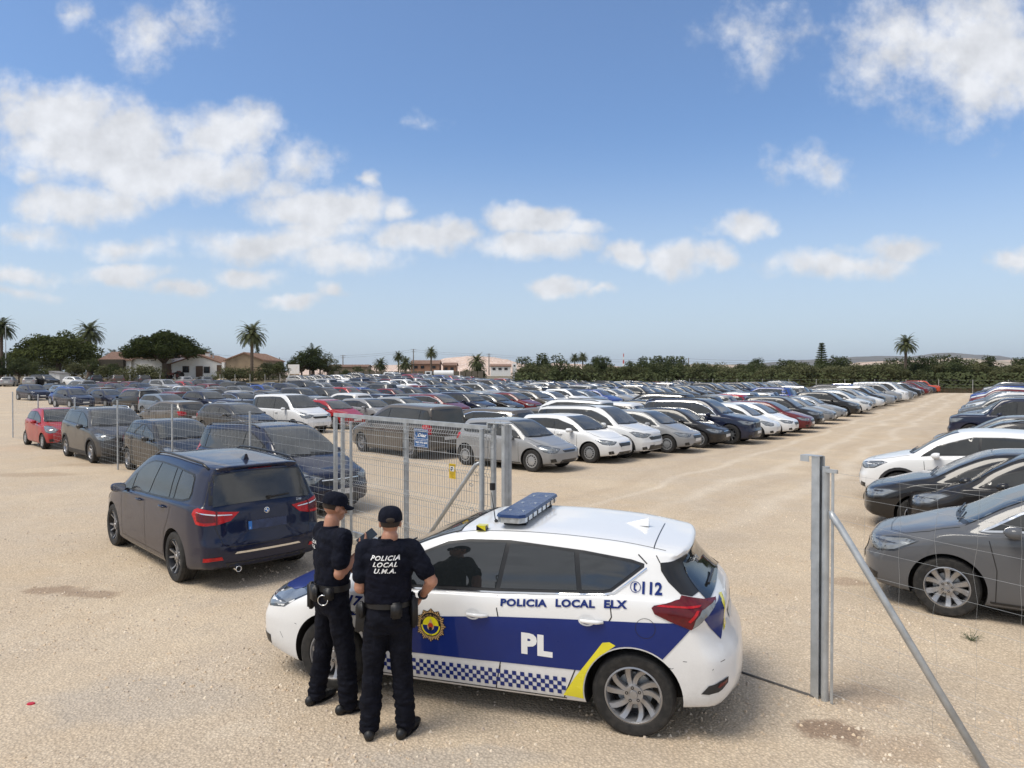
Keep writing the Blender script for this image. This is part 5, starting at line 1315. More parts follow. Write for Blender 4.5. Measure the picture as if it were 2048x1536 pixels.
# front row, the rest of it
row(10.0, 56.2, 121, D34, 'the front row facing the lane', GA, [('crossover', 'grey'), ('hatchback', 'grey'), ('people_carrier', 'silver'), ('hatchback', 'white'), ('compact_suv', 'black'), ('minivan', 'silver'), ('hatchback', 'dark grey'), ('hatchback', 'navy'), ('small_van', 'silver'), ('panel_van', 'white', 2.9), ('panel_van', 'silver', 2.9), ('crossover', 'black'), ('hatchback', 'black'), ('estate', 'silver'), ('hatchback', 'white')], start=20)
PLAN.append((*at(9.4, 123.4), 'boxy_suv', 'orange', D34, 'orange open-top off-roader at the far end of the front row', GA))
row(15.5, 20.6, 119, RH, 'the row backing onto the front row', GB, [('compact_mpv', 'grey brown', 3.2), ('three_door_hatchback', 'grey brown', 3.0), ('people_carrier', 'white', 3.4), ('hatchback', 'white', 2.9), ('wedge_hatchback', 'black', 2.7), ('large_suv', 'black', 2.7), ('saloon', 'silver', 2.7), ('estate', 'dark grey')])
third = [('hatchback', 'dark grey', 2.6), ('small_van', 'white', 2.7), ('small_hatchback', 'red', 2.7), ('small_hatchback', 'silver', 2.7), ('hatchback', 'silver', 2.6), ('compact_mpv', 'dark red', 3.0), ('crossover', 'navy', 3.2), ('saloon', 'black', 2.6), ('hatchback', 'dark red', 2.5), ('compact_mpv', 'grey brown', 2.5), ('hatchback', 'white', 2.5), ('crossover', 'white', 2.5), ('hatchback', 'pale blue', 2.5), ('estate', 'blue', 2.7), ('hatchback', 'silver', 2.5), ('saloon', 'silver', 2.7), ('compact_suv', 'black', 2.6)]
row(28.4, 19.4, 124, D34, 'the third row from the lane', GC, third)
row(33.9, 19.6, 126, RH, 'the fourth row from the lane', 'cars in the fourth row from the lane', [('hatchback', 'grey brown', 3.2), ('saloon', 'navy', 2.8), ('estate', 'black', 2.7), ('hatchback', 'grey'), ('crossover', 'white')])
row(46.0, 26, 128, D34, 'the fifth row from the lane', 'cars in the fifth row from the lane', [('hatchback', 'pale blue', 2.8), ('crossover', 'navy', 2.8), ('saloon', 'navy'), ('saloon', 'black'), ('compact_suv', 'dark grey')])
row(51.5, 27, 130, RH, 'the sixth row from the lane', 'cars in the sixth row from the lane', [('compact_suv', 'black'), ('wedge_hatchback', 'dark red'), ('crossover', 'dark grey'), ('hatchback', 'silver')])
row(63.5, 28, 132, D34, 'the seventh row from the lane', 'cars in the seventh row from the lane', [('crossover', 'navy'), ('hatchback', 'navy')])
row(69.0, 30, 132, RH, 'the eighth row from the lane', 'cars in the eighth row from the lane')
row(81.0, 32, 134, D34, 'the ninth row from the lane', 'cars in the ninth row from the lane', [('crossover', 'navy'), ('hatchback', 'pale blue')], ok=lambda x, y: y < 82 + (x + 60) * .35 or x > -22)
row(86.5, 36, 134, RH, 'the tenth row from the lane', 'cars in the tenth row from the lane', ok=lambda x, y: y < 84 + (x + 60) * .35 or x > -22)
row(98.5, 70, 138, D34, 'the 11th row from the lane', 'cars in the far rows', ok=lambda x, y: x > -24)
row(104, 74, 138, RH, 'the 12th row from the lane', 'cars in the far rows', ok=lambda x, y: x > -26)
# right of the lane
row(.2, 20.6, 24, RH, 'x', GR, ok=lambda x, y: False)
row(-.35, 38.6, 123, RH, 'the row right of the lane', GR, [('hatchback', 'white', 2.5), ('crossover', 'pale blue', 2.7), ('saloon', 'black', 2.7), ('crossover', 'grey')], start=8)
row(-6.0, 16, 123, D34, 'the second row right of the lane', 'cars behind the right hand row', start=1)
# along the far left boundary
edge = [(18, 770, 'hatchback', 'silver'), (62, 772, 'hatchback', 'silver'), (90, 766, 'large_suv', 'black'), (150, 768, 'small_hatchback', 'white'), (189, 767, 'people_carrier', 'black'), (232, 769, 'compact_suv', 'brown'), (284, 771, 'compact_suv', 'dark grey'),
        (368, 769, 'hatchback', 'silver'), (408, 769, 'hatchback', 'grey'), (598, 763, 'crossover', 'silver'), (612, 763, 'hatchback', 'dark grey'), (627, 763, 'hatchback', 'silver'), (641, 763, 'crossover', 'navy'), (660, 763, 'hatchback', 'navy'), (680, 762, 'hatchback', 'white'), (700, 762, 'hatchback', 'grey'), (718, 761, 'compact_suv', 'navy'), (738, 761, 'hatchback', 'black'), (758, 760, 'hatchback', 'white')]
for i, (px, py, k, col) in enumerate(edge):
    y = 106 + i * .6; x = (px - 1024) / FPX * y
    hd = D34 + 14 if i in (2, 3) or i > 8 else RH - 15 if i not in (0, 1) else RH - 30
    PLAN.append((x, y, k, col, hd, '%s %s, %s from the left in the row by the houses' % (col, SAY.get(k, k), ORD[i]), 'cars along the far left boundary'))
def visible(x, y):
    return y > 3 and abs(x / y) < .80
PLAN = [p for p in PLAN if visible(p[0], p[1])]
PLAN.sort(key=lambda p: math.hypot(p[0], p[1]))
rest = []
for i, (x, y, k, col, hd, lab, g) in enumerate(PLAN):
    d = math.hypot(x, y)
    if i < 290: place(k, col, x, y, hd, lab, g, full=d < 58)
    else: rest.append((x, y, k, col, hd))
if rest:      # beyond the first three hundred cars: one object
    V = []; F = []; MI = []; mats = []; 
    root = bpy.data.meshes.new('distant_cars'); slot = {}
    def sl(mat):
        if mat.name not in slot: slot[mat.name] = len(root.materials); root.materials.append(mat)
        return slot[mat.name]
    cm = {}
    for x, y, k, col, hd in rest:
        me = low(k)
        if col not in cm:
            q = M['paint'].copy(); q.name = 'car_paint_' + col.replace(' ', '_')
            for n_ in q.node_tree.nodes:
                if n_.type == 'MIX_RGB' : n_.inputs[1].default_value = C_[col] + (1,); [q.node_tree.links.remove(l) for l in list(n_.inputs[1].links)]
            cm[col] = q
        mw = Matrix.Translation((x, y, ZG(x, y) + .012)) @ Matrix.Rotation(R(hd), 4, 'Z'); b = len(V)
        V += [tuple(mw @ v.co) for v in me.vertices]; sm = [sl(cm[col] if j == 0 else mt) for j, mt in enumerate(me.materials)]
        for p in me.polygons: F.append([b + i_ for i_ in p.vertices]); MI.append(sm[p.material_index])
    root.from_pydata(V, [], F); root.polygons.foreach_set('material_index', MI); root.polygons.foreach_set('use_smooth', [True] * len(F)); 
    o = bpy.data.objects.new('distant_cars', root); COL.objects.link(o); tag(o, 'hundreds of parked cars in the farthest rows before the trees', 'cars', kind='stuff')
for k, p in PROTO.items():
    if 'used' in p.keys(): del p['used']
# ------------------------------------------------------------------ gate, posts and fences
FA = Vector((-3.0, 12.0, 0)); FD = Vector((.7045, -.7097, 0)).normalized(); FN = Vector((-FD.y, FD.x, 0)); FN = FN if FN.y < 0 else -FN     # FN points towards the viewer's side
def fp(t, z=0, n=0): return FA + FD * t + FN * n + Vector((0, 0, z))
def bar(mb, a, b, w_, d_, m=0):
    a, b = Vector(a), Vector(b); t = (b - a).normalized(); up = Vector((0, 0, 1)) if abs(t.z) < .9 else FN.copy()
    s_ = t.cross(up).normalized(); u_ = s_.cross(t)
    P = []
    for q in (a, b):
        for i, j in ((-1, -1), (1, -1), (1, 1), (-1, 1)): P.append(q + s_ * (w_ / 2 * i) + u_ * (d_ / 2 * j))
    mb.add(P, [(3, 2, 1, 0), (4, 5, 6, 7)] + [(i, (i + 1) % 4, (i + 1) % 4 + 4, i + 4) for i in range(4)], m)
gate = empty('sliding_gate', (0, 0, 0)); tag(gate, 'galvanised sliding gate pushed open, mesh panel in a square tube frame', 'gate')
T0, T1 = .22, 3.95
mb = MB(); bar(mb, fp(0, 2.07), fp(T1, 2.05), .05, .06); mb.build('top_rail', M['steel'], gate)
mb = MB(); bar(mb, fp(0, .14), fp(T1, .14), .05, .08); mb.build('bottom_rail', M['steel'], gate)
for t, w_ in ((0.02, .06), (.25, .05), (2.02, .07), (T1 - .03, .05)):
    mb = MB(); bar(mb, fp(t, .18), fp(t, 2.03), w_, .05); mb.build('upright', M['steel'], gate)
mb = MB()
folds = [1.93, 1.46, .98, .50]
def zprof():
    P = [(.2, 0)]
    for f in folds[::-1]: P += [(f - .05, 0), (f, -.035), (f + .05, 0)]
    P.append((2.03, 0)); return P
n = int((T1 - .3) / .052)
for i in range(n):
    t = .30 + i * .052
    mb.tube([fp(t, z, .03 - y) for z, y in zprof()], .0031, 4, 0, False)
for z in [.22, .36, .45, .50, .55, .7, .85, .93, .98, 1.03, 1.18, 1.33, 1.41, 1.46, 1.51, 1.66, 1.80, 1.88, 1.93, 1.98]:
    y = .035 if z in folds else 0
    mb.tube([fp(T0, z, .034 + y), fp(T1, z, .034 + y)], .0032, 4, 0, False)
mb.build('mesh_panel', M['wire'], gate)
mb = MB(); mb.box(fp(T1 + .0, 1.30, .05), (.05, .05, .09), rz=R(-45)); mb.build('lock', M['black'], gate)
for z in (1.28, .95):
    mb = MB(); c0 = fp(3.55, z, .06); mb.tube([c0 + FD * (.035 * math.cos(a)) + Vector((0, 0, .02 * math.sin(a))) for a in [i * math.pi / 6 for i in range(13)]], .005, 5); mb.build('hook', M['steel'], gate)
# round fence posts on the viewer's side of the gate
def round_post(t, r, h, n_, label):
    p = fp(t, 0, n_); o = MB().tube([(0, 0, -.02), (0, 0, h)], r, 14).lathe([(r + .002, h - .02), (r + .002, h + .004), (.001, h + .01)], 14, 'z').build('fence_post', M['steel'], smooth=True, sharp=.6); o.location = p
    return o
# big guide post at the end of the gate
gp = empty('gate_post', fp(4.16, 0, 0), math.atan2(FD.y, FD.x)); tag(gp, 'tall square galvanised post with roller bracket at the end of the open gate', 'post')
mb = MB(); mb.box((0, .042, 1.05), (.055, .045, 2.1)); mb.box((0, -.042, 1.05), (.055, .045, 2.1)); mb.box((.0, 0, 1.05), (.045, .04, 2.09)); mb.build('channel', M['steel'], gp)
mb = MB(); mb.box((-.12, 0, 2.125), (.34, .16, .012)); mb.box((-.28, 0, 2.09), (.02, .16, .07)); mb.build('bracket', M['steel'], gp)
for y in (-.05, .05):
    mb = MB(); mb.lathe([(.001, 0), (.022, 0), (.022, .05), (.001, .05)], 14, 'z', 0, (-.17, y, 2.06)); mb.lathe([(.009, .05), (.009, .085)], 8, 'z', 0, (-.17, y, 2.06)); mb.build('roller', M['steel'], gp)
# left wire fence with a brace beside the gate
lf = empty('wire_fence', (0, 0, 0)); tag(lf, 'wire mesh fence on round steel posts running left from the gate', 'fence')
tl_ = [-26.5, -21.7, -16.4, -11.8, -7.5, -3.2, .66]
def left_pt(t): return fp(t, 0, .10 if t > .3 else 0.02)
for t in tl_ + [3.80]:
    rr_ = .034 if t > 3 else .024
    o = round_post(t, rr_, 2.04 if t > 3 else 1.99 + .03 * math.sin(t * 9), .10 if t > .3 else .02, ''); setparent(o, lf); o.name = 'post'
mb = MB(); mb.tube([fp(3.76, 1.60, .10), fp(3.68, 1.56, .10), fp(2.26, 0, .10)], [.018, .028, .028], 12); mb.build('brace', M['steel'], lf, True)
def wire_net(mb, P0, P1, h, nv, seed, hz, r=.0021, sag=.02):
    rn = random.Random(seed); P0, P1 = Vector(P0), Vector(P1); L_ = (P1 - P0).length; off = [rn.uniform(-.02, .02) for _ in hz]
    nrm = Vector((-(P1 - P0).y, (P1 - P0).x, 0)).normalized()
    for z, o_ in zip(hz, off):
        K = max(4, int(L_ / .5)); mb.tube([P0.lerp(P1, i / K) + Vector((0, 0, z + o_ * math.sin(math.pi * i / K) - sag * math.sin(math.pi * i / K) * (z / h))) + nrm * rn.uniform(-.006, .006) for i in range(K + 1)], r, 3, 0, False)
    for i in range(1, nv):
        x = i / nv; pts = []; dx = 0
        for z in hz: dx = rn.uniform(-.018, .018); pts.append(P0.lerp(P1, x) + (P1 - P0).normalized() * dx + Vector((0, 0, z)) + nrm * rn.uniform(-.01, .01))
        mb.tube(pts, r * .9, 3, 0, False)
HZ = [.06, .18, .30, .42, .55, .68, .82, .97, 1.12, 1.28, 1.45, 1.63, 1.82, 1.95]
mb = MB()
for i in range(len(tl_) - 1):
    a, b = left_pt(tl_[i]), left_pt(tl_[i + 1]); wire_net(mb, a, b, 2, max(3, int((b - a).length / .17)), i, HZ)
mb.build('wire_mesh', M['wire'], lf)
# right hand fence, its gate post and brace
PR = Vector((G(1630, 1398).x, G(1630, 1398).y, 0)); RD = Vector((.56, -.83, 0)).normalized()
rp = empty('gate_post', PR, math.atan2(RD.y, RD.x)); tag(rp, 'closing post of the gate, square channel and round tube standing alone on the right', 'post')
mb = MB(); mb.box((-.035, .03, 1.03), (.006, .08, 2.06)); mb.box((.0, .067, 1.03), (.07, .006, 2.06)); mb.box((.0, -.007, 1.03), (.07, .006, 2.06)); mb.build('channel', M['steel'], rp)
mb = MB(); mb.tube([(.075, .02, -.02), (.075, .02, 1.98)], .03, 16); mb.build('round_tube', M['steel'], rp, True, .6)
mb = MB(); mb.box((-.06, .03, 2.06), (.16, .09, .006)); mb.box((-.14, .03, 2.035), (.006, .09, .05)); mb.box((-.1, -.014, 2.035), (.08, .006, .05)); mb.build('bracket', M['steel'], rp)
mb = MB(); mb.box((-.045, .03, 1.22), (.02, .05, .05)); mb.box((-.06, .03, 1.2), (.01, .02, .06)); mb.build('latch', M['steel'], rp)
rf = empty('wire_fence', PR, 0); tag(rf, 'slack wire mesh fence on the right with a long sloping brace', 'fence')
mb = MB(); mb.box(Vector(RD) * .15 + Vector((0, 0, .98)), (.022, .008, 1.92), rz=math.atan2(RD.y, RD.x)); mb.box(RD * .13 + Vector((0, 0, 1.95)), (.12, .02, .03), rz=math.atan2(RD.y, RD.x)); mb.build('tension_bar', M['steel'], rf)
mb = MB(); b0 = RD * .13; b1 = G(1972, 1545); b1 = Vector((b1.x, b1.y, 0)) - PR
mb.tube([b0 + Vector((0, 0, 1.62)), b0 * .9 + b1 * .03 + Vector((0, 0, 1.57)), b0.lerp(b1, .08) + Vector((0, 0, 1.49)), b1 + Vector((0, 0, .02))], [.016, .03, .028, .028], 14); mb.build('brace', M['steel'], rf, True)
mb = MB(); wire_net(mb, RD * .15, RD * 4.2, 2, 15, 77, [.10, .28, .45, .62, .80, .98, 1.16, 1.36, 1.56, 1.76, 1.94], .0011, .05); mb.build('wire_mesh', M['wire'], rf)
for t in (4.2,):
    o = MB().tube([RD * t + Vector((0, 0, -.02)), RD * t + Vector((0, 0, 2))], .024, 12).build('post', M['steel'], rf, True, .6)
# track on the ground and concrete footing
mb = MB(); a = fp(-.3, .015, -.02); b = PR + Vector((0, 0, .015)); mb.tube([a, b], .013, 6); o = mb.build('gate_track', simple('dull_track', (.13, .12, .11), .7, .5, .3, 5)); tag(o, 'thin steel gate track lying across the gravel entrance', 'gate track')
conc = simple('concrete', (.42, .38, .32), .9, 0, .2, 9, .4)
mb = MB(); bar(mb, fp(-.6, .05, .03), fp(3.9, .05, .03), .20, .10); o = mb.build('concrete_footing', conc); tag(o, 'low rough concrete footing under the open gate', 'footing')
# signs on the mesh
def sign(name, t, z, w_, h_, face, label):
    r_ = empty(name, fp(t, z, .045)); tag(r_, label, 'sign')
    mb = MB(); bar(mb, FD * (-w_ / 2), FD * (w_ / 2), .004, h_); mb.build('plate', face, r_)
    return r_
UP = Vector((0, 0, 1)); SU = FD if FD.x > 0 else -FD
t_s = 2.02 + .42
bs = sign('blue_sign', t_s, 1.83, .33, .265, simple('sign_blue', (.02, .10, .28), .4, 0, .06), 'square blue sign with white lettering wired to the open gate')
mb = MB(); o_ = FN * .006
for a, b in (((-.155, .122), (.155, .122)), ((-.155, -.122), (.155, -.122)), ((-.155, -.122), (-.155, .122)), ((.155, -.122), (.155, .122))): bar(mb, o_ + SU * a[0] + UP * a[1], o_ + SU * b[0] + UP * b[1], .002, .005) if a[1] == b[1] else mb.add([o_ + SU * (a[0] - .0025) + UP * a[1], o_ + SU * (a[0] + .0025) + UP * a[1], o_ + SU * (b[0] + .0025) + UP * b[1], o_ + SU * (b[0] - .0025) + UP * b[1]], [(0, 1, 2, 3)])
text_flat(mb, 'VALLADOS', o_ + SU * .03 + UP * .093, SU, UP, .017, centre=True, bold=.03, wscale=1.5)
text_flat(mb, 'Diaz', o_ + SU * .03 + UP * .022, SU, UP, .048, centre=True, bold=.03, shear=.45, wscale=1.55)
text_flat(mb, 'FABRICACION E INSTALACION', o_ + UP * -.014, SU, UP, .012, centre=True, bold=.02, wscale=1.4)
text_flat(mb, 'DE VALLAS METALICAS', o_ + UP * -.036, SU, UP, .012, centre=True, bold=.02, wscale=1.55)
text_flat(mb, '965 970 669', o_ + SU * .012 + UP * -.075, SU, UP, .025, centre=True, bold=.035, wscale=1.5)
text_flat(mb, 'ELCHE - ALICANTE', o_ + UP * -.106, SU, UP, .015, centre=True, bold=.02, wscale=1.05)
P = [(-.14, .10), (-.07, .10), (-.07, .05), (-.105, .005), (-.14, .05)]; pv = [Vector(o_) + SU * x + UP * y for x, y in P]
for i in range(5): bar(mb, pv[i], pv[(i + 1) % 5], .002, .005) if abs(P[i][1] - P[(i + 1) % 5][1]) < .001 else mb.tube([pv[i], pv[(i + 1) % 5]], .0025, 4)
mb.build('lettering', M['swhite'], bs)
ys = sign('yellow_sign', 3.14, 1.42, .135, .205, simple('sign_yellow', (.62, .42, .03), .4, 0, .06), 'small yellow camera warning sign hanging on the gate mesh')
mb = MB(); mb.add([o_ + SU * x + UP * y for x, y in ((-.042, .0), (.042, .0), (.042, .068), (-.042, .068))], [(0, 1, 2, 3)], 1)
o2 = FN * .008
for P in ([(-.024, .058), (.018, .062), (.022, .046), (-.008, .036)], [(-.004, .038), (.006, .040), (.004, .022), (-.006, .024)], [(-.022, .008), (-.004, .008), (-.004, .028), (-.022, .028)]): mb.add([o2 + SU * x + UP * y for x, y in P], [(0, 1, 2, 3)], 0)
text_flat(mb, 'ZONA VIDEOVIGILADA', o2 + UP * .080, SU, UP, .008, 0, centre=True, bold=.03)
for k in range(5): text_flat(mb, ['DATOS PROTEGIDOS', 'RESPONSABLE DEL FICHERO', 'PUEDE EJERCITAR', 'SUS DERECHOS', 'ANTE EL RESPONSABLE'][k], o2 + UP * (-.022 - .015 * k), SU, UP, .006, 0, centre=True, bold=.01)
mb.build('lettering', [M['black'], M['swhite']], ys)
# small things on the ground
mb = MB(); mb.lathe([(.001, .012), (.03, .01), (.034, .0)], 12, 'z'); o = mb.build('bottle_cap', simple('red_plastic', (.5, .01, .03), .4)); g_ = G(62, 1411); o.location = (g_.x, g_.y, .012); o.scale = (1, .7, 1); tag(o, 'small red bottle cap lying on the gravel at lower left', 'bottle cap')
rnw = random.Random(3); mb = MB(); g_ = G(1942, 1283)
for i in range(26):
    a = rnw.uniform(0, 6.28); l_ = rnw.uniform(.05, .13); d_ = Vector((math.cos(a), math.sin(a), rnw.uniform(.2, .9))) * l_; mb.tube([(0, 0, .0), d_ * .5, d_ + Vector((0, 0, .01))], [.002, .0016, .0008], 4)
    for k in range(4):
        q = d_ * rnw.uniform(.4, 1); e = Vector((rnw.uniform(-1, 1), rnw.uniform(-1, 1), rnw.uniform(-.3, .5))) * .014; f_ = Vector((e.y, -e.x, .004)) * .5; mb.add([q, q + e * .5 + f_, q + e, q + e * .5 - f_], [(0, 1, 2, 3)])
o = mb.build('weed', simple('weed_green', (.07, .09, .04), .8)); o.location = (g_.x, g_.y, .012); tag(o, 'single small green weed growing in the gravel beside the dark car', 'weed')
g_ = G(142, 779, ZG(-60, 95)); cn = empty('traffic_cone', (-(1024 - 142) / FPX * 92, 92, ZG(-60, 92) + .012)); tag(cn, 'tiny orange traffic cone in front of the white hatchback by the houses', 'traffic cone')
MB().lathe([(.17, .03), (.15, .06), (.03, .68), (.001, .70)], 16, 'z').build('cone', simple('cone_orange', (.8, .13, .03), .5), cn, True); MB().box((0, 0, .015), (.4, .4, .03)).build('base', M['black'], cn)
# ------------------------------------------------------------------ people
def skin_mat():
    m = newmat('skin'); t = NT(m); tc = t('ShaderNodeTexCoord'); nz = t.noise(9, 5, .6, tc.outputs['Object'])
    c_ = t.mix(t.rng(nz.outputs['Fac'], .35, .65), (.36, .17, .105), (.46, .235, .155))
    b = t('ShaderNodeBsdfPrincipled', {'Base Color': c_, 'Roughness': .5, 'Subsurface Weight': .12, 'Subsurface Radius': (.02, .008, .004)}); b.inputs['Subsurface Scale'].default_value = .5
    t.out(b); return m
M['skin'] = skin_mat()
def cloth_mat(name, col):
    m = newmat(name); t = NT(m); tc = t('ShaderNodeTexCoord'); nz = t.noise(14, 5, .6, tc.outputs['Object']); wv = t.noise(420, 2, .5, tc.outputs['Object']); fo = t.noise(13, 3, .5, tc.outputs['Object'], .8)
    c_ = t.mix(t.rng(nz.outputs['Fac'], .3, .7), col, tuple(v * 1.8 + .001 for v in col))
    bp = t('ShaderNodeBump', {'Strength': .25, 'Distance': .001, 'Height': wv.outputs['Fac']})
    bp = t('ShaderNodeBump', {'Strength': .8, 'Distance': .022, 'Height': fo.outputs['Fac'], 'Normal': bp.outputs[0]})
    b = t('ShaderNodeBsdfPrincipled', {'Base Color': c_, 'Roughness': .85, 'Normal': bp.outputs[0], 'Specular IOR Level': .12}); t.out(b); return m
M['shirt'] = cloth_mat('uniform_shirt', (.0045, .0054, .0105)); M['trouser'] = cloth_mat('uniform_trousers', (.0045, .005, .0085)); M['vest'] = cloth_mat('uniform_vest', (.0045, .005, .010))
M['leather'] = simple('black_leather', (.008, .008, .009), .5, 0, .3, 20)
M['hair'] = simple('dark_hair', (.03, .02, .014), .8, 0, .3, 60)
def ball(mb, c, r, n=16, k=10, rot=None):
    vs = []; c = Vector(c)
    for i in range(k + 1):
        th = math.pi * i / k
        for j in range(n):
            p = Vector((r[0] * math.sin(th) * math.cos(2 * math.pi * j / n), r[1] * math.sin(th) * math.sin(2 * math.pi * j / n), r[2] * math.cos(th)))
            if rot: p = rot @ p
            vs.append(p + c)
    fs = [(i * n + j, (i + 1) * n + j, (i + 1) * n + (j + 1) % n, i * n + (j + 1) % n) for i in range(k) for j in range(n)]
    mb.add(vs, fs)
def limb(mb, pts, rad, n=16):
    pts = [Vector(p) for p in pts]
    P = []; Rr = []
    for i in range(len(pts) - 1):
        for j in range(6): t = j / 6; P.append(pts[i].lerp(pts[i + 1], t)); Rr.append(lerp(rad[i], rad[i + 1], t * t * (3 - 2 * t)))
    P.append(pts[-1]); Rr.append(rad[-1]); mb.tube(P, Rr, n)
    for p, r in zip(pts, rad): ball(mb, p, (r, r, r), 14, 8)
def loft(mb, secs, n=28):
    """secs: (cx, cy, z, rx, ry, power)"""
    vs = []
    for cx, cy, z, rx, ry in secs:
        for j in range(n):
            a = 2 * math.pi * j / n; ca, sa = math.cos(a), math.sin(a)
            vs.append((cx + rx * math.copysign(abs(ca) ** .85, ca), cy + ry * math.copysign(abs(sa) ** .85, sa), z))
    k = len(secs); fs = [(i * n + j, i * n + (j + 1) % n, (i + 1) * n + (j + 1) % n, (i + 1) * n + j) for i in range(k - 1) for j in range(n)]
    fs += [tuple(range(n))[::-1], tuple((k - 1) * n + j for j in range(n))]; mb.add(vs, fs)
def remesh(mb, name, mat, parent, vox=.007, smooth=4, fold=None):
    o = mb.build(name, mat); bm = bmesh.new(); bm.from_mesh(o.data); bmesh.ops.remove_doubles(bm, verts=bm.verts, dist=1e-5); bmesh.ops.recalc_face_normals(bm, faces=bm.faces); bm.to_mesh(o.data); bm.free()
    r = o.modifiers.new('r', 'REMESH'); r.mode = 'VOXEL'; r.voxel_size = vox; r.use_smooth_shade = True
    s = o.modifiers.new('s', 'SMOOTH'); s.factor = .6; s.iterations = smooth
    dg = bpy.context.evaluated_depsgraph_get(); dg.update(); me = bpy.data.meshes.new_from_object(o.evaluated_get(dg)); o.modifiers.clear(); o.data = me; me.materials.clear(); me.materials.append(mat)
    if fold:
        nr = [v.normal.copy() for v in me.vertices]
        for v, q in zip(me.vertices, nr): v.co += q * fold(v.co, q)
    me.polygons.foreach_set('use_smooth', [True] * len(me.polygons)); me.update(); setparent(o, parent); return o
def hand(mb, wrist, d, nrm, side, curl=.5, grip=None):
    """d: direction the hand points, nrm: the way the palm faces, side: towards the thumb"""
    wrist, d, nrm, side = Vector(wrist), Vector(d).normalized(), Vector(nrm).normalized(), Vector(side).normalized()
    for k in range(6):
        t = k / 5; c = wrist + d * (.012 + .078 * t); hw = lerp(.026, .036, t)
        for s_ in (-1, -.5, 0, .5, 1): r_ = .0125; ball(mb, c + side * (hw - .008) * s_, (r_, r_, r_), 8, 6)
    for i, (o_, l_) in enumerate(((.029, .072), (.010, .080), (-.009, .074), (-.028, .058))):
        p = wrist + d * .092 + side * o_; a = curl * (.5 + .12 * i); pts = [p]; dd_ = d.copy(); ang = 0
        for sg in (.45, .32, .25):
            ang += a; dd_ = d * math.cos(ang) + nrm * math.sin(ang); p = p + dd_ * (l_ * sg); pts.append(p)
        limb(mb, pts, [.0098, .0092, .0085, .0075], 8)
    p = wrist + d * .028 + side * .026; q = p + side * .024 + d * .026 + nrm * .010; r_ = q + d * .028 + side * .006 + nrm * .016; e = r_ + d * .020 + nrm * .012
    limb(mb, [p, q, r_, e], [.0135, .0115, .0098, .0082], 8)
def head(mb, c, yaw, pitch=0.0):
    """c: centre of the head; face looks along local +Y turned by yaw"""
    Rm = Matrix.Rotation(yaw, 3, 'Z') @ Matrix.Rotation(pitch, 3, 'X'); c = Vector(c)
    def b(p, r): ball(mb, c + Rm @ Vector(p), r, 18, 12, Rm)
    b((0, -.012, .022), (.074, .094, .092)); b((0, .022, -.035), (.058, .066, .078)); b((0, .052, -.078), (.034, .034, .026)); b((0, .066, .02), (.055, .028, .030))
    b((0, .090, -.018), (.012, .020, .024)); b((0, .100, -.030), (.014, .014, .011)); b((0, .078, -.058), (.024, .018, .010)); b((0, .076, -.068), (.022, .016, .008))
    for s_ in (-1, 1): b((s_ * .076, -.005, -.008), (.010, .020, .032)); b((s_ * .045, .045, -.025), (.024, .03, .028))
    return c, Rm
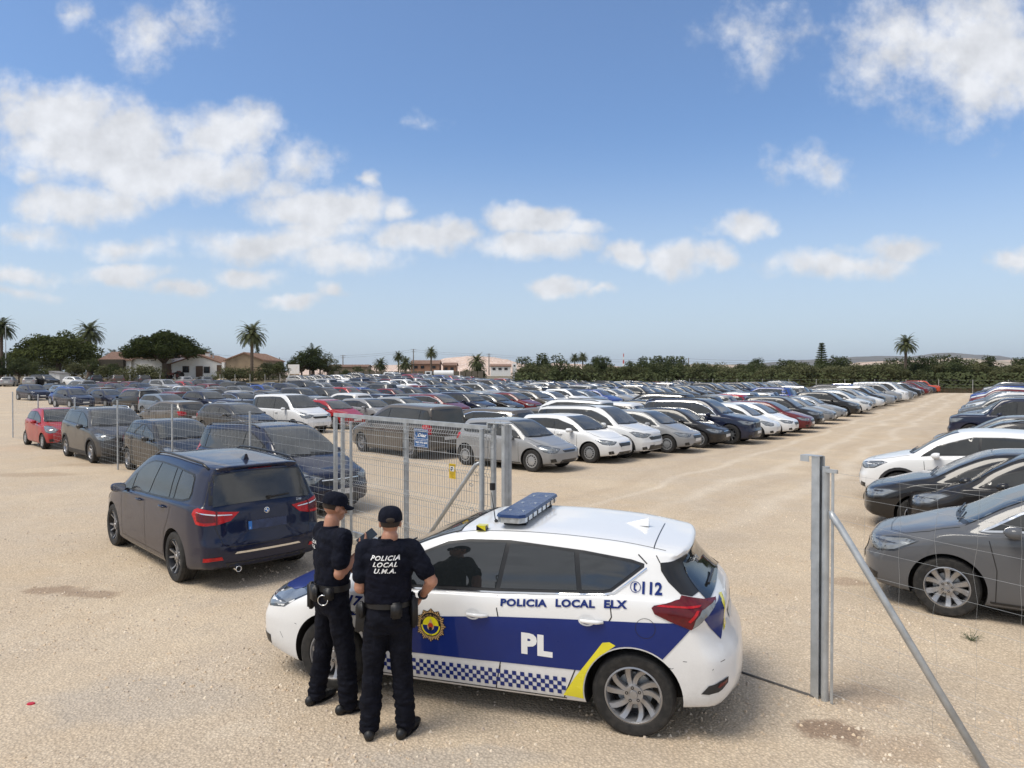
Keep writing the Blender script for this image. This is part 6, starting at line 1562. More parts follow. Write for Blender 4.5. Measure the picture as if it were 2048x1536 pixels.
def figure(name, loc, yaw, J, label, head_yaw, vest, scale=1.0):
    root = empty(name, loc, yaw); tag(root, label, 'person')
    S = Vector
    body = MB()
    hc = S(J['head']); c, Rm = head(body, hc, head_yaw, J.get('nod', 0))
    limb(body, [(0, -.015, 1.44), hc + S((0, -.03, -.10))], [.068, .062])
    loft(body, [(0, 0, .90, .15, .10), (0, 0, 1.05, .135, .10), (0, 0, 1.25, .155, .105), (0, 0, 1.40, .165, .10), (0, -.01, 1.48, .10, .07)])
    for sd_ in ('R', 'L'):
        sh, el, wr = (S(J[k + sd_]) for k in ('sh', 'el', 'wr'))
        limb(body, [sh, el, wr], [.054, .047, .029]); limb(body, [el.lerp(wr, .02), el.lerp(wr, .3)], [.042, .043])
        hand(body, wr, *J['hand' + sd_])
        kn, an, hp = S(J['kn' + sd_]), S(J['an' + sd_]), S(J['hip' + sd_]); limb(body, [hp, kn, an], [.08, .05, .035])
    remesh(body, 'body', M['skin'], root, .0062, 3)
    # shirt
    sh_ = MB(); lean = J.get('lean', 0)
    loft(sh_, [(0, 0, 1.00, .165, .125), (0, 0, 1.05, .160, .122), (0, .0, 1.14, .176, .124), (0, .0, 1.26, .192, .130), (0, -.002, 1.36, .202, .126), (0, -.008, 1.43, .190, .108), (0, -.012, 1.475, .125, .082), (0, -.012, 1.50, .075, .068)])
    for sd_ in ('R', 'L'):
        sh, el = S(J['sh' + sd_]), S(J['el' + sd_]); cu_ = sh.lerp(el, .68)
        limb(sh_, [S((sh.x * .55, sh.y, 1.44)), sh, cu_], [.066, .076, .072])
    fold = lambda p, q: .007 * mnoise.noise(Vector((p.x * 8, p.y * 8, p.z * 17))) + .0055 * mnoise.noise(Vector((p.x * 22 + p.z * 14, p.y * 22, p.z * 30)))
    shirt = remesh(sh_, 'shirt', M['shirt'], root, .0085, 3, fold)
    cl = MB(); cl.lathe([(.066, 0), (.072, .035), (.067, .045), (.060, .02)], 24, 'z'); q = cl.build('collar', M['shirt'], root, True); q.location = (0, -.018, 1.475)
    if vest:
        vb = MB(); loft(vb, [(0, -.0, 1.04, .174, .138), (0, -.0, 1.2, .186, .144), (0, -.002, 1.34, .172, .144), (0, -.012, 1.42, .128, .122), (0, -.014, 1.47, .10, .095)]); remesh(vb, 'vest', M['vest'], root, .009, 3, fold)
    # trousers
    tr = MB(); loft(tr, [(0, 0, .80, .135, .115), (0, -.006, .90, .165, .130), (0, 0, .99, .162, .122), (0, 0, 1.045, .158, .120)])
    for sd_ in ('R', 'L'):
        hp, kn, an = S(J['hip' + sd_]), S(J['kn' + sd_]), S(J['an' + sd_]); limb(tr, [hp, hp.lerp(kn, .5), kn, kn.lerp(an, .45), an + S((0, 0, .0))], [.100, .094, .080, .078, .076])
    tfold = lambda p, q: .010 * mnoise.noise(Vector((p.x * 7, p.y * 7, p.z * 9))) + .007 * mnoise.noise(Vector((p.x * 16, p.y * 16, p.z * 34))) + (.013 * mnoise.noise(Vector((p.x * 9, p.y * 9, p.z * 42))) if p.z < .30 else 0)
    remesh(tr, 'trousers', M['trouser'], root, .0095, 3, tfold)
    for sd_ in ('R', 'L'):
        an, ft = S(J['an' + sd_]), J['foot' + sd_]; d_ = S((math.sin(ft), math.cos(ft), 0)); sm = MB()
        for t_, r_ in ((-.07, (.040, .045, .045)), (0, (.040, .05, .055)), (.07, (.044, .06, .040)), (.13, (.046, .055, .032)), (.165, (.040, .035, .026))): ball(sm, S((an.x, an.y, .045)) + d_ * t_, r_, 14, 8, Matrix.Rotation(-ft, 3, 'Z'))
        limb(sm, [S((an.x, an.y, .05)), an + S((0, 0, .05))], [.05, .052]); o = remesh(sm, 'boot', M['leather'], root, .008, 2)
        so = MB(); k = []
        for i in range(20):
            a = 2 * math.pi * i / 20; e = S((math.cos(a) * .047, math.sin(a) * .14, 0)); e.rotate(Matrix.Rotation(-ft, 3, 'Z')); k.append((an.x + d_.x * .05 + e.x, an.y + d_.y * .05 + e.y))
        so.prism(k, .0, .022, 'xy'); so.build('sole', M['black'], o)
    # belt and kit
    bl = MB(); sec = []
    for i in range(40):
        a = 2 * math.pi * i / 40; sec.append((math.cos(a), math.sin(a)))
    vs = []; 
    for z_, k_ in ((1.005, 1.0), (1.005, 1.03), (1.055, 1.03), (1.055, 1.0)): vs += [(c_ * .170 * k_, s_ * .134 * k_, z_) for c_, s_ in sec]
    fs = [(r_ * 40 + i, r_ * 40 + (i + 1) % 40, ((r_ + 1) % 4) * 40 + (i + 1) % 40, ((r_ + 1) % 4) * 40 + i) for r_ in range(4) for i in range(40)]
    bl.add(vs, fs); belt = bl.build('belt', M['leather'], root, True, .6)
    for nm, a, z_, dm, tilt in J['kit']:
        px_, py_ = math.cos(a) * (.170 + dm[1] / 2), math.sin(a) * (.134 + dm[1] / 2); kb = MB(); kb.box((0, 0, 0), dm); bmx = kb.build(nm, M['leather'], root)
        bm = bmesh.new(); bm.from_mesh(bmx.data); bmesh.ops.bevel(bm, geom=bm.edges, offset=min(dm) * .3, segments=3, affect='EDGES'); bm.to_mesh(bmx.data); bm.free(); bmx.data.polygons.foreach_set('use_smooth', [True] * len(bmx.data.polygons))
        bmx.location = (px_, py_, z_); bmx.rotation_euler = (0, tilt, a - math.pi / 2)
    # cap
    cp = MB(); k = 10; n = 28; vs = []
    for i in range(k + 1):
        th = (math.pi / 2 + .18) * i / k
        for j in range(n):
            a = 2 * math.pi * j / n; r_ = math.sin(min(th, math.pi / 2)) ** .72 * (1 + .02 * mnoise.noise(Vector((a * 2, th * 3, 1)))); zz = max(math.cos(th), 0) ** .8 if th < math.pi / 2 else -(th - math.pi / 2) * 1.1
            vs.append((.091 * r_ * math.cos(a), .108 * r_ * math.sin(a), .088 * zz))
    cp.add(vs, [(i * n + j, (i + 1) * n + j, (i + 1) * n + (j + 1) % n, i * n + (j + 1) % n) for i in range(k) for j in range(n)])
    cap = cp.build('cap', M['shirt'], root, True); cap.location = hc + Rm @ S((0, -.012, .038)); cap.rotation_euler = Rm.to_euler()
    br_ = MB(); vs = []
    for r_, dz in ((0, 0), (1, -.012)):
        for j in range(15): a = math.pi * (.12 + .76 * j / 14); vs.append(((.088 + .0 * r_) * math.cos(a) * (1 + .02 * r_), .098 * math.sin(a) + r_ * .072 * math.sin(a) ** .6, dz - .004 * r_ + -.022 * abs(math.cos(a)) * r_))
    m_ = len(vs); vs += [(x, y, z - .006) for x, y, z in vs]
    fs = [(j, j + 1, 16 + j, 15 + j) for j in range(14)] + [(m_ + j + 1, m_ + j, m_ + 15 + j, m_ + 16 + j) for j in range(14)] + [(15 + j, 16 + j, m_ + 16 + j, m_ + 15 + j) for j in range(14)]
    br_.add(vs, fs); br_.build('visor', M['shirt'], cap, True)
    if J.get('tuft'): MB().box((0, .0, .105), (.05, .06, .022)).build('cap_loop', M['shirt'], cap)
    if J.get('open'):
        e = MB(); ball(e, (0, 0, 0), (.034, .014, .022), 16, 8); o = e.build('cap_opening', M['hair'], cap, True); o.location = (0, -.099, -.0)
    # back opening with strap shows as a dark crescent; hair below the cap
    hr = MB(); ball(hr, (0, 0, 0), (.0765, .0965, .092), 24, 14); hb = hr.build('hair', M['hair'], root, True); hb.location = hc + Rm @ S((0, -.0135, .020)); hb.rotation_euler = Rm.to_euler()
    bm = bmesh.new(); bm.from_mesh(hb.data); bmesh.ops.delete(bm, geom=[v for v in bm.verts if v.co.z < -.045 or (v.co.y > .045)], context='VERTS'); bm.to_mesh(hb.data); bm.free()
    for s_ in (-1, 1):
        e = MB(); ball(e, (0, 0, 0), (.011, .011, .009), 10, 8); o = e.build('eye', M['white'], root, True); o.location = hc + Rm @ S((s_ * .031, .078, .0))
        e = MB(); ball(e, (0, 0, 0), (.005, .003, .005), 8, 6); o2_ = e.build('iris', M['hair'], o, True); o2_.location = Rm @ S((0, .010, 0))
    return root, shirt
def back_text(parent, surf, lines, x0, z0, h, dz, bold, shear, wscale, yaw=0.0, mat='swhite'):
    bm = bmesh.new(); bm.from_mesh(surf.data); bv = BVHTree.FromBMesh(bm); bm.free(); mb = MB()
    for i, l in enumerate(lines):
        T, F = text2d(l, h, bold, shear, wscale, 1.14); wd = max(t[0] for t in T)
        cy, sy = math.cos(yaw), math.sin(yaw); vs = []
        for u, v in T:
            a = x0 + (u - wd / 2); o = Vector((a * cy + sy * 1.0, a * sy - cy * 1.0, z0 + v - i * dz)); d = Vector((-sy, cy, 0)); q = bv.ray_cast(o, d)
            vs.append(q[0] - d * .0065 if q[0] else o + d * .87)
        mb.add(vs, F)
    return mb.build('back_lettering', M[mat], parent)
R_, L_ = 'R', 'L'
JB = dict(head=(.02, .012, 1.625), shR=(.185, -.01, 1.425), elR=(.335, -.045, 1.185), wrR=(.255, .095, 1.035), shL=(-.168, -.01, 1.425), elL=(-.202, -.03, 1.145), wrL=(-.145, .195, 1.06),
          hipR=(.085, 0, .88), knR=(.105, .02, .50), anR=(.135, -.01, .09), hipL=(-.085, 0, .88), knL=(-.115, .015, .50), anL=(-.14, -.01, .09), footR=.45, footL=-.12, open=True,
          handR=((-.35, .30, -.75), (-.9, -.1, .35), (.3, .9, .1), .7), handL=((.6, .75, -.1), (0, -.3, -1), (-.5, .6, .5), .6),
          kit=[('pouch', -1.15, 1.0, (.085, .045, .12), 0), ('glove_pouch', math.pi + .25, .98, (.07, .05, .12), 0), ('holster', -.12, .95, (.07, .06, .24), .05), ('radio', .25, 1.03, (.05, .04, .11), 0)])
off2, sh2 = figure('person', (-.945, 5.37, 0), R(4), JB, 'person in dark police uniform seen from behind with right hand on hip', R(6), True)
JA = dict(head=(.0, .03, 1.66), nod=-.25, shR=(.185, .0, 1.445), elR=(.205, -.045, 1.165), wrR=(.185, .145, 1.300), shL=(-.185, .0, 1.445), elL=(-.225, .07, 1.17), wrL=(-.02, .245, 1.09),
          hipR=(.09, 0, .90), knR=(.13, .05, .51), anR=(.155, .06, .09), hipL=(-.09, 0, .90), knL=(-.14, .0, .51), anL=(-.18, -.05, .09), footR=.15, footL=-.2,
          handR=((-.12, .62, .70), (-.55, -.55, .55), (.5, -.6, .3), .45), handL=((.92, .3, 0), (0, -.3, -1), (0, .6, .6), .8),
          kit=[('pouch', -1.6, .99, (.10, .045, .13), 0), ('holster', math.pi + .75, .93, (.075, .06, .22), 0), ('radio', math.pi + .3, 1.04, (.05, .04, .11), 0), ('handcuff_case', -.75, 1.0, (.08, .04, .10), 0)])
off1, sh1 = figure('person', (-1.475, 5.80, 0), R(-48), JA, 'person in dark police uniform and cap looking at a phone beside the car bonnet', R(-8), False)
tg = [o for o in KIDS[off2.name] if o.name.startswith('vest')][0]
back_text(off2, tg, ['POLICIA', 'LOCAL', 'U.M.A.'], -.005, 1.375, .033, .047, .028, .35, 1.12)
back_text(off1, sh1, ['POLICIA', 'LOCAL'], -.075, 1.375, .027, .038, .02, .0, .9, R(-10))
# watch, key ring, gloves
mb = MB(); wr = Vector(JB['wrR']); el = Vector(JB['elR']); d_ = (wr - el).normalized(); c_ = wr - d_ * .015; u_ = d_.cross(Vector((0, 0, 1))).normalized(); v_ = d_.cross(u_)
mb.tube([c_ + u_ * (.033 * math.cos(a)) + v_ * (.033 * math.sin(a)) for a in [i * math.pi / 10 for i in range(21)]], .009, 8); mb.build('watch', M['black'], off2, True)
mb = MB(); mb.tube([(.04 * math.cos(a), 0, .04 * math.sin(a)) for a in [i * math.pi / 12 for i in range(25)]], .0042, 8); o = mb.build('key_ring', M['chrome'], off1, True); o.location = (.118, -.145, .955); o.rotation_euler = (0, 0, .75)
mb = MB(); g0 = Vector((0, 0, 0))
for i in range(5): limb(mb, [(i * .013 - .026, 0, 0), (i * .016 - .032, -.005, -.07), (i * .019 - .040, .0, -.14 - .01 * (i % 2))], [.014, .012, .010], 8)
ball(mb, (0, 0, .02), (.045, .022, .06)); o = remesh(mb, 'gloves_on_belt', M['leather'], off2, .006, 2); o.name = 'glove'; o.location = (-.195, -.03, .96)
# the phone in the first person's hand
ph = MB(); ph.box((0, 0, 0), (.078, .009, .165)); o = ph.build('phone', [simple('phone_case', (.02, .035, .07), .3, 0, .1, 9, coat=.4)])
bm = bmesh.new(); bm.from_mesh(o.data); bmesh.ops.bevel(bm, geom=bm.edges, offset=.003, segments=2, affect='EDGES'); bm.to_mesh(o.data); bm.free()
MB().add([(-.036, -.0, -.078), (.036, -.0, -.078), (.036, .0, .078), (-.036, .0, .078)], [(0, 1, 2, 3)]).build('screen', simple('phone_screen', (.01, .02, .035), .06, 0, .1), o).location = (0, -.0055, 0)
pw = Matrix.Translation(off1.location) @ Matrix.Rotation(R(-48), 4, 'Z') @ Vector((.150, .235, 1.405)); o.location = pw; o.rotation_euler = (R(-48), R(40), R(-25))
tag(o, 'dark blue phone held up in the hand of the person by the bonnet', 'phone')
# ------------------------------------------------------------------ trees and plants
def leaf_mat(name, a, b, tr=.25):
    m = newmat(name); t = NT(m); tc = t('ShaderNodeTexCoord'); oi = t('ShaderNodeObjectInfo'); nz = t.noise(1.3, 4, .6, tc.outputs['Object']); nf = t.noise(14, 3, .6, tc.outputs['Object'])
    f = t.math('ADD', t.math('MULTIPLY', nz.outputs['Fac'], .9), t.math('MULTIPLY', nf.outputs['Fac'], .5)); f = t.math('ADD', f, t.math('MULTIPLY', oi.outputs['Random'], .35))
    c_ = t.mix(t.rng(f, .55, 1.15), a, b)
    d = t('ShaderNodeBsdfDiffuse', {'Color': c_}); tl = t('ShaderNodeBsdfTranslucent', {'Color': c_}); mx_ = t('ShaderNodeMixShader', {0: tr}); t.l.new(d.outputs[0], mx_.inputs[1]); t.l.new(tl.outputs[0], mx_.inputs[2]); t.out(mx_); return m
M['leaf_olive'] = leaf_mat('leaf_olive', (.058, .070, .034), (.165, .165, .085)); M['leaf_pine'] = leaf_mat('leaf_pine', (.030, .042, .018), (.105, .118, .042), .2)
M['leaf_dark'] = leaf_mat('leaf_dark', (.040, .054, .028), (.115, .130, .060)); M['leaf_palm'] = leaf_mat('leaf_palm', (.05, .062, .03), (.15, .16, .08)); M['leaf_dry'] = leaf_mat('leaf_dry', (.10, .065, .04), (.22, .15, .09))
M['bark'] = simple('bark', (.10, .075, .055), .95, 0, .4, 12, .8); M['palm_bark'] = simple('palm_bark', (.15, .11, .08), .95, 0, .4, 9, 1.0)
def leaf_cloud(mb, c, r, n, size, rnd, shell=.55, flat=1.0, m=0):
    for _ in range(n):
        while True:
            p = Vector((rnd.uniform(-1, 1), rnd.uniform(-1, 1), rnd.uniform(-1, 1)))
            if shell < p.length < 1: break
        k = 1 + .22 * mnoise.noise(Vector((p.x * 2 + c[0], p.y * 2 + c[1], p.z * 2 + c[2])))
        q = Vector((p.x * r[0] * k + c[0], p.y * r[1] * k + c[1], p.z * r[2] * k * flat + c[2])); s_ = size * rnd.uniform(.6, 1.4)
        a = Vector((rnd.uniform(-1, 1), rnd.uniform(-1, 1), rnd.uniform(-.6, .6))).normalized() * s_; b = a.cross(p.normalized() + Vector((rnd.uniform(-.6, .6), rnd.uniform(-.6, .6), rnd.uniform(-.6, .6)))); b = b.normalized() * s_ * .6 if b.length > 1e-6 else Vector((0, 0, s_))
        mb.add([q - a, q - b * .7, q + a, q + b * .7], [(0, 1, 2, 3)], m)
def trunk_mesh(h, r, rnd, forks=5, spread=1.0, top=None):
    mb = MB(); lean = rnd.uniform(-.15, .15); P = [Vector((lean * t * h * .3, .05 * math.sin(t * 3), h * t)) for t in [i / 5 for i in range(6)]]; mb.tube(P, [r * (1.35 if i == 0 else 1 - .3 * i / 5) for i in range(6)], 9)
    for i in range(forks):
        a = 6.283 * i / forks + rnd.uniform(-.4, .4); st = P[-2 if i % 2 else -1]; L_ = spread * rnd.uniform(.7, 1.1); e = st + Vector((math.cos(a) * L_, math.sin(a) * L_, L_ * rnd.uniform(.5, .9)))
        mb.tube([st, st.lerp(e, .5) + Vector((0, 0, .1 * L_)), e], [r * .55, r * .38, r * .15], 6)
    return mb
TREES = {}
def tree_proto(key):
    if key in TREES: return TREES[key]
    rnd = random.Random(hash_str(key)); kind = key.split('_')[0]; mb = MB()
    if kind == 'olive':      # low spreading orchard tree, about 4.5 m
        tk = trunk_mesh(1.3, .16, rnd, 6, 1.5)
        for i in range(11):
            a = rnd.uniform(0, 6.28); d = rnd.uniform(.2, 1.75); leaf_cloud(mb, (d * math.cos(a), d * math.sin(a), rnd.uniform(1.5, 3.6)), (rnd.uniform(.8, 1.3), rnd.uniform(.8, 1.3), rnd.uniform(.6, 1.0)), 190, .17, rnd, .35)
        for i in range(4): a = rnd.uniform(0, 6.28); leaf_cloud(mb, (1.6 * math.cos(a), 1.6 * math.sin(a), .8), (.8, .8, .6), 70, .13, rnd, .3)
        lm = 'leaf_olive'
    elif kind == 'round':
        tk = trunk_mesh(1.8, .2, rnd, 6, 1.6)
        for i in range(14):
            a = rnd.uniform(0, 6.28); d = rnd.uniform(.2, 1.9); leaf_cloud(mb, (d * math.cos(a), d * math.sin(a), rnd.uniform(2.0, 4.9)), (rnd.uniform(.8, 1.4), rnd.uniform(.8, 1.4), rnd.uniform(.7, 1.1)), 190, .19, rnd, .4)
        lm = 'leaf_dark'
    elif kind == 'pine':     # broad umbrella pine with billowing pads
        tk = trunk_mesh(2.6, .42, rnd, 9, 3.4)
        for i in range(70):
            a = rnd.uniform(0, 6.28); d = 4.9 * rnd.random() ** .6; z = 5.7 - .10 * d * d + rnd.uniform(-1.9, .7) * (1 - d / 9); z = max(z, (2.1 if key == 'pine_a' else 3.3) + rnd.uniform(0, .6)); s_ = rnd.uniform(.8, 1.45)
            leaf_cloud(mb, (d * math.cos(a), d * math.sin(a), z), (s_ * 1.2, s_ * 1.2, s_ * .8), 260, .19, rnd, .45)
        lm = 'leaf_pine'
    elif kind == 'cypress':
        tk = MB().tube([(0, 0, 0), (0, 0, 3)], [.12, .05], 7)
        for i in range(16): z = .6 + i * .30; leaf_cloud(mb, (0, 0, z), (.62 * math.sin(math.pi * min(1, (i + 3) / 18)) ** .6 * (1 - i / 17) + .10,) * 2 + (.4,), 70, .10, rnd, .3)
        lm = 'leaf_dark'
    elif kind == 'norfolk':   # tall layered conifer
        tk = MB().tube([(0, 0, 0), (0, 0, 8.5)], [.2, .04], 8)
        for i in range(16):
            z = 1.2 + i * .47; r_ = 1.75 * (1 - i / 17) + .15
            for k in range(7):
                a = k * .8976 + i * .5
                for q in range(5): leaf_cloud(mb, (math.cos(a) * r_ * (q + 1) / 5, math.sin(a) * r_ * (q + 1) / 5, z + .18 * (q / 5) ** 2), (.30, .30, .17), 16, .13, rnd, .1)
        lm = 'leaf_dark'
    elif kind == 'bush':
        tk = MB().tube([(0, 0, 0), (.05, 0, .6)], [.05, .03], 6)
        for i in range(9): a = rnd.uniform(0, 6.28); d = rnd.uniform(0, 1.2); leaf_cloud(mb, (d * math.cos(a), d * math.sin(a), rnd.uniform(.4, 1.3)), (rnd.uniform(.6, .9),) * 2 + (rnd.uniform(.4, .7),), 130, .11, rnd, .3)
        lm = 'leaf_olive'
    elif kind == 'palm':
        h = float(key.split('_')[1]); tk = MB(); n_ = int(h * 5); P = [Vector((.12 * math.sin(i / n_ * 1.5), 0, h * i / n_)) for i in range(n_ + 1)]
        tk.tube(P, [(.28 if i % 2 else .245) * (1.25 - .35 * min(1, i / n_ * 3)) + (.10 if i > n_ - 4 else 0) for i in range(n_ + 1)], 10)
        top = P[-1]
        for i in range(64):
            a = i * 2.39996; el = 1.3 - 1.85 * (i / 64) ** .85; L_ = rnd.uniform(2.4, 2.9); pts = []; p = Vector(top); d = Vector((math.cos(a) * math.cos(el), math.sin(a) * math.cos(el), math.sin(el)))
            for k in range(9): pts.append(p.copy()); p = p + d * (L_ / 8); d = (d + Vector((0, 0, -.16 - .02 * k))).normalized()
            for k in range(8):
                q, w2 = pts[k], pts[k + 1]; t_ = (w2 - q).normalized(); s_ = t_.cross(Vector((0, 0, 1)))
                s_ = s_.normalized() if s_.length > .05 else Vector((-math.sin(a), math.cos(a), 0)); 
                for u in range(3):
                    b = q.lerp(w2, u / 3); ln = .46 * math.sin(math.pi * min(.97, (k + u / 3 + 1.2) / 9.2)) ** .7
                    for sg in (1, -1):
                        e = b + s_ * sg * ln * .8 + t_ * ln * .55 + Vector((0, 0, -.10 * ln - (.12 if el < .2 else 0))); mb.add([b - t_ * .02, b + t_ * .085, e + t_ * .02, e - t_ * .02], [(0, 1, 2, 3)])
                mb.add([q + Vector((0, 0, .012)), q - s_ * .02, w2 - s_ * .015, w2 + s_ * .015, q + s_ * .02], [(0, 1, 2, 3, 4)])
        lm = 'leaf_palm'
    o = mb.build('crown', M[lm]); t_ = tk.build('trunk', M['palm_bark' if kind == 'palm' else 'bark'], smooth=True)
    TREES[key] = (o.data, t_.data); bpy.data.objects.remove(o); bpy.data.objects.remove(t_); return TREES[key]
def hash_str(s): return sum(ord(ch) * (i + 7) for i, ch in enumerate(s))
def tree(key, name, x, y, z, s, label, group=None, rz=None, sz=None):
    a, b = tree_proto(key); r = empty(name, (x, y, z), random.uniform(0, 6.28) if rz is None else rz); tag(r, label, 'palm tree' if 'palm' in name else 'bush' if 'bush' in name else 'tree', group)
    for nm, d in (('crown', a), ('trunk', b)): o = bpy.data.objects.new(nm, d); COL.objects.link(o); o.parent = r
    r.scale = (s, s, sz or s); return r
def X(px, y): return (px - 1024) / FPX * y
def Zp(py, y): return CAMH - (py - 749) * y / FPX
def tp(key, name, px, pybase, y, s, label, group=None, sz=None, rz=None): return tree(key, name, X(px, y), y, Zp(pybase, y), s, label, group, rz, sz)
tp('pine_a', 'pine_tree', 118, 757, 128, 1.30, 'broad dark umbrella pine left of the farmhouse, wider of the two')
tp('pine_b', 'pine_tree', 328, 757, 121, 1.12, 'dark umbrella pine standing in front of the white farmhouse', sz=1.25)
tp('pine_a', 'pine_tree', 388, 757, 150, .72, 'smaller pine rising behind the farmhouse roof', sz=1.15)
tp('pine_b', 'pine_tree', 20, 757, 160, .95, 'distant pine at the left edge behind the lamp post')
tp('palm_7', 'palm_tree', 178, 757, 140, 1.30, 'tall palm rising behind the left umbrella pine')
tp('palm_8', 'palm_tree', 2, 757, 125, 1.12, 'palm at the extreme left edge of the scene')
tp('palm_3', 'palm_tree', 228, 757, 142, 1.25, 'short palm with a wide crown between the two pines')
tp('palm_7', 'palm_tree', 503, 764, 118, 1.14, 'tall lone palm standing in front of the red roofed barn', rz=1.0)
tp('palm_3', 'palm_tree', 626, 752, 150, 1.35, 'palm crown poking out of the dark trees behind the small white wall')
for px, pb, y, k, s_, lb in ((760, 752, 210, 'palm_3', 1.15, 'short palm left of the pair of palms beyond the lot'), (797, 752, 215, 'palm_7', .85, 'left palm of the pair beyond the lot'), (812, 752, 205, 'palm_3', 1.2, 'right palm of the pair beyond the lot'), (862, 750, 200, 'palm_7', .90, 'tallest central palm beside the orange brown house'), (953, 750, 205, 'palm_3', 1.30, 'palm standing against the pale hill'),
                      (1150, 752, 170, 'palm_7', .62, 'left one of two low palms above the tree belt'), (1166, 752, 172, 'palm_7', .66, 'right one of two low palms above the tree belt'), (1810, 760, 128, 'palm_7', .93, 'tall palm with drooping crown above the tree belt on the right')): tp(k, 'palm_tree', px, pb, y, s_, lb)
tp('norfolk_a', 'conifer_tree', 1643, 765, 150, .98, 'layered conifer towering over the tree belt on the right')
for i, (px, h_) in enumerate(((515, 1.5), (536, .75), (543, .85), (551, .7), (559, .8), (567, .65))): tp('cypress_a', 'cypress_tree', px, 752, 165 if i else 150, h_, 'slim dark cypress behind the barn roof' if i == 0 else 'small cypress, %s in the line beyond the barn' % ORD[i - 1], 'cypresses beyond the barn')
# garden shrubs and trees by the houses
for i, (px, pb, y, k, s_) in enumerate(((5, 765, 112, 'round_a', .75), (38, 766, 112, 'round_b', .70), (70, 766, 113, 'round_a', .62), (150, 764, 122, 'olive_a', .8), (215, 762, 116, 'bush_a', 1.5), (232, 762, 114, 'round_b', .5), (262, 765, 113, 'bush_b', 1.5), (288, 765, 113, 'bush_a', 1.6), (308, 765, 114, 'bush_b', 1.5), (455, 764, 115, 'bush_a', 1.4), (470, 764, 116, 'bush_b', 1.3), (487, 764, 117, 'bush_a', 1.3), (520, 763, 118, 'bush_b', 1.6), (537, 763, 119, 'olive_b', .75), (558, 764, 116, 'olive_a', .80),
        (603, 755, 140, 'round_a', .95), (620, 755, 142, 'round_b', 1.05), (640, 755, 144, 'round_a', .95), (655, 755, 146, 'olive_b', .95), (590, 755, 150, 'round_b', .8), (425, 764, 117, 'bush_b', .7), (100, 765, 118, 'bush_a', 1.4), (185, 760, 124, 'round_a', .7))):
    nm = 'garden_bush' if k.startswith('bush') else 'garden_tree'
    tp(k, nm, px, pb, y, s_, '%s green %s, %s from the left by the farmhouses' % (('dark', 'olive')[k[0] in 'ob'], 'bush' if 'bush' in nm else 'tree', ORD[i]), 'shrubs and trees around the farmhouses')
for i in range(13):
    tp('olive_' + 'abc'[i % 3], 'orchard_tree', -30 + i * 23 + (i * 37) % 11, 757, 150 + (i * 13) % 9, 1.0 + .1 * (i % 3), 'olive tree, %s from the left in the grove behind the farmhouse' % ORD[i], 'grove behind the farmhouse')
# belt of orchard trees behind the lot
rt = random.Random(11); n_ = 0
belt = []
for i in range(104):
    px = 1045 + i * 10.6 + rt.uniform(-4, 4); y = 136 + rt.uniform(-4, 14) - max(0, (px - 1500)) * .035; belt.append((px, y, 0))
for i in range(46):
    px = 1060 + i * 23 + rt.uniform(-8, 8); belt.append((px, 158 + rt.uniform(-4, 14) - max(0, px - 1500) * .03, 1))
for i, (px, y, back) in enumerate(belt):
    k = rt.choice(['olive_a', 'olive_b', 'olive_c', 'olive_a', 'round_b', 'olive_b']); s_ = rt.uniform(.85, 1.2) * (1.12 if back else 1)
    if 1280 < px < 1360 and back: k, s_ = 'round_a', 1.28
    tree(k, 'orchard_tree', X(px, y), y, -.1, s_, '%s tree, %s from the left in the %s line of the belt' % ({'o': 'olive green', 'r': 'dark green'}[k[0]], ('%d' % (i + 1 if not back else i - 103)) + ('th' if (i + 1) % 10 not in (1, 2, 3) else 'th'), 'back' if back else 'front'), 'trees of the belt behind the lot')
for px, y, k, s_, lb in ((1092, 150, 'round_a', 1.35, 'big round dark tree at the left end of the belt'), (1310, 165, 'pine_a', .85, 'broad dark tree rising above the belt'), (1516, 160, 'round_b', 1.15, 'round tree topping the belt near its middle'), (1580, 158, 'round_a', 1.1, 'pointed tree topping the belt'), (1668, 152, 'round_b', 1.2, 'round dark tree just right of the layered conifer'), (1877, 140, 'round_a', .98, 'round dark tree topping the belt right of the palm')): tree(k, 'tall_tree', X(px, y), y, -.1, s_, lb)
for i in range(17):
    px = 672 + i * 22 + rt.uniform(-5, 5); y = 205 + rt.uniform(-6, 6)
    if 790 < px < 925 or 975 < px < 1030: continue
    tree(rt.choice(['olive_a', 'olive_b', 'round_b']), 'far_tree', X(px, y), y, .2, rt.uniform(.75, 1.1), 'dark tree, %s from the left beyond the central rows of cars' % ORD[i], 'trees beyond the centre of the lot')
# dry weeds and hedge mass at the foot of the belt
mb = MB(); rw_ = random.Random(8)
for i in range(9000):
    a = rw_.uniform(-14, 60); t_ = 124.5 + rw_.uniform(0, 7); x, y = at(a, t_); h_ = rw_.uniform(.25, .8); d = rw_.uniform(-.15, .15); mb.add([(x, y, 0), (x + .12, y, 0), (x + d, y + d, h_)], [(0, 1, 2)], 0 if rw_.random() < .75 else 1)
o = mb.build('dry_weeds', [M['leaf_dry'], M['leaf_olive']]); tag(o, 'strip of dry reddish weeds at the foot of the tree belt', 'weeds', kind='stuff')
mb = MB()
for i in range(26000):
    px = rw_.uniform(1030, 2300); y = rw_.uniform(128, 176) - max(0, (px - 1500)) * .03; z = rw_.uniform(0, 3.1); q = Vector((X(px, y), y, z)); a = Vector((rw_.uniform(-1, 1), rw_.uniform(-1, 1), rw_.uniform(-1, 1))).normalized() * .26; b = a.orthogonal().normalized() * .2; mb.add([q - a, q - b, q + a, q + b], [(0, 1, 2, 3)])
o = mb.build('undergrowth', M['leaf_dark']); tag(o, 'dense dark undergrowth filling the gaps of the tree belt', 'undergrowth', kind='stuff')
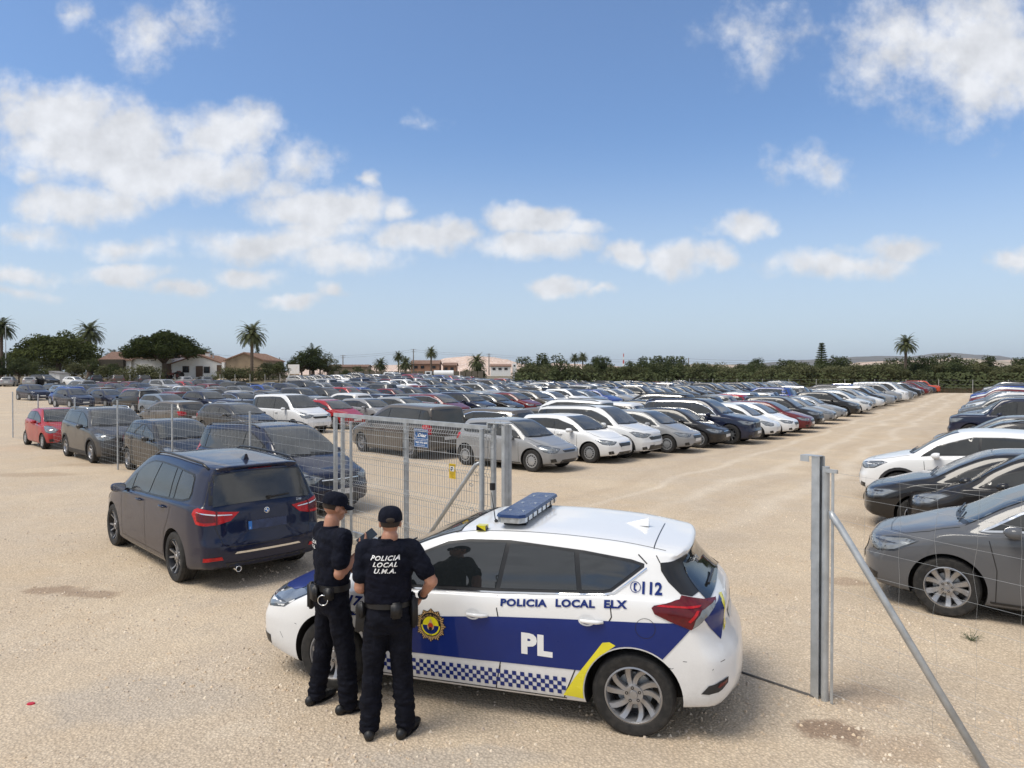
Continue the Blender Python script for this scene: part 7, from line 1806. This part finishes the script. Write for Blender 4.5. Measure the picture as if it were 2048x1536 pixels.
# ------------------------------------------------------------------ far fence posts
ff = empty('boundary_fence', (0, 0, 0)); tag(ff, 'line of pale fence posts in front of the tree belt', 'fence')
pm = MB(); pm.tube([(0, 0, 0), (0, 0, 2.0)], .035, 6); pd_ = pm.build('post', simple('pale_post', (.45, .45, .43), .7), ff); pdm = pd_.data; first = True
for i in range(22):
    x, y = at(-14 + i * 4.3, 123.9)
    o = pd_ if first else bpy.data.objects.new('post', pdm)
    if not first: COL.objects.link(o); o.parent = ff
    first = False; o.location = (x, y, 0)
mb = MB(); 
for z in (.3, .8, 1.3, 1.9): mb.tube([(*at(-14, 123.9), z), (*at(76, 123.9), z)], .006, 3, 0, False)
mb.build('wire', M['wire'], ff)
lf2 = empty('boundary_fence', (0, 0, 0)); tag(lf2, 'thin posts of the fence between the cars and the farmhouse garden', 'fence')
for i in range(24):
    px = 20 + i * 30; y = 110; o = bpy.data.objects.new('post', pdm); COL.objects.link(o); o.parent = lf2; o.location = (X(px, y), y, ZG(X(px, y), y)); o.scale = (1, 1, .9)
# ------------------------------------------------------------------ farmhouses
M['lime'] = simple('white_render', (.86, .85, .82), .9, 0, .12, 1.2, .2, vcol=(.80, .77, .72)); M['ochre'] = simple('ochre_render', (.30, .23, .155), .9, 0, .2, .8, .3); M['tiles'] = simple('clay_tiles', (.23, .13, .09), .85, 0, .35, 3.5, .6, vcol=(.27, .18, .13)); M['door'] = simple('brown_door', (.11, .065, .04), .6, 0, .2, 3); M['dkglass'] = simple('dark_pane', (.02, .022, .025), .2, 0, .1); M['dark_brown'] = simple('dark_boards', (.06, .05, .035), .9, 0, .35, 3); M['brick'] = simple('orange_brick', (.36, .19, .12), .9, 0, .15, 1.5, .3); M['roofgrey'] = simple('grey_roof', (.2, .19, .18), .8)
def hbox(mb, x0, x1, y0, y1, z0, z1, m=0): mb.box(((x0 + x1) / 2, (y0 + y1) / 2, (z0 + z1) / 2), (x1 - x0, y1 - y0, z1 - z0), m)
def gable(parent, x0, x1, y0, y1, z0, ze, zr, along, wall, roof='tiles', over=.35, rname='roof'):
    """walls with a pitched roof; along='x' ridge runs left-right, 'y' ridge runs away from the viewer"""
    mb = MB(); hbox(mb, x0, x1, y0, y1, z0, ze)
    if along == 'y': xm = (x0 + x1) / 2; mb.prism([(x0, ze), (x1, ze), (xm, zr)], y0, y1, 'xz')
    else: ym = (y0 + y1) / 2; mb.prism([(y0, ze), (y1, ze), (ym, zr)], x0, x1, 'yz')
    mb.build('wall', wall, parent, fix=True)
    mb = MB(); t_ = .16
    if along == 'y':
        for s_, xe in ((-1, x0), (1, x1)):
            a, b = (xe + s_ * over, ze - over * (zr - ze) / ((x1 - x0) / 2)), (xm, zr); P = [a, b, (b[0], b[1] + t_), (a[0], a[1] + t_)]; mb.prism(P, y0 - over, y1 + over, 'xz')
            K = int((y1 - y0 + 2 * over) / .45)
            for k in range(K): yy = y0 - over + .45 * k + .2; mb.tube([(a[0], yy, a[1] + t_), (b[0], yy, b[1] + t_)], .08, 5)
    else:
        for s_, ye in ((-1, y0), (1, y1)):
            a, b = (ye + s_ * over, ze - over * (zr - ze) / ((y1 - y0) / 2)), (ym, zr); P = [a, b, (b[0], b[1] + t_), (a[0], a[1] + t_)]; mb.prism(P, x0 - over, x1 + over, 'yz')
            K = int((x1 - x0 + 2 * over) / .45)
            for k in range(K): xx = x0 - over + .45 * k + .2; mb.tube([(xx, a[0], a[1] + t_), (xx, b[0], b[1] + t_)], .08, 5)
    return mb.build(rname, M[roof], parent, fix=True)
def opening(parent, nm, x, y, z, w_, h_, mat='dkglass', frame='door'):
    mb = MB(); hbox(mb, x - w_ / 2, x + w_ / 2, y - .06, y + .1, z, z + h_); o = mb.build(nm, M[mat], parent)
    mb = MB(); f = .08; 
    hbox(mb, x - w_ / 2 - f, x - w_ / 2, y - .09, y + .05, z, z + h_); hbox(mb, x + w_ / 2, x + w_ / 2 + f, y - .09, y + .05, z, z + h_); hbox(mb, x - w_ / 2 - f, x + w_ / 2 + f, y - .095, y + .05, z + h_, z + h_ + f)
    mb.build('frame', M[frame], o); return o
HY = 125.0; k_ = HY / FPX; zb = Zp(757, HY) - .3
def hx(px): return (px - 1024) * k_
def hz(py): return CAMH - (py - 749) * k_
fh = empty('farmhouse', (0, 0, 0)); tag(fh, 'long low white farmhouse with tiled roofs behind the umbrella pine', 'house')
gable(fh, hx(202), hx(262), HY, HY + 8, zb, hz(720), hz(704), 'x', M['lime']).name = 'roof'
mb = MB(); hbox(mb, hx(204), hx(252), HY - .9, HY - .0, hz(742), hz(719)); mb.build('dark_facade', M['dark_brown'], fh)  # dark brown facade under the tiled roof
gable(fh, hx(263), hx(340), HY + .6, HY + 8, zb, hz(717), hz(711), 'x', M['lime'])
gable(fh, hx(341), hx(449), HY, HY + 9, zb, hz(729), hz(711), 'y', M['lime'], over=.15)
for px, w_, zt_, zb_, nm in ((372, 1.0, 733, 745, 'window'), (399, 1.05, 733, 754, 'door'), (414, .9, 734, 746, 'window'), (442, 1.2, 731, 756, 'door'), (336, 1.0, 728, 748, 'door')):
    opening(fh, nm, hx(px), HY - .02, hz(zb_), w_, hz(zt_) - hz(zb_), 'door' if nm == 'door' else 'dkglass')
mb = MB(); hbox(mb, hx(401), hx(408), HY + 2, HY + 2.7, hz(714), hz(706)); mb.build('chimney', M['lime'], fh)
mb = MB(); 
for q in (.15, .5, .85): hbox(mb, lerp(hx(401), hx(408), q) - .06, lerp(hx(401), hx(408), q) + .06, HY + 2.05, HY + 2.6, hz(706), hz(704.2))
hbox(mb, hx(400), hx(409), HY + 1.9, HY + 2.8, hz(704.2), hz(703.4)); mb.build('chimney_cap', M['ochre'], fh)
mb = MB(); mb.tube([(hx(422), HY + 1, hz(716)), (hx(422), HY + 1, hz(706))], .14, 8); mb.build('flue', M['steel'], fh)
bn = empty('barn', (0, 0, 0)); tag(bn, 'ochre barn with a red tiled roof right of the white farmhouse', 'barn')
gable(bn, hx(456), hx(530), HY - 1, HY + 10, zb, hz(721), hz(707), 'y', M['ochre'], over=.3)
mb = MB(); hbox(mb, hx(450.5), hx(455.5), HY - 1.5, HY + 4, zb, hz(725)); mb.build('side_wall', M['lime'], bn)
sw = empty('shed', (0, 0, 0)); tag(sw, 'small white roofless shed wall right of the lone palm', 'shed')
mb = MB(); hbox(mb, hx(576), hx(598), HY, HY + .3, zb, hz(729)); hbox(mb, hx(576), hx(577.8), HY + .35, HY + 3, zb, hz(729)); mb.build('wall', M['lime'], sw); mb = MB(); hbox(mb, hx(580), hx(598.5), HY - .03, HY + .02, zb, hz(748)); mb.build('plinth', M['ochre'], sw)
wl = empty('outbuilding', (0, 0, 0)); tag(wl, 'small white wedge shaped outbuilding below the left umbrella pine', 'outbuilding')
y_ = 114.; mb = MB(); mb.prism([(X(98, y_), Zp(768, y_)), (X(119, y_), Zp(768, y_)), (X(119, y_), Zp(748, y_)), (X(98, y_), Zp(743, y_))], y_, y_ + 2.5, 'xz'); mb.build('wall', M['lime'], wl, fix=True); mb = MB(); mb.prism([(X(97, y_), Zp(742.8, y_)), (X(120, y_), Zp(747.8, y_)), (X(120, y_), Zp(746.8, y_)), (X(97, y_), Zp(741.8, y_))], y_ - .2, y_ + 2.7, 'xz'); mb.build('roof', M['roofgrey'], wl, fix=True)
# old tractor beside the pine
tr_ = empty('tractor', (X(348, 119.5), 119.5, Zp(758, 119.5))); tag(tr_, 'old rusty tractor parked beside the umbrella pine trunk', 'tractor'); rust = simple('rusty_red', (.12, .04, .03), .8, 0, .3, 4)
mb = MB(); mb.box((-.2, 0, .85), (1.7, .6, .45)); mb.box((.75, 0, .95), (.5, .7, .5)); mb.box((.8, 0, 1.3), (.45, .5, .15)); mb.build('body', rust, tr_)
for x_, r_, nm in ((.85, .62, 'wheel'), (-.85, .36, 'wheel')):
    for yy in (-.55, .55): q = MB().lathe([(r_ * .55, -.14), (r_, -.15), (r_, .15), (r_ * .55, .14), (r_ * .5, 0)], 20, 'y', closed=True).build(nm, M['tyre'], tr_, True, .6); q.location = (x_, yy, r_); MB().lathe([(r_ * .58, .02), (.06, .08), (.001, .08)], 14, 'y').build('rim', rust, q, True)
MB().tube([(-.5, .2, 1.0), (-.5, .2, 1.6)], .04, 6).build('exhaust_pipe', rust, tr_)
# ------------------------------------------------------------------ buildings beyond the lot, truck
def mini(name, label, cat, px0, px1, y, pb, pe, pr, along, wall, wins, roof='tiles'):
    r = empty(name, (0, 0, 0)); tag(r, label, cat); z = lambda q: Zp(q, y); gable(r, X(px0, y), X(px1, y), y, y + 7, z(pb), z(pe), z(pr), along, wall, roof, .3)
    for px, a, b, w_ in wins: opening(r, 'window', X(px, y), y - .02, z(b), w_, z(a) - z(b))
    return r
mini('brick_house', 'orange brown two storey house with tiled roof beside the central palm', 'house', 822, 878, 225, 752, 728, 721, 'x', M['brick'], [(832, 732, 737, 1.0), (845, 732, 737, 1.0), (868, 732, 737, 1.0)])
mini('brick_house', 'smaller orange brown house just right of the central palm', 'house', 886, 912, 228, 752, 731, 726, 'x', M['brick'], [(892, 735, 740, .9), (904, 735, 740, .9)])
mini('long_building', 'long low brown building beyond the left end of the far rows', 'building', 656, 734, 215, 752, 734, 730, 'x', M['ochre'], [])
mini('white_house', 'white two storey house with grey roof below the pale hill', 'house', 981, 1021, 240, 752, 733, 729, 'x', M['lime'], [(988, 736, 740, .9), (1000, 736, 740, .9), (1012, 736, 740, .9)])
tw = empty('tower', (X(1029, 246), 246, 0)); tag(tw, 'narrow white tower beside the white two storey house', 'tower'); mb = MB(); hbox(mb, -.7, .7, -.7, .7, 0, Zp(727, 246)); mb.build('wall', M['lime'], tw); mb = MB(); hbox(mb, -.3, .3, -.75, -.6, Zp(733, 246), Zp(730, 246)); mb.build('window', M['dkglass'], tw)
wv = empty('boundary_wall', (0, 0, 0)); tag(wv, 'dark slatted boundary fence and wall beyond the far rows', 'fence')
for px in range(668, 960, 12):
    mb = MB(); yy = 200; hbox(mb, X(px, yy), X(px + 10.5, yy), yy, yy + .12, 0, Zp(742.5, yy)); mb.build('panel', simple('slat_panel', (.14, .12, .09), .9) if px == 668 else bpy.data.materials['slat_panel'], wv)
bank = MB()
for i in range(40):
    px0 = 430 + i * 16; 
bm_ = None
tk = empty('tank_truck', (X(884, 196), 196, 1.05)); tag(tk, 'white tank truck parked in front of the orange brown houses', 'truck')
mb = MB(); mb.tube([(-2.2, 0, 1.9), (3.2, 0, 1.9)], .95, 16); mb.box((.4, 0, .8), (6.4, .9, .35)); mb.build('tank', M['white'], tk, True, .6)
mb = MB(); mb.box((-3.7, 0, 1.6), (1.7, 2.2, 2.1)); mb.build('cab', M['white'], tk); mb = MB(); mb.box((-3.7, -1.11, 2.0), (1.0, .02, .7)); mb.box((-4.56, 0, 2.0), (.02, 1.8, .7)); mb.build('side_window', M['dkglass'], tk)
for x_ in (-3.6, 1.2, 2.4):
    for yy in (-.95, .95): q = MB().lathe([(.2, -.15), (.5, -.15), (.5, .15), (.2, .15)], 16, 'y', closed=True).build('wheel', M['tyre'], tk, True, .6); q.location = (x_, yy, .5)
# ------------------------------------------------------------------ poles, wires, mast, lamp
def pole(px, ptop, pb, y, label, arms=True):
    z0, z1 = Zp(pb, y), Zp(ptop, y); r = empty('power_pole', (X(px, y), y, z0)); tag(r, label, 'power pole')
    MB().tube([(0, 0, 0), (0, 0, z1 - z0)], [.22, .13], 8).build('pole', simple('pole_grey', (.22, .20, .18), .8) if 'pole_grey' not in bpy.data.materials else bpy.data.materials['pole_grey'], r)
    if arms:
        mb = MB(); mb.box((0, 0, z1 - z0 - .25), (1.7, .12, .12)); mb.box((0, 0, z1 - z0 - .9), (1.1, .1, .1)); mb.build('crossarm', bpy.data.materials['pole_grey'], r)
    return (X(px, y), y, z1 - .2)
W_ = [pole(686, 710, 750, 230, 'plain power pole left of the central palms'), pole(827, 698, 750, 225, 'tall power pole behind the orange brown house'), pole(978, 707, 750, 235, 'power pole standing against the pale hill'), pole(1377, 716, 760, 190, 'thin power pole above the tree belt', False), pole(1672, 716, 765, 170, 'thin power pole beside the layered conifer', False), (X(2200, 150), 150, Zp(722, 150))]
lw = [(X(-60, 150), 150, Zp(700, 150)), (X(422, 145), 145, Zp(708, 145))] + W_
mb = MB()
for a, b in zip(lw, lw[1:]):
    a, b = Vector(a), Vector(b)
    for dz_ in (0, -.6): mb.tube([a.lerp(b, i / 10) + Vector((0, 0, dz_ - .035 * (b - a).length * .6 * (i / 10) * (1 - i / 10) * 4 * .6)) for i in range(11)], .022, 3, 0, False)
o = mb.build('power_line', M['black']); tag(o, 'thin power lines strung between the poles across the horizon', 'power line')
ms = empty('radio_mast', (X(1247, 900), 900, 0)); tag(ms, 'red and white radio mast on the horizon above the tree belt', 'mast')
zt_ = Zp(707, 900); mr_ = simple('mast_red', (.5, .06, .04), .6)
for i in range(6): mb = MB(); z0, z1 = lerp(4, zt_, i / 6), lerp(4, zt_, (i + 1) / 6); w0 = 1.7 * (1 - i / 8); mb.tube([(0, 0, z0), (0, 0, z1)], [w0, w0 * .85], 6); mb.build('section', mr_ if i % 2 else M['white'], ms)
sl_ = empty('street_lamp', (X(12, 116), 116, Zp(762, 116))); tag(sl_, 'thin street lamp at the far left edge in front of the palm', 'street lamp'); h_ = Zp(652, 116) - Zp(762, 116)
MB().tube([(0, 0, 0), (0, 0, h_)], [.10, .05], 8).build('pole', M['steel'], sl_); MB().tube([(0, 0, h_), (.4, -.1, h_ + .05), (.75, -.1, h_)], [.04, .05, .10], 6).build('lamp_head', M['steel'], sl_)
# ------------------------------------------------------------------ hills
def hill_mat(name, a, b, sc, town=False):
    m = newmat(name); t = NT(m); P = t('ShaderNodeNewGeometry').outputs['Position']; n1_ = t.noise(sc, 6, .65, P); c_ = t.mix(t.rng(n1_.outputs['Fac'], .38, .62), a, b)
    if town:
        v = t('ShaderNodeTexVoronoi', {'Scale': .16, 'Vector': P}); c_ = t.mix(t.rng(v.outputs['Distance'], .38, .30), c_, t.mix(t.rng(v.outputs['Color'], .2, .8), (.85, .74, .66), (.42, .32, .28)))
    t.out(t('ShaderNodeBsdfPrincipled', {'Base Color': c_, 'Roughness': 1, 'Specular IOR Level': 0})); return m
def ridge(name, y, pts, mat, depth):
    """pts: (px, py) skyline; a real hill with depth behind it"""
    f = pchip(pts); x0, x1 = pts[0][0], pts[-1][0]; nx, ny = 90, 16; vs = []
    for j in range(ny):
        v = j / (ny - 1); prof = math.sin(math.pi * min(1, v * 1.0)) ** .8 if v < .5 else math.sin(math.pi * v) ** .8; yy = y + (v - .5) * depth
        for i in range(nx):
            px = lerp(x0, x1, i / (nx - 1)); h_ = max(0, Zp(f(px), y)); h_ *= prof; nz = mnoise.noise(Vector((px * .03, v * 3, y * .01))) * .12 + mnoise.noise(Vector((px * .11, v * 9, y * .01))) * .05
            vs.append((X(px, y), yy, h_ * (1 + nz * (1 if abs(v - .5) > .05 else .3)) - 1))
    mb = MB(); mb.add(vs, [(j * nx + i, j * nx + i + 1, (j + 1) * nx + i + 1, (j + 1) * nx + i) for j in range(ny - 1) for i in range(nx - 1)]); o = mb.build(name, mat, smooth=True); o['kind'] = 'structure'; return o
tm = hill_mat('town_hill', (.66, .50, .40), (.50, .38, .31), .02, True); pm_ = hill_mat('pale_hill', (.60, .45, .36), (.30, .27, .20), .006); fm = hill_mat('far_mountain', (.14, .13, .11), (.18, .16, .13), .001)
ridge('hill', 1500, [(780, 744), (840, 738), (872, 724), (905, 714), (940, 712), (985, 714), (1020, 722), (1060, 728), (1120, 726), (1200, 730), (1300, 736), (1360, 744)], tm, 500)
ridge('hill', 2600, [(560, 746), (640, 736), (720, 732), (800, 729), (860, 730), (900, 744)], tm, 700)
ridge('hill', 3200, [(1300, 744), (1390, 728), (1480, 730), (1600, 738), (1690, 728), (1760, 722), (1850, 720), (1900, 716), (1960, 722), (2060, 718), (2300, 724), (2500, 744)], pm_, 1200)
ridge('hill', 9500, [(1200, 746), (1350, 733), (1500, 727), (1640, 718), (1760, 712), (1835, 715), (1870, 706), (1890, 705), (1912, 711), (1945, 709), (1985, 716), (2100, 722), (2300, 746)], fm, 3000)
# ------------------------------------------------------------------ haze: one closed box of thin even air
hm = newmat('haze'); t = NT(hm); vol = t('ShaderNodeVolumePrincipled', {'Color': (.80, .86, .95, 1), 'Density': 0.000045, 'Anisotropy': .3}); o_ = t('ShaderNodeOutputMaterial'); t.l.new(vol.outputs[0], o_.inputs['Volume'])
hb_ = MB(); hb_.box((0, 6000, 179), (22000, 21000, 362)); o = hb_.build('haze', hm); tag(o, 'thin pale haze over the whole landscape', 'haze', kind='stuff')
